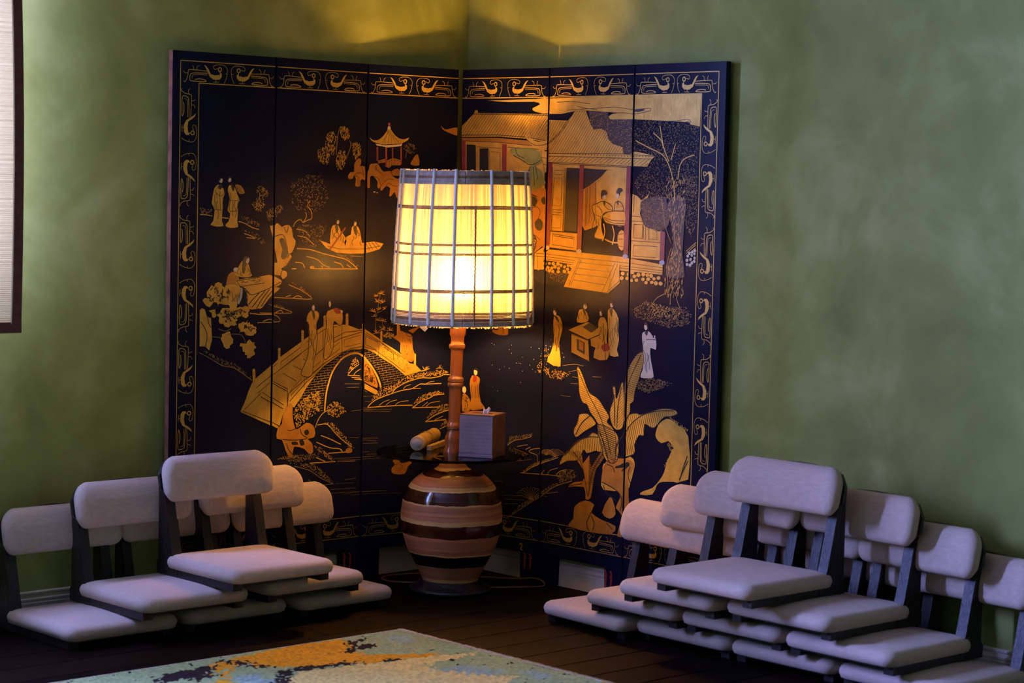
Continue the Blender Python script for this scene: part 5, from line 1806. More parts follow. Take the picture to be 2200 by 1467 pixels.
sk3 12 696,1156 699,1158
sk3 12 695,1145 699,1148
sk3 12 694,1134 699,1137
sk3 12 698,1124 699,1126
sk3 12 697,1113 699,1116
sk3 12 697,1103 699,1105
sk3 12 696,1092 699,1094
sk3 12 695,1081 699,1084
sk3 12 699,1071 699,1073
sk3 12 698,1060 699,1062
sk3 12 596,1231 602,1236
sk3 12 599,1216 614,1230
sk3 12 602,1202 617,1215
sk3 12 602,1185 617,1198
sk3 12 661,1239 678,1255
sk3 12 605,1170 620,1184
sk3 12 640,1203 678,1238
sk3 12 596,1145 678,1221
sk3 12 588,1119 681,1207
sk3 12 579,1094 681,1190
sk3 12 582,1079 682,1173
sk3 12 585,1065 685,1158
sk3 12 591,1053 685,1141
sk3 12 594,1039 685,1124
sk3 12 600,1027 688,1110
sk3 12 606,1016 688,1093
sk3 12 618,1010 688,1076
sk3 12 630,1003 688,1059
sk3 12 642,997 691,1044
sk3 12 699,1041 699,1038
sk3 12 697,1012 699,986
sk3 12 693,974 699,934
sk3 12 681,958 699,881
sk3 12 670,941 699,851
sk3 12 657,928 683,847
sk3 12 645,912 667,843
sk3 12 634,892 652,839
sk3 12 402,1057 454,1023
sk3 12 371,1062 452,1008
sk3 12 353,1058 441,1000
sk3 12 335,1053 430,991
sk3 12 323,1045 418,982
sk3 12 319,1032 404,976
sk3 12 314,1019 389,969
sk3 12 309,1006 378,961
sk3 12 304,993 363,954
sk3 12 296,982 352,946
sk3 12 291,969 337,939
sk3 12 283,958 323,932
sk3 12 291,937 311,924
sk3 12 519,878 522,852
sk3 12 497,931 507,853
sk3 12 480,942 492,854
sk3 12 465,946 477,851
sk3 12 449,951 463,849
sk3 12 434,952 448,847
sk3 12 421,940 434,842
sk3 12 407,931 419,839
sk3 12 393,926 405,834
sk3 12 378,920 389,835
sk3 12 364,915 373,846
sk3 12 349,910 359,837
sk3 12 335,904 346,818
sk3 12 320,902 334,799
sk3 12 306,890 320,784
sk3 12 293,878 305,782
sk3 12 279,865 290,779
sk3 12 265,857 275,777
sk3 12 251,844 260,775
sk3 12 238,832 245,772
sk3 12 224,820 231,767
sk3 12 210,804 216,761
sk3 12 197,792 201,756
sk3 12 184,773 187,750
sk3 12 172,748 172,741
sk3 12 479,999 504,1009
sk3 12 485,989 523,1004
sk3 12 487,978 546,1001
sk3 12 489,967 565,996
sk3 12 495,957 579,989
sk3 12 497,945 590,981
sk3 12 499,934 604,975
sk3 12 505,924 619,969
sk3 12 507,913 629,961
sk3 12 509,902 643,954
sk3 12 511,890 645,943
sk3 12 517,881 647,932
sk3 12 523,871 645,919
sk3 12 529,861 647,908
sk3 12 535,852 644,895
sk3 12 541,842 646,883
sk3 12 547,832 644,871
sk3 12 554,823 646,859
sk3 12 560,813 644,846
sk3 12 566,804 645,835
sk3 12 606,807 643,822
sk4 25 304,1315 327,1281 360,1232 393,1184 426,1144 460,1106 490,1069 512,1033 531,999 548,963 566,920 582,876 594,844
sk4 25 699,1212 699,1204 699,1159 699,1110 699,1075
sk4 25 699,987 692,970 657,922 633,887
sk4 25 416,1055 396,1042 368,1024 344,1003 325,978 310,951 299,933
sk4 25 494,935 471,934 436,932 402,926 372,917 341,905 310,887 273,858 236,823 209,798
sk4 25 608,1196 619,1016
sk4 25 665,1239 659,1213 649,1175 642,1134 639,1088 638,1039 638,1004
sk4 25 474,989 490,969 512,940 532,910 548,876 562,841 572,816
'''),
(5,'painted_banana_plant','''
fg1 0 125,1457 132,1438 132,1407 121,1364 104,1315 85,1267 68,1223 63,1192 61,1171 47,1159 34,1149 35,1132 36,1111 25,1086 11,1064 7,1040 7,1323 9,1346 29,1383 52,1414 74,1436 95,1452 112,1460
sk3 22 125,1457 128,1445 132,1428 132,1407 125,1379 115,1347 104,1315 92,1283 78,1251 68,1223 64,1201 63,1184 61,1171 52,1162 42,1157 34,1149 34,1138 36,1125 36,1111 29,1095 20,1078 11,1064 7,1046 7,1041
sk3 22 7,1324 9,1346 22,1372 37,1394 52,1414 66,1430 81,1443 95,1452 107,1456 118,1457 125,1457
fg1 0 7,1055 19,1084 54,1097 90,1103 102,1100 126,1100 200,1122 282,1146 337,1151 377,1149 399,1143 408,1135 406,1128 395,1121 377,1114 353,1108 328,1105 301,1097 271,1069 242,1041 225,1031 208,1031 179,1041 154,1045 150,1014 148,980 132,978 112,977 94,953 79,922 82,891 72,864 7,843 7,842
sk3 22 7,1051 7,1064 19,1084 41,1094 67,1100 90,1103 100,1102 106,1098 126,1100 171,1113 230,1132 282,1146 321,1151 352,1151 377,1149 394,1146 403,1140 408,1135 408,1130 403,1126 395,1121 384,1117 369,1112 353,1108 337,1106 319,1104 301,1097 281,1080 260,1058 242,1041 230,1033 220,1031 208,1031 189,1037 169,1045 154,1045 150,1027 150,1000 148,980 138,977 125,980 112,977 100,963 88,943 79,922 79,902 83,881 72,864 32,849 7,842
sk3 12 88,1445 122,1453
sk3 12 74,1431 126,1443
sk3 12 56,1416 125,1433
sk3 12 46,1403 129,1423
sk3 12 41,1391 128,1412
sk3 12 32,1378 127,1402
sk3 12 22,1365 126,1391
sk3 12 17,1354 121,1379
sk3 12 12,1342 116,1367
sk3 12 7,1330 116,1357
sk3 12 7,1319 110,1345
sk3 12 7,1307 110,1334
sk3 12 7,1296 105,1322
sk3 12 7,1286 100,1310
sk3 12 7,1275 94,1299
sk3 12 7,1265 89,1287
sk3 12 7,1254 89,1276
sk3 12 7,1243 84,1264
sk3 12 7,1233 78,1252
sk3 12 7,1222 73,1240
sk3 12 7,1211 68,1229
sk3 12 7,1201 63,1217
sk3 12 7,1190 62,1206
sk3 12 7,1179 62,1195
sk3 12 7,1169 61,1184
sk3 12 7,1158 60,1174
sk3 12 7,1148 46,1159
sk3 12 7,1137 32,1145
sk3 12 7,1126 32,1134
sk3 12 7,1116 35,1125
sk3 12 7,1105 34,1114
sk3 12 7,1094 29,1102
sk3 12 7,1084 24,1090
sk3 12 7,1073 15,1077
sk3 12 7,1062 9,1065
sk3 12 399,1136 401,1130
sk3 12 379,1148 388,1121
sk3 12 363,1148 373,1117
sk3 12 347,1147 359,1110
sk3 12 331,1147 344,1107
sk3 12 315,1146 329,1103
sk3 12 299,1146 313,1099
sk3 12 282,1145 298,1096
sk3 12 268,1138 286,1083
sk3 12 253,1135 273,1073
sk3 12 238,1131 260,1060
sk3 12 222,1128 248,1047
sk3 12 208,1121 234,1041
sk3 12 193,1117 218,1037
sk3 12 177,1114 203,1033
sk3 12 162,1110 185,1039
sk3 12 147,1103 166,1044
sk3 12 132,1099 153,1034
sk3 12 115,1099 148,996
sk3 12 98,1101 137,980
sk3 12 82,1098 120,980
sk3 12 66,1094 107,970
sk3 12 51,1090 95,953
sk3 12 35,1087 85,934
sk3 12 19,1083 76,908
sk3 12 10,1060 72,870
sk3 12 7,1038 57,863
sk3 12 7,986 41,859
sk3 12 7,934 25,855
sk3 12 7,881 10,852
sk4 25 113,1443 89,1403 56,1347 29,1296 14,1263 7,1236 7,1212
sk4 25 377,1142 346,1140 302,1137 256,1131 213,1122 168,1110 126,1093 89,1071 55,1045 22,1013 7,987
dl1 17/60/33/ 344,1107 414,1082 492,1046 484,1032 389,1073
'''),
(5,'painted_rock','''
fg0 0 243,1009 249,1028 259,1049 278,1068 302,1084 326,1093 353,1092 387,1079 424,1058 462,1046 494,1008 513,885 503,767 418,739 332,747 321,768 339,797 363,815 389,834 406,863 413,893 398,918 376,940 360,958 341,968 316,959 289,950 264,960 245,977 240,992
dl1 17/80/39/ 316,813 387,897 394,935 341,958 333,942 378,902 311,832
fg2 0 7,833 46,848 72,836 83,813 83,793 75,768 65,731 51,694 44,669 17,651 7,648
fk4 0 7,806 20,814 37,812 40,802 41,795 30,787 7,781
sk4 25 48,790 42,778 35,761 31,743 36,725 45,707 51,694
sk3 25 499,871 488,853 473,827 459,804 449,785 441,770 435,759
fg0 0 318,793 340,858 373,920 440,950 501,950 512,901 500,839 479,792 444,756 387,741 332,735 310,732 297,729 279,722 262,708 249,678 228,650 176,639 131,638 132,647 155,660 188,671 226,686 258,712 284,741 302,762
sk3 30 491,898 483,876 470,846 459,817 451,792 443,770 438,754
fr2 0 7,830 13,830 51,825 74,812 81,793 64,769 42,736 37,689 40,620 56,499 62,391 24,367 7,370
sk4 30 7,798 11,801 39,806 30,793 7,771 7,770
sk4 30 7,509 7,497
'''),
(4,'painted_rock','''
fg2 0 537,783 575,793 627,802 693,829 699,833 699,648 632,634 542,630 520,655 522,689 524,715 529,740 528,763
fk4 0 628,769 674,792 699,806 699,781 697,779 655,772 631,767
sk4 25 564,783 577,781 595,779 610,775 619,765 625,753 629,744
fr2 0 525,715 534,761 559,804 612,822 670,829 699,830 699,370 687,373 667,370 662,383 680,439 695,499 669,521 644,537 660,570 679,603 668,628 640,648 588,660 539,672 523,689
sk4 30 526,675 558,667 602,656 640,643 664,630 681,614 691,596 692,571 686,543 681,524
sk4 30 635,776 670,787 699,798
sk4 30 699,770 685,755
sk4 30 539,658 544,647 552,632 566,617 591,603 621,590 642,581
sk4 30 699,497 699,375
fr2 0 302,504 342,533 391,551 436,548 468,533 455,510 444,485 481,467 534,452 599,442 648,430 645,402 606,376 518,369 423,370 371,369 333,371 284,376 252,387 268,405 295,430 296,467
fr2 0 533,496 556,548 592,593 610,592 624,570 639,536 645,501 626,479 596,468 558,474
sk4 30 444,485 433,467 418,441 408,418 412,400 422,385 429,375
sk4 30 445,467 453,457 465,441 472,426 471,409 465,391 461,379
sk4 30 572,439 623,409
'''),
(4,'painted_plant','''
fr1 0 226,823 278,841 342,844 357,802 364,765 389,792 413,820 422,784 435,754 477,806 519,862 542,858 546,829 513,789 473,741 459,694 451,648 444,604 435,570 414,556 393,560 391,595 378,629 308,624 247,614 259,629 297,649 335,655 368,664 380,687 375,716 346,752 305,786 254,807
sk3 15 323,838 347,824
sk3 15 308,836 349,812
sk3 15 293,833 352,799
sk3 15 278,831 358,784
sk3 15 263,828 360,772
sk3 15 248,826 332,777
sk3 15 233,823 261,807
sk3 15 415,817 522,858
sk3 15 416,807 527,851
sk3 15 417,798 532,843
sk3 15 413,786 537,835
sk3 15 414,777 542,827
sk3 15 415,767 530,813
sk3 15 415,758 518,798
sk3 15 416,748 506,784
sk3 15 417,739 494,769
sk3 15 413,728 486,756
sk3 15 414,718 474,742
sk3 15 415,709 470,731
sk3 15 416,699 467,719
sk3 15 416,689 463,708
sk3 15 417,680 460,697
sk3 15 413,669 460,688
sk3 15 414,659 457,676
sk3 15 415,650 453,665
sk3 15 433,647 450,654
sk4 20 278,828 300,813 331,790 358,755 379,698 397,629 409,580
sk4 20 533,846 509,817 476,775 448,729 432,677 422,621 415,581
sk4 20 259,622 362,647
'''),
(3,'painted_hill','''
sl1 19 430,814 443,823 462,836 482,847 503,854 526,858 549,862 574,869 599,877 616,883
sl1 19 506,812 515,815 529,818 543,822 559,826 576,829 588,831
sl1 19 574,801 610,819
sl1 19 685,818 676,816 653,813 633,809 617,804 604,797 600,792 609,787 626,784 641,781 652,778 661,775 667,774
sl1 19 537,655 544,656 555,658 570,664 589,675 611,689 636,702 666,715 685,726
sl1 19 541,655 581,657 639,660 685,662
sl1 19 685,662 685,664
sd1 22 443,371 469,386 505,409 540,431 571,451 601,471 628,487 648,499 666,508 685,520 685,524
sd1 22 667,774 669,712
dd1 17/110/33/ 423,822 451,871 541,885 623,904 616,886 527,863
dd1 17/70/33/ 555,665 621,713 685,741 685,728 636,705
dd1 17/101/33/ 451,380 539,460 656,525 685,550 685,529 685,525 554,444
'''),
(4,'painted_hill','''
sl1 19 7,726 7,728 44,742 84,756 123,769 150,779
sl1 19 7,662 70,666 134,668 179,670
sl1 19 7,664 38,692
sl1 19 63,669 68,676 75,685 87,695 108,703 134,711 152,716
sl1 19 137,674 145,681 156,690 169,698 189,705 210,711 226,715
sd1 22 7,524 25,539 60,561 91,580 113,593 131,603 156,613 197,628 244,642 277,653
sd1 22 59,553 157,573
dd1 17/49/33/ 7,741 52,760 134,780 52,748 7,728
dd1 17/170/36/ 137,671 218,720 307,719 316,686 269,658 172,624
dd1 17/88/33/ 7,550 90,609 220,652 156,616 7,529
'''),
(3,'painted_reeds','''
sd1 11 620,498 601,505 574,513 549,519 526,517 505,511 490,507
sd1 11 620,498 603,509 580,525 557,535 537,535 518,530 505,525
sd1 11 620,498 607,513 588,535 569,549 553,551 537,546 527,542
sd1 11 620,498 611,517 597,542 584,561 572,564 561,559 553,555
sd1 11 620,498 615,519 608,548 601,568 595,572 588,569 583,565
sd1 11 620,498 619,520 619,550 619,572 621,577 624,574 626,571
sd1 11 620,498 624,520 631,550 637,571 645,577 652,575 658,572
sd1 11 620,498 629,518 642,546 654,567 667,572 679,570 685,568
sd1 11 620,498 633,516 651,540 669,558 685,563 685,562
sd1 11 620,498 636,512 659,532 681,546 685,548
sd1 11 620,498 639,508 665,521 685,531
sd1 11 685,789 682,785 674,782
sd1 11 685,795 685,794 681,790
sd1 11 685,799 685,798
'''),
(4,'painted_reeds','''
sd1 11 7,562 11,561 24,560
sd1 11 7,548 11,550 33,549 48,548
sd1 11 7,531 23,534 48,534 64,533
sd1 11 126,779 112,783 93,789 75,792 58,789 42,784 30,781
sd1 11 126,779 114,786 97,796 81,802 66,801 51,796 41,793
sd1 11 126,779 116,789 103,802 89,811 77,811 65,807 57,803
sd1 11 126,779 119,791 109,807 100,819 91,820 82,815 76,812
sd1 11 126,779 122,792 117,811 112,824 107,825 101,822 97,818
sd1 11 126,779 125,793 125,812 125,826 127,829 130,826 133,823
sd1 11 126,779 129,793 133,812 138,826 144,829 150,826 155,824
sd1 11 126,779 132,792 141,810 150,823 160,826 169,823 176,821
sd1 11 126,779 135,790 148,806 161,817 173,820 186,818 195,816
sd1 11 126,779 137,788 154,801 169,810 185,812 199,810 210,808
sd1 11 126,779 139,785 158,794 176,800 193,801 209,800 220,799
sd1 11 51,783 41,786 27,790 14,792 7,789
sd1 11 51,783 42,788 30,795 18,799 7,798 7,795
sd1 11 51,783 44,790 34,800 25,806 15,805 7,801 7,799
sd1 11 51,783 46,791 39,803 32,812 25,812 18,808 13,804
sd1 11 51,783 49,792 45,806 41,815 37,816 32,812 28,809
sd1 11 51,783 51,793 50,807 51,817 53,818 56,815 58,813
sd1 11 51,783 53,793 56,807 60,817 65,818 71,816 75,813
sd1 11 51,783 56,792 62,805 69,815 77,816 84,814 90,812
sd1 11 51,783 58,791 67,803 77,811 87,812 97,810 104,808
sd1 11 51,783 59,789 71,799 83,805 95,806 107,804 115,802
sd1 11 51,783 61,787 74,794 88,798 101,798 114,796 122,795
'''),
(3,'painted_water','''
sd1 9 365,717 403,718 458,721 508,725 552,732 592,741 620,747
sd1 9 395,737 545,743
sd1 9 401,504 552,514
sd1 9 417,482 575,493
sd1 9 411,452 524,464
sd1 9 323,583 399,588
'''),
(4,'painted_water','''
sd1 11 172,1332 200,1336 239,1342 275,1346 305,1346 332,1343 350,1342
sd1 11 220,1296 295,1314
sd1 11 259,1272 334,1265
sd1 11 159,1152 244,1152
sd1 11 241,1231 354,1234
sd1 11 426,1285 500,1288
'''),
(3,'painted_figure','''
fr1 0 134,1219 157,1221 180,1216 193,1209 199,1197 194,1176 190,1147 197,1103 209,1061 233,1039 243,1026 202,1013 153,1006 130,1006 119,1016 124,1043 130,1080 122,1124 115,1167 121,1198
fp3 0 178,1244 175,1231 168,1223 159,1222 151,1229 148,1241 150,1254 158,1262 167,1263 174,1256
fR3 0 147,1219 160,1222 172,1216 174,1200 169,1183 156,1178 144,1181 142,1201
sk4 17 135,1159 133,1143 135,1128 138,1112 139,1096 137,1080
sk4 17 164,1155 168,1141 167,1125 162,1110 161,1095 167,1080
sk4 17 191,1171 178,1153 185,1136 191,1084
fk4 0 146,1257 152,1263 162,1268 173,1267 182,1260 186,1240 186,1222 182,1220 176,1225 177,1237 176,1250 165,1253 154,1254 148,1255
'''),
(3,'painted_figure','''
fr1 0 57,1099 77,1104 101,1090 117,1071 127,1048 129,1022 120,1000 90,987 60,992 52,1046
fp3 0 90,1127 87,1114 79,1106 68,1105 60,1112 56,1125 59,1137 67,1146 78,1147 86,1139
dk3 18/20/90/ 59,1087 109,1078 111,1003 62,999
'''),
(3,'painted_figure','''
fr1 0 341,1581 373,1592 406,1585 415,1546 416,1505 417,1491 409,1486 379,1481 344,1481 313,1488 291,1498 287,1507 294,1513 315,1510 335,1513 337,1547
sk2 17 374,1558 380,1490
'''),
(3,'painted_flecks','''
dp1 20/20/24/ 263,1477 626,1425 662,1269 314,1107 229,1238
'''),
(3,'painted_grass','''
dl1 17/24/30/ 685,1429 685,1273 630,1272
'''),
(4,'painted_grass','''
dl1 17/35/30/ 7,1429 51,1421 56,1275 7,1273
'''),
(3,'painted_rock','''
fr2 0 531,2368 549,2386 571,2385 591,2370 605,2357 607,2380 607,2406 618,2408 633,2401 655,2388 675,2373 682,2378 685,2348 685,2187 685,2030 682,2014 666,2034 643,2017 616,1999 593,1988 572,1991 553,2020 540,2070 536,2153 535,2242 530,2314
fk3 0 562,2317 574,2327 591,2329 607,2321 618,2306 616,2288 608,2272 593,2270 578,2277 566,2297
fk3 0 651,2313 662,2326 676,2330 682,2308 682,2285 671,2283 659,2290 652,2301
fk3 0 607,2175 619,2190 636,2199 653,2192 666,2177 668,2156 663,2137 652,2127 638,2125 624,2130 612,2141 606,2158
fk3 0 549,2265 565,2267 583,2254 585,2231 580,2209 570,2199 558,2202 550,2234
sk4 19 542,2368 553,2360 569,2349 584,2340 598,2335 611,2331 621,2329
sk4 19 571,2260 586,2263 606,2267 623,2267 634,2259 642,2247 646,2233 641,2217 632,2199 625,2187
sk4 19 562,2334 569,2335 580,2336 591,2334 603,2328 615,2318 621,2307 618,2293 608,2277 601,2266
sk4 19 561,2111 575,2107 595,2102 613,2095 628,2086 642,2076 651,2068
fk3 0 558,2100 580,2106 606,2095 620,2082 625,2062 620,2031 609,2004 590,1990 572,1997 559,2048
dg5 17/60/45/ 561,2094 606,2092 623,2062 605,2010 575,2003
'''),
]

prs = random.Random(21)
for k, name, txt in PAINT:
    P = Paint(); cnt = {}
    for ln in txt.strip().split('\n'):
        t = ln.split(' '); ty, c, ly = t[0][0], t[0][1], int(t[0][2:]); pts = [tuple(int(a)*.0005 for a in q.split(',')) for q in t[2:]]
        cnt[ly] = cnt.get(ly, 0)+1; P.n = 0; lift = .0006+ly*.00028+min(cnt[ly], 60)*4e-6
        if ty == 'f': P.fill(pts, c, lift)
        elif ty == 's': P.stroke(pts, c, int(t[1])*1e-4, lift)
        else:
            w_, n_, l_, a_ = t[1].split('/'); w_ = int(w_)*1e-4; l_ = int(l_)*1e-4
            us = [q[0] for q in pts]; zs = [q[1] for q in pts]; got = 0
            for _ in range(int(n_)*8):
                if got >= int(n_): break
                q = (prs.uniform(min(us), max(us)), prs.uniform(min(zs), max(zs)))
                if inside(q, pts):
                    a = math.radians(float(a_)+prs.gauss(0, 14)) if a_ else prs.uniform(0, 6.28)
                    h = l_*prs.uniform(.5, 1.3)/2; P.stroke([(q[0]-h*math.cos(a), q[1]-h*math.sin(a)), (q[0]+h*math.cos(a), q[1]+h*math.sin(a))], c, w_*prs.uniform(.7, 1.2), lift); P.n = 0; got += 1
    po_ = P.build(name, panels[k][0])
    if po_ and name in ('painted_stonework', 'painted_brickwork', 'painted_water', 'painted_shore', 'painted_grass', 'painted_foliage', 'painted_reeds', 'painted_flecks', 'painted_island', 'painted_hill', 'painted_maple', 'painted_bamboo', 'painted_bush', 'painted_willow'): po_['kind'] = 'stuff'


# ------------------------------------------------------------------ lamp with ceramic base
LX, LY = -.330, -.345
lamp = empty('floor_lamp', (LX, LY, 0)); tag(lamp, 'tall floor lamp with striped ceramic base, glass shelf and woven bamboo shade', 'lamp')
def lean(z): return Vector((.735, -.678, 0))*(max(0, z-.39)*.020)       # the pole leans a little to the right
def lathe_part(name, prof, mat_, parent=lamp, n=72, smooth=True, leaning=False, cap=True):
    v, f = lathe(prof, n, cap)
    if leaning: v = [tuple(Vector(q)+lean(q[2])) for q in v]
    o = link(name, pyd(name, v, f, smooth), mat_, parent)
    return fix_normals(o)
VASE = [(.0785,.020),(.079,.026),(.084,.040),(.0945,.062),(.110,.090),(.128,.124),(.139,.157),(.1465,.190),(.1495,.223),(.1475,.250),(.1425,.276),(.1285,.309),(.108,.334),(.080,.352),(.052,.362),(.044,.368),(.036,.380),(.0305,.392),(.0290,.400)]
def vase_material():
    m = mat('banded_stoneware', (.3, .15, .12), .5); N, L, B = nodes(m)
    tc = N.new('ShaderNodeTexCoord'); sp = N.new('ShaderNodeSeparateXYZ'); L.new(tc.outputs['Object'], sp.inputs[0])
    mp = N.new('ShaderNodeMapping'); mp.inputs['Scale'].default_value = (1, 1, .4); L.new(tc.outputs['Object'], mp.inputs[0])
    n1 = N.new('ShaderNodeTexNoise'); n1.inputs['Scale'].default_value = 9; n1.inputs['Detail'].default_value = 5; L.new(mp.outputs[0], n1.inputs[0])
    n2 = N.new('ShaderNodeTexNoise'); n2.inputs['Scale'].default_value = 55; n2.inputs['Detail'].default_value = 3; L.new(tc.outputs['Object'], n2.inputs[0])
    a = N.new('ShaderNodeMath'); a.operation = 'MULTIPLY_ADD'; a.inputs[1].default_value = .014; L.new(n1.outputs[0], a.inputs[0]); L.new(sp.outputs[2], a.inputs[2])
    b = N.new('ShaderNodeMath'); b.operation = 'MULTIPLY_ADD'; b.inputs[1].default_value = .004; L.new(n2.outputs[0], b.inputs[0]); L.new(a.outputs[0], b.inputs[2])
    sc = N.new('ShaderNodeMath'); sc.operation = 'MULTIPLY'; sc.inputs[1].default_value = 2.5; L.new(b.outputs[0], sc.inputs[0])
    off = .009
    MAU, DRK, CRM, TER, BLK = (.52, .195, .088), (.055, .014, .005), (.74, .43, .16), (.52, .19, .06), (.012, .006, .005)
    bands = [(0, CRM), (.043, MAU), (.076, (.45, .22, .10)), (.083, BLK), (.117, CRM), (.122, MAU), (.173, DRK), (.211, CRM), (.223, MAU), (.266, CRM), (.270, DRK), (.306, CRM), (.319, MAU), (.345, DRK), (.359, CRM), (.365, TER)]
    r = ramp(N, [(0 if i == 0 else (z+off)*2.5, c) for i, (z, c) in enumerate(bands)], 'CONSTANT'); L.new(sc.outputs[0], r.inputs[0])
    mp2 = N.new('ShaderNodeMapping'); mp2.inputs['Scale'].default_value = (3, 3, 130); L.new(tc.outputs['Object'], mp2.inputs[0])
    n3 = N.new('ShaderNodeTexNoise'); n3.inputs['Scale'].default_value = 1; n3.inputs['Detail'].default_value = 3; L.new(mp2.outputs[0], n3.inputs[0])
    mr = N.new('ShaderNodeMapRange'); mr.inputs['To Min'].default_value = .62; mr.inputs['To Max'].default_value = 1.35; mr.inputs['From Min'].default_value = .25; mr.inputs['From Max'].default_value = .75
    L.new(n3.outputs[0], mr.inputs[0]); hs = N.new('ShaderNodeHueSaturation'); L.new(mr.outputs[0], hs.inputs['Value']); L.new(r.outputs[0], hs.inputs['Color']); L.new(hs.outputs[0], B.inputs['Base Color'])
    rg = lambda c: (.10,)*3 if c in (DRK, BLK) else ((.35,)*3 if c == CRM else (.55,)*3)
    r2 = ramp(N, [(0 if i == 0 else (z+off)*2.5, rg(c)) for i, (z, c) in enumerate(bands)], 'CONSTANT'); L.new(sc.outputs[0], r2.inputs[0]); L.new(r2.outputs[0], B.inputs['Roughness'])
    bp = N.new('ShaderNodeBump'); bp.inputs['Strength'].default_value = .18; bp.inputs['Distance'].default_value = .003; L.new(n3.outputs[0], bp.inputs['Height']); L.new(bp.outputs[0], B.inputs['Normal'])
    return m
body = lathe_part('ceramic_body', spline(VASE, 5), vase_material(), n=96)
MBASE = noise_mat('dark_turned_base', (.012, .010, .012), (.030, .025, .028), 30, .25, stretch=(1, 1, 4), bump=.2)
lathe_part('base_ring', [(.118,.001),(.1215,.006),(.121,.011),(.116,.015),(.108,.018),(.103,.020),(.098,.0245),(.092,.028),(.088,.033),(.082,.035),(.070,.035)], MBASE, n=96)
MWOOD = noise_mat('honey_turned_wood', (.20, .066, .018), (.32, .115, .03), 6, .28, stretch=(8, 8, 1), coat=.4)
def yz(zy): return (1268.4-(680+zy/4.584))/723.0
pole = [(.019,.401),(.0285,.404),(.0285,.418),(.0245,.424),(.0262,.446),(.0245,.458),(.0185,.474),(.0180,.478),(.0215,.480),(.0225,.486),(.0215,.494),(.0185,.498),
        (.0180,.503),(.0178,.596),(.0182,.602),(.0228,.605),(.0236,.610),(.0228,.615),(.0195,.617),(.0228,.619),(.0236,.625),(.0225,.630),(.0185,.633),
        (.0180,.640),(.0180,.708),(.0190,.714),(.0236,.717),(.0243,.722),(.0236,.728),(.0205,.730),(.0190,.740),(.0205,.752),(.0238,.757),(.0238,.781),(.0225,.784),(.008,.785)]
pz = lathe_part('pole', pole, MWOOD, n=40, leaning=True); 
e = pz.modifiers.new('edge', 'EDGE_SPLIT'); e.split_angle = math.radians(50)
MBRASS = mat('brass', (.55, .38, .12), .3, metal=.9)
lathe_part('socket', [(.012,.785),(.014,.795),(.014,.830),(.015,.870),(.010,.873)], MBRASS, n=24, leaning=True)
MBULB = bpy.data.materials.new('frosted_bulb_glow'); MBULB.use_nodes = True; N, L = MBULB.node_tree.nodes, MBULB.node_tree.links
N.remove(N['Principled BSDF']); em = N.new('ShaderNodeEmission'); em.inputs[0].default_value = (1.0, .47, .085, 1); em.inputs[1].default_value = BULB; L.new(em.outputs[0], N['Material Output'].inputs[0])
lathe_part('bulb', [(.010,.873),(.014,.881),(.022,.893),(.029,.909),(.031,.923),(.029,.937),(.021,.949),(.010,.955),(.001,.9565)], MBULB, n=24, leaning=True)
MOPAL = translucent_mat('shading_bowl_opal', (.75, .70, .62), 0, .85, (.95, .90, .82))
lathe_part('added_shading_bowl', [(.015,.862),(.026,.867),(.036,.877),(.042,.891)], MOPAL, n=32, leaning=True, cap=False)  # unseen bowl added under the bulb to dim its downward light
# glass shelf
MGLASS = bpy.data.materials.new('tinted_shelf_glass'); MGLASS.use_nodes = True; N, L = MGLASS.node_tree.nodes, MGLASS.node_tree.links
N.remove(N['Principled BSDF']); tr = N.new('ShaderNodeBsdfTransparent'); tr.inputs[0].default_value = (.80, .88, .86, 1); gl = N.new('ShaderNodeBsdfGlossy'); gl.inputs['Roughness'].default_value = .03
fr = N.new('ShaderNodeFresnel'); fr.inputs[0].default_value = 1.35; mx = N.new('ShaderNodeMixShader'); L.new(fr.outputs[0], mx.inputs[0]); L.new(tr.outputs[0], mx.inputs[1]); L.new(gl.outputs[0], mx.inputs[2]); L.new(mx.outputs[0], N['Material Output'].inputs[0])
GZ = .412; GR = .225
lathe_part('glass_shelf', [(.020,GZ-.008),(GR-.002,GZ-.008),(GR,GZ-.006),(GR,GZ-.002),(GR-.002,GZ),(.020,GZ)], MGLASS, n=128, smooth=False, cap=False)
bm = bmesh.new(); bm.from_mesh(COL.objects['glass_shelf'].data)
bmesh.ops.bridge_loops(bm, edges=[e_ for e_ in bm.edges if e_.is_boundary]); bm.to_mesh(COL.objects['glass_shelf'].data); bm.free(); fix_normals(COL.objects['glass_shelf'])
# shade: one fluted sheet of matchsticks, vertical rods and woven twine bands
SZ0, SZ1, SR0, SR1 = .790, 1.234, .2000, .1800
shade_c = Vector((.735, -.678, 0))*.0206
def shade_pt(a, z, dr=0):
    """a: degrees, 0 = towards the camera, positive to the right"""
    t = (z-SZ0)/(SZ1-SZ0); r = SR0+(SR1-SR0)*t+.004*math.sin(math.pi*t)+dr
    r += .0022*math.cos(math.radians(a*5+40))*(.4+.6*abs(t-.5)*2)
    th = math.atan2(CAM.y-LY, CAM.x-LX)+math.radians(a)
    c = shade_c
    return Vector((c.x+r*math.cos(th), c.y+r*math.sin(th), z))
MSTICK = translucent_mat('matchstick_bamboo', (.80, .70, .55), .0003, .45, (.85, .72, .50), None)
N, L = MSTICK.node_tree.nodes, MSTICK.node_tree.links
at = N.new('ShaderNodeAttribute'); at.attribute_name = 'stick'
rp = ramp(N, [(0, (.18, .12, .07)), (.5, (.34, .27, .19)), (1, (.50, .43, .34))]); L.new(at.outputs['Fac'], rp.inputs[0])
for nd in N:
    if nd.type == 'BSDF_TRANSLUCENT': L.new(rp.outputs[0], nd.inputs[0])
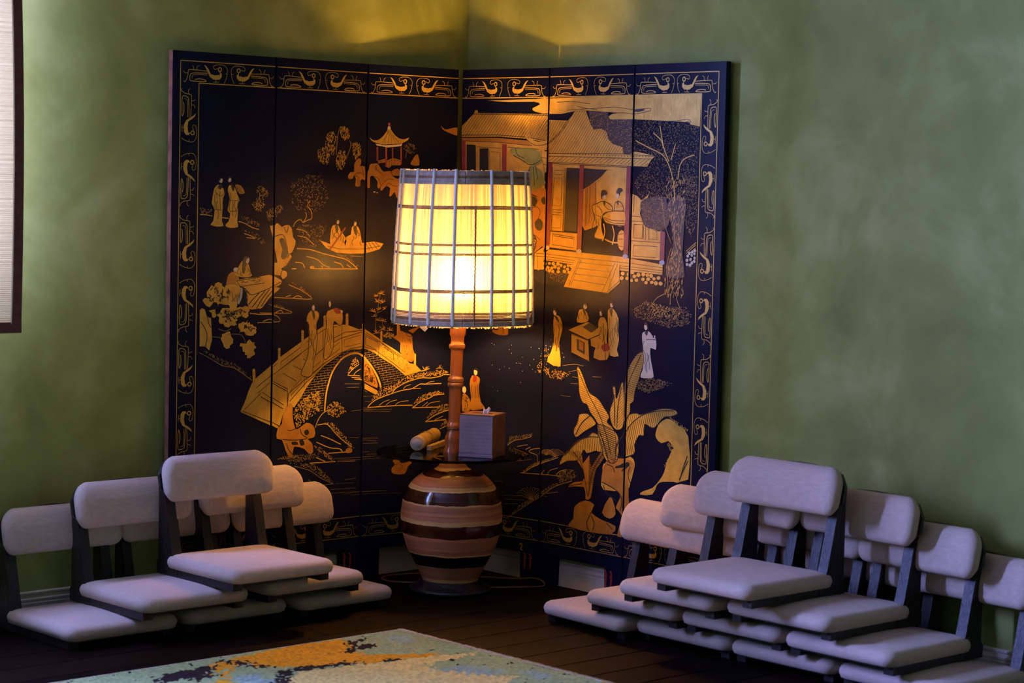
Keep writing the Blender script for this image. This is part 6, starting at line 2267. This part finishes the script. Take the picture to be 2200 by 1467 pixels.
# a share of the light goes straight through the sticks, widely blurred
rf = N.new('ShaderNodeBsdfRefraction'); rf.inputs['Roughness'].default_value = .85; rf.inputs['IOR'].default_value = 1.4; rf.inputs[0].default_value = (1, .95, .9, 1)
mxr = N.new('ShaderNodeMixShader'); mxr.inputs[0].default_value = .075; om = N['Material Output']; old = om.inputs[0].links[0].from_socket
L.new(old, mxr.inputs[1]); L.new(rf.outputs[0], mxr.inputs[2]); L.new(mxr.outputs[0], om.inputs[0])
NST = 300; m = MB(); cv = []; rs = random.Random(11); NZ = 12
for i in range(NST):
    a = 360*i/NST; ec = rs.random(); top = rs.uniform(-.002, .003); bot = rs.uniform(-.004, .002)
    o_ = len(m.v)
    for k in range(NZ+1):
        z = SZ0+bot+(SZ1+top-SZ0-bot)*k/NZ
        for j, (da, dr) in enumerate(((-.63, -.0010), (-.30, .0006), (.30, .0006), (.63, -.0010))): m.v.append(shade_pt(a+da, z, dr)); cv.append(ec)
    for k in range(NZ):
        for j in range(3): m.f.append((o_+k*4+j, o_+k*4+j+1, o_+k*4+5+j, o_+k*4+4+j)); m.m.append(0)
o = m.build('matchsticks', MSTICK, lamp, smooth=True); o['kind'] = 'stuff'
atr = o.data.attributes.new('stick', 'FLOAT', 'POINT'); atr.data.foreach_set('value', cv)
MROD = noise_mat('white_wrapped_rod', (.86, .84, .80), (.92, .90, .86), 120, .55)
RODS = [-88, -72, -48, -29, -8.3, 23.5, 45, 65.5, 86, 107, 128, 149, 170, 191, 212, 233, 252]
for a in RODS:
    n = 40; pts = [shade_pt(a, SZ0-.003+(SZ1-SZ0+.006)*k/n, .0042+(.0007 if k % 2 else 0)) for k in range(n+1)]
    v, f = tube(pts, .0050, 8); link('rod', pyd('rod', v, f, True), MROD, lamp)
MTWINE = noise_mat('brown_twine', (.30, .15, .08), (.46, .26, .15), 90, .85)
MTWINE2 = noise_mat('pale_twine', (.46, .36, .29), (.62, .52, .45), 90, .85)
def twine(z, rad, material, amp=.0012, name='woven_band', n=300, dz=0):
    pts = []
    for i in range(n+1):
        a = 360*i/n; zz = z+dz*math.sin(math.radians(a)*2)
        pts.append(shade_pt(a, zz, .0022+amp*(1 if i % 2 else -1)))
    v, f = tube(pts, rad, 5); return v, f
def band(zs, rad, material, name='woven_band'):
    m = MB()
    for i, z in enumerate(zs):
        v, f = twine(z, rad, material, dz=.0016); m.add(v, f)
    return m.build(name, material, lamp, smooth=True)
def sz(zy): return SZ1-(zy-100)/(1362-100)*(SZ1-SZ0)
band([sz(q) for q in (106, 116, 126, 136)], .0021, MTWINE2); band([sz(q) for q in (147, 158)], .0021, MTWINE); band([sz(q) for q in (168, 178, 188, 198, 206)], .0020, MTWINE2)
band([sz(q) for q in (388, 398, 408)], .0017, MTWINE); band([sz(q) for q in (694, 704)], .0017, MTWINE); band([sz(q) for q in (770, 780)], .0017, MTWINE); band([sz(q) for q in (1064, 1074, 1084)], .0018, MTWINE)
band([sz(q) for q in (1248, 1258)], .0017, MTWINE); band([sz(q) for q in (1270, 1281, 1292)], .0017, MTWINE2); band([sz(q) for q in (1302, 1312)], .0019, MTWINE); band([sz(q) for q in (1323, 1333, 1343, 1353)], .0020, MTWINE2)
pts = [shade_pt(9+.25*(1 if k % 2 else -1), sz(1360)+(sz(380)-sz(1360))*k/60, .003) for k in range(61)]
v, f = tube(pts, .0026, 6); link('seam_stitch', pyd('seam_stitch', v, f, True), MTWINE, lamp)
# spider fitting and maker's tag
for q in (30, 150, 270):
    v, f = tube([shade_pt(q, SZ1-.03, -.004), lean(SZ1-.03)+Vector((0, 0, SZ1-.03))], .0016, 6); link('spider_arm', pyd('spider_arm', v, f), MBRASS, lamp)
v, f = tube([lean(.8)+Vector((.016, 0, .80)), lean(.9)+Vector((.045, 0, .90)), lean(1.1)+Vector((.040, 0, 1.10)), lean(1.2)+Vector((0, 0, SZ1-.03))], .0016, 6); link('harp', pyd('harp', v, f), MBRASS, lamp)
ta = shade_pt(-36, SZ0+.004, -.012); MTAG = mat('paper_tag', (.8, .72, .5), .7)
tg = MB(); r_ = Vector((.735, -.678, 0)); d_ = Vector((.678, .735, 0))*.0006
c4 = [ta+r_*q[0]+Vector((0, 0, q[1])) for q in ((-.011, .01), (.011, .01), (.010, -.012), (.002, -.021), (-.012, -.010))]
tg.add(c4+[q+d_ for q in c4], [(0,1,2,3,4), (9,8,7,6,5)]+[(i, 5+i, 5+(i+1) % 5, (i+1) % 5) for i in range(5)]); fix_normals(tg.build('tag', MTAG, lamp))
# flex lying on the floor behind the base
cordp = spline([(.06,.075,.012),(.00,.13,.004),(-.06,.20,.004),(-.045,.262,.004),(.02,.283,.004),(.12,.24,.004),(.2,.12,.004),(.275,.02,.004),(.285,-.07,.016),(.268,-.12,.004),(.20,-.10,.004),(.12,-.05,.004),(.09,-.03,.012)], 8)
v, f = tube(cordp, .0028, 8); link('flex', pyd('flex', v, f, True), mat('amber_flex', (.20, .085, .03), .4), lamp)

# ------------------------------------------------------------------ things on the glass shelf
box = empty('tissue_box', (LX+.005, LY-.122, GZ+.0005), YAW-math.pi/2+math.radians(-20)); tag(box, 'square embossed mauve tissue box cover beside the lamp pole', 'tissue box')
BW = .105; BH = .120
MBOX = noise_mat('embossed_mauve_leather', (.235, .165, .20), (.31, .225, .265), 14, .5); N, L, B = nodes(MBOX)
tc = N.new('ShaderNodeTexCoord'); vt = N.new('ShaderNodeTexVoronoi'); vt.inputs['Scale'].default_value = 95; vt.inputs['Randomness'].default_value = .15; L.new(tc.outputs['Object'], vt.inputs[0])
bp = N.new('ShaderNodeBump'); bp.inputs['Strength'].default_value = .5; bp.inputs['Distance'].default_value = .002; L.new(vt.outputs[0], bp.inputs['Height']); L.new(bp.outputs[0], B.inputs['Normal'])
MBOXB = noise_mat('brown_box_leather', (.13, .055, .03), (.20, .09, .05), 20, .45)
h = BW/2
for nm, rz in (('front_panel', 0), ('side_panel', math.pi/2), ('back_panel', math.pi), ('side_panel', -math.pi/2)):
    b = MB(); b.box((-h+.0015, -h, .010), (h-.0015, -h+.004, BH)); b.box((-h, -h-.0006, 0), (h, -h+.004, .0095))
    o = b.build(nm, MBOX if nm == 'front_panel' else MBOXB, box, bevel=.0012); o.rotation_euler = (0, 0, rz)
b = MB(); sl = .030; sw = .010
b.box((-h, -h, BH), (h, -sw, BH+.004)); b.box((-h, sw, BH), (h, h, BH+.004)); b.box((-h, -sw, BH), (-sl, sw, BH+.004)); b.box((sl, -sw, BH), (h, sw, BH+.004))
b.build('top_panel', MBOXB, box)
tis = MB(); cols = []
n1, n2 = 9, 6
for i in range(n1):
    for j in range(n2):
        u = i/(n1-1)-.5; t = j/(n2-1)
        tis.v.append((.004+u*.016*(1+.35*t)+.010*t, .0035*math.sin(u*9+t*2)*(1-.3*t), BH-.016+t*.035+.004*math.sin(u*7)*t))
for i in range(n1-1):
    for j in range(n2-1): a = i*n2+j; tis.f.append((a, a+n2, a+n2+1, a+1)); tis.m.append(0)
ts = tis.build('tissue', mat('white_tissue', (.85, .80, .76), .9), box, smooth=True); sm = ts.modifiers.new('thick', 'SOLIDIFY'); sm.thickness = .0012; ts['label'] = 'white tissue poking out of the slot'

# wrapped cylinder and square striker, lying together
ang = .661
MROLL = noise_mat('mottled_yellow_wrap', (.40, .27, .05), (.58, .44, .10), 60, .6, bump=.1)
MCREAM = noise_mat('cream_turned_rim', (.62, .46, .28), (.72, .56, .36), 30, .5); MDISC = noise_mat('pale_blue_disc', (.55, .56, .62), (.70, .71, .76), 60, .6)
MSTRING = mat('tan_string', (.42, .27, .12), .8)
r1 = .0215; roll = empty('wrapped_cylinder', (-.413, -.279, GZ+.0005), ang); tag(roll, 'yellow wrapped cylinder with pale round end lying on the glass shelf', 'cylinder')
def lathe_x(name, prof, material, parent, zc, n=40):
    v, f = lathe(prof, n); v = [(q[2], q[0], q[1]+zc) for q in v]; return fix_normals(link(name, pyd(name, v, f, True), material, parent))
b_ = lathe_x('wrap', [(r1-.002,.024),(r1-.0012,.025),(r1-.0012,.050),(r1,.054),(r1,.100),(r1-.0012,.104),(r1-.0012,.253),(r1-.004,.255)], MROLL, roll, r1)
lathe_x('rim', [(.0150,.0005),(.0195,0),(.0212,.004),(.0214,.014),(.0205,.0165),(.0214,.019),(.0214,.024),(.0190,.0245)], MCREAM, roll, r1)
lathe_x('end_disc', [(.0148,-.0008),(.0150,.0006)], MDISC, roll, r1); b_.modifiers.new('e', 'EDGE_SPLIT').split_angle = .7
for s_ in (.128, .136):
    v, f = tube([(s_+.001*math.sin(k), (r1+.0008)*math.cos(k*math.pi/12), r1+(r1+.0008)*math.sin(k*math.pi/12)) for k in range(25)], .0009, 6); link('string', pyd('string', v, f, True), MSTRING, roll)
stk = empty('striker_stick', (-.3765, -.2915, GZ+.0005), .563); tag(stk, 'small square yellow stick lying against the wrapped cylinder', 'stick')
b = MB(); b.box((0, -.0075, 0), (.215, .0075, .0150)); b.build('shaft', MROLL, stk, bevel=.002)
b = MB(); b.box((-.0008, -.0066, .001), (.0002, .0066, .0140)); b.build('cut_end', MCREAM, stk)
b = MB(); b.box((.110, -.0084, -.0002), (.114, .0084, .0158)); b.build('string', MSTRING, stk, bevel=.0006)

# ------------------------------------------------------------------ stacked legless chairs
def rrect(hw, hd, r, n=6):
    out = []
    for cx, cy, a0 in ((hw-r, hd-r, 0), (-hw+r, hd-r, 90), (-hw+r, -hd+r, 180), (hw-r, -hd+r, 270)):
        for i in range(n+1):
            a = math.radians(a0+90*i/n); out.append((cx+r*math.cos(a), cy+r*math.sin(a)))
    return out
def cushion(hw, hd, rc, t, edge, dome, rings=5):
    """pad with rounded plan outline; z 0..t with rounded rim and slight dome"""
    lay = [(edge*.7, 0), (edge*.25, .10*t), (0, .42*t), (edge*.08, .62*t), (edge*.35, .82*t), (edge*.8, .95*t), (edge*1.35, t)]
    v = []; f = []; n = None; prev = None
    def ring(inset, z):
        o = rrect(hw-inset, hd-inset, max(rc-inset*.8, .004)); s0 = len(v); v.extend((x, y, z) for x, y in o); return s0, len(o)
    starts = []
    for i, z in lay: s0, n = ring(i, z); starts.append(s0)
    m0 = min(hw, hd)-edge*1.35
    for k in range(1, rings):
        q = k/rings; s0, n = ring(edge*1.35+(m0-.004)*q, t+dome*(1-(1-q)**2)); starts.append(s0)
    for a, b in zip(starts, starts[1:]):
        for i in range(n): j = (i+1) % n; f.append((a+i, a+j, b+j, b+i))
    f.append(tuple(starts[-1]+i for i in range(n))); f.append(tuple(starts[0]+n-1-i for i in range(n)))
    return v, f
HW = .1680; SD = .335
def make_chair():
    c = empty('floor_chair')
    v, f = cushion(HW, SD/2, .032, .038, .017, .007); v = [(x, y+SD/2, z+.020) for x, y, z in v]
    fix_normals(link('seat', pyd('seat', v, f, True), MFAB, c))
    m = MB(); m.box((-HW+.02, .02, .0155), (HW-.02, SD-.005, .024)); m.build('seat_board', MDARK, c)
    for s in (-1, 1):
        x0, x1 = (s*.156, s*.127) if s < 0 else (s*.127, s*.156)
        v, f = extrude_prof([(.026, 0), (.026, .022), (.280, .022), (.280, 0)], x0, x1, 'x')
        fix_normals(link('runner', pyd('runner', v, f), MDARK, c))
        prof = [(.280, 0), (.378, 0), (.380, .030), (.371, .042), (.371, .200), (.374, .262), (.356, .268), (.339, .200), (.308, .070), (.296, .040), (.280, .024)]
        v, f = extrude_prof(prof, x0+.001*s, x1+.001*s, 'x')
        po = fix_normals(link('back_post', pyd('back_post', v, f), MDARK, c))
    # back pad: curved, leaning back, on a thin dark plywood backing
    def bend(q, hw):
        x, y, z = q       # x across, y up, z = thickness to the front
        yy = .032*(x/hw)**2
        return (x, .366-yy-z+(y)*.235, .269+y-.017*(x/hw)**2)
    hw, hh = .179, .0595
    v, f = cushion(hw, hh, .042, .046, .024, .004); v = [bend(q, hw) for q in v]
    fix_normals(link('back_pad', pyd('back_pad', v, f, True), MFAB, c))
    v = []; f = []; o_ = rrect(hw-.004, hh-.012, .040, 5); n = len(o_)
    # backing as an arc strip so that it follows the bend
    m = MB(); nx = 14
    for zt in (-.010, .0005):
        for i in range(nx+1):
            x = (-hw+.001)+(2*hw-.002)*i/nx; e_ = max(0, abs(x)-(hw-.040))/.041; hgt = (hh-.014)-.040*(1-math.sqrt(max(0, 1-min(1, e_)**2)))*.96
            m.v.append(bend((x, -hgt, zt), hw)); m.v.append(bend((x, hgt, zt), hw))
    q = (nx+1)*2
    for i in range(nx):
        a = i*2; m.f += [(a, a+2, a+3, a+1), (q+a, q+a+1, q+a+3, q+a+2), (a, q+a, q+a+2, a+2), (a+1, a+3, q+a+3, q+a+1)]
    m.f += [(0, 1, q+1, q), (nx*2, q+nx*2, q+nx*2+1, nx*2+1)]; m.m = [0]*len(m.f)
    fix_normals(m.build('back_board', MDARK, c))
    return c
proto = make_chair(); used = [False]; PITCHZ = .0640
def place_chair(x, y, layer, rz, label, group):
    if not used[0]: c = proto; used[0] = True
    else:
        c = proto.copy(); COL.objects.link(c)
        for ch in list(proto.children):
            d = ch.copy(); COL.objects.link(d); d.parent = c
    c.location = (x, y, layer*PITCHZ+.001); c.rotation_euler = (0, 0, rz); tag(c, label, 'chair', group)
LG, RG = 'legless chairs stacked along the left wall', 'legless chairs stacked along the right wall'
for x, y, l, rz, lab in [
    (-1.497, -.428, 0, .00, 'padded legless chair on the floor nearest the bamboo blind'),
    (-1.138, -.420, 0, .00, 'padded legless chair on the floor in the middle of the left stack'),
    (-.780, -.440, 0, .01, 'padded legless chair on the floor of the left stack, nearest the lamp'),
    (-1.322, -.498, 1, .00, 'padded legless chair in second tier of left stack, blind side'),
    (-.922, -.486, 1, .01, 'padded legless chair in second tier of left stack, lamp side'),
    (-1.104, -.582, 2, .00, 'padded legless chair on top of the left stack')]:
    place_chair(x, y, l, rz, lab, LG)
for y, x, l, rz, lab in [
    (-1.000, -.440, 0, -.06, 'padded legless chair on the floor of right stack, nearest the folding screen'),
    (-1.330, -.402, 0, .00, 'padded legless chair on the floor of right stack, second from the screen'),
    (-1.667, -.402, 0, .00, 'padded legless chair on the floor of right stack, third from the screen'),
    (-2.012, -.402, 0, .00, 'padded legless chair at the far right, cut by the picture edge'),
    (-1.203, -.465, 1, .00, 'padded legless chair in second tier of right stack, nearest the screen'),
    (-1.545, -.458, 1, .00, 'padded legless chair in the middle of the second tier, right stack'),
    (-1.890, -.458, 1, .00, 'padded legless chair in second tier of right stack, farthest from the screen'),
    (-1.395, -.538, 2, .00, 'padded legless chair in third tier of right stack, screen side'),
    (-1.740, -.508, 2, .00, 'padded legless chair in third tier of right stack, far side'),
    (-1.580, -.612, 3, .00, 'padded legless chair on top of the right stack')]:
    place_chair(x, y, l, rz-math.pi/2, lab, RG)

# ------------------------------------------------------------------ woven rug (colour areas in mm on the floor)
RUGP = [('g','-1885,-793 -1834,-763 -1523,-756 -1196,-714 -945,-729 -861,-743 -876,-895 -879,-1070 -852,-1257 -891,-1494 -910,-1652 -1936,-877'),
('o','-1485,-785 -1380,-759 -1202,-722 -1035,-740 -1081,-818 -1111,-905 -1046,-971 -959,-1011 -967,-1048 -1073,-1022 -1167,-1004 -1238,-969 -1350,-920 -1387,-891 -1403,-812 -1483,-854 -1547,-953 -1628,-1049 -1645,-1035 -1500,-841'),
('c','-1512,-1136 -1420,-1023 -1372,-980 -1255,-990 -1091,-1026 -1067,-1016 -864,-1071 -947,-1091 -1051,-1091 -1090,-1164 -1041,-1234 -973,-1335 -1022,-1354 -1132,-1423'),
('b','-949,-784 -882,-783 -910,-877 -950,-885'),
('b','-1086,-1150 -1003,-1154 -968,-1197 -955,-1272 -1011,-1289 -1046,-1240'),
('b','-1519,-935 -1460,-931 -1475,-1039 -1538,-1116 -1601,-1069'),
('b','-913,-1279 -888,-1348 -915,-1401 -957,-1370'),
('k','-1062,-765 -1035,-770 -988,-767 -1018,-790 -1048,-798 -1052,-817 -1002,-839 -1040,-867 -1078,-865 -1145,-890 -1127,-857 -1088,-842 -1070,-804'),
('k','-1699,-855 -1613,-806 -1553,-801 -1485,-795 -1502,-829 -1548,-855 -1540,-894 -1618,-916 -1622,-871 -1659,-885 -1691,-883'),
('k','-1458,-764 -1428,-765 -1397,-806 -1406,-837 -1379,-890 -1394,-910 -1417,-872 -1428,-827'),
('k','-1415,-948 -1380,-941 -1393,-987 -1509,-1138 -1529,-1123 -1459,-1019 -1427,-994'),
('k','-1372,-940 -1316,-934 -1271,-954 -1216,-951 -1164,-972 -1193,-999 -1259,-977 -1333,-976 -1379,-968'),
('k','-1152,-1005 -1113,-996 -1065,-1004 -1091,-1026')]
RUGP = [(c, [tuple(int(a)/1000 for a in q.split(',')) for q in t.split()]) for c, t in RUGP]
RC = {'g': (.43, .53, .22), 'o': (.93, .40, .02), 'c': (.92, .70, .22), 'b': (.38, .52, .38), 'k': (.035, .02, .02)}
rug = empty('woven_rug', (-.838, -.722, 0)); tag(rug, 'shaggy patchwork wool rug in orange, cream, sage and blue on the floor', 'rug')
rg = random.Random(9); CS = .0075; nx, ny = 270, 205
seeds = [(rg.uniform(-2.9, -.8), rg.uniform(-2.3, -1.3), rg.choice('gocgcbgo')) for _ in range(26)]
def rug_col(x, y):
    y += rg.gauss(0, .002)+.006*math.sin(x*140+7*math.sin(y*60)); x += rg.gauss(0, .006)+.014*math.sin(y*210+5*math.sin(x*40))
    c = None
    for k, poly in RUGP:
        if inside((x, y), poly): c = k
    if c is None and y > -1.42 and x > -2.0: c = 'g'
    if c is None or y < -1.42 or x < -2.0: c = min(seeds, key=lambda s_: (s_[0]-x)**2*.6+(s_[1]-y)**2)[2]
    j = rg.uniform(.82, 1.16)
    if rg.random() < .012: c = 'k' if c == 'g' else c; j *= .75
    return tuple(min(1, v_*j) for v_ in RC[c])+(1,)
v = []; f = []
for i in range(nx+1):
    for j in range(ny+1):
        ed = (i in (0, nx)) or (j in (0, ny))
        v.append((-i*CS+(rg.uniform(-.002, .002)), -j*CS+rg.uniform(-.002, .002)+(.003*math.sin(i*.09)+.002*math.sin(i*.31) if j == 0 else 0), .001 if ed else .009+rg.uniform(-.0022, .0022)))
for i in range(nx):
    for j in range(ny): a = i*(ny+1)+j; f.append((a, a+1, a+ny+2, a+ny+1))
me = pyd('pile', v, f, True); at_ = me.color_attributes.new('dye', 'FLOAT_COLOR', 'CORNER'); cols = []
for i in range(nx):
    for j in range(ny): cols += list(rug_col(-.838-(i+.5)*CS, -.722-(j+.5)*CS))*4
at_.data.foreach_set('color', cols)
MRUG = mat('dyed_wool', (.4, .3, .2), .95, spec=.1); N, L, B = nodes(MRUG); va = N.new('ShaderNodeVertexColor'); va.layer_name = 'dye'; L.new(va.outputs[0], B.inputs['Base Color'])
tn = N.new('ShaderNodeTexNoise'); tn.inputs['Scale'].default_value = 420; bp = N.new('ShaderNodeBump'); bp.inputs['Strength'].default_value = .6; bp.inputs['Distance'].default_value = .004; L.new(tn.outputs[0], bp.inputs['Height']); L.new(bp.outputs[0], B.inputs['Normal'])
o = fix_normals(link('pile', me, MRUG, rug))
m = MB()
for j in range(640):
    y = -j*.0024; ln = rg.uniform(.010, .026); sw = rg.uniform(-.008, .008)
    pts = [(-.003, y, .008), (ln*.5, y+sw*.4, .007), (ln, y+sw, .0015)]
    vv, ff = tube(pts, .0016, 4); m.add(vv, ff)
for j in range(620):
    x = -j*.0032; ln = rg.uniform(.002, .009); vv, ff = tube([(x, -.003, .008), (x+rg.uniform(-.003, .003), ln, .004)], .0014, 4); m.add(vv, ff)
o = m.build('fringe', noise_mat('undyed_wool_fringe', (.72, .56, .42), (.86, .70, .52), 30, .95), rug); o['kind'] = 'stuff'
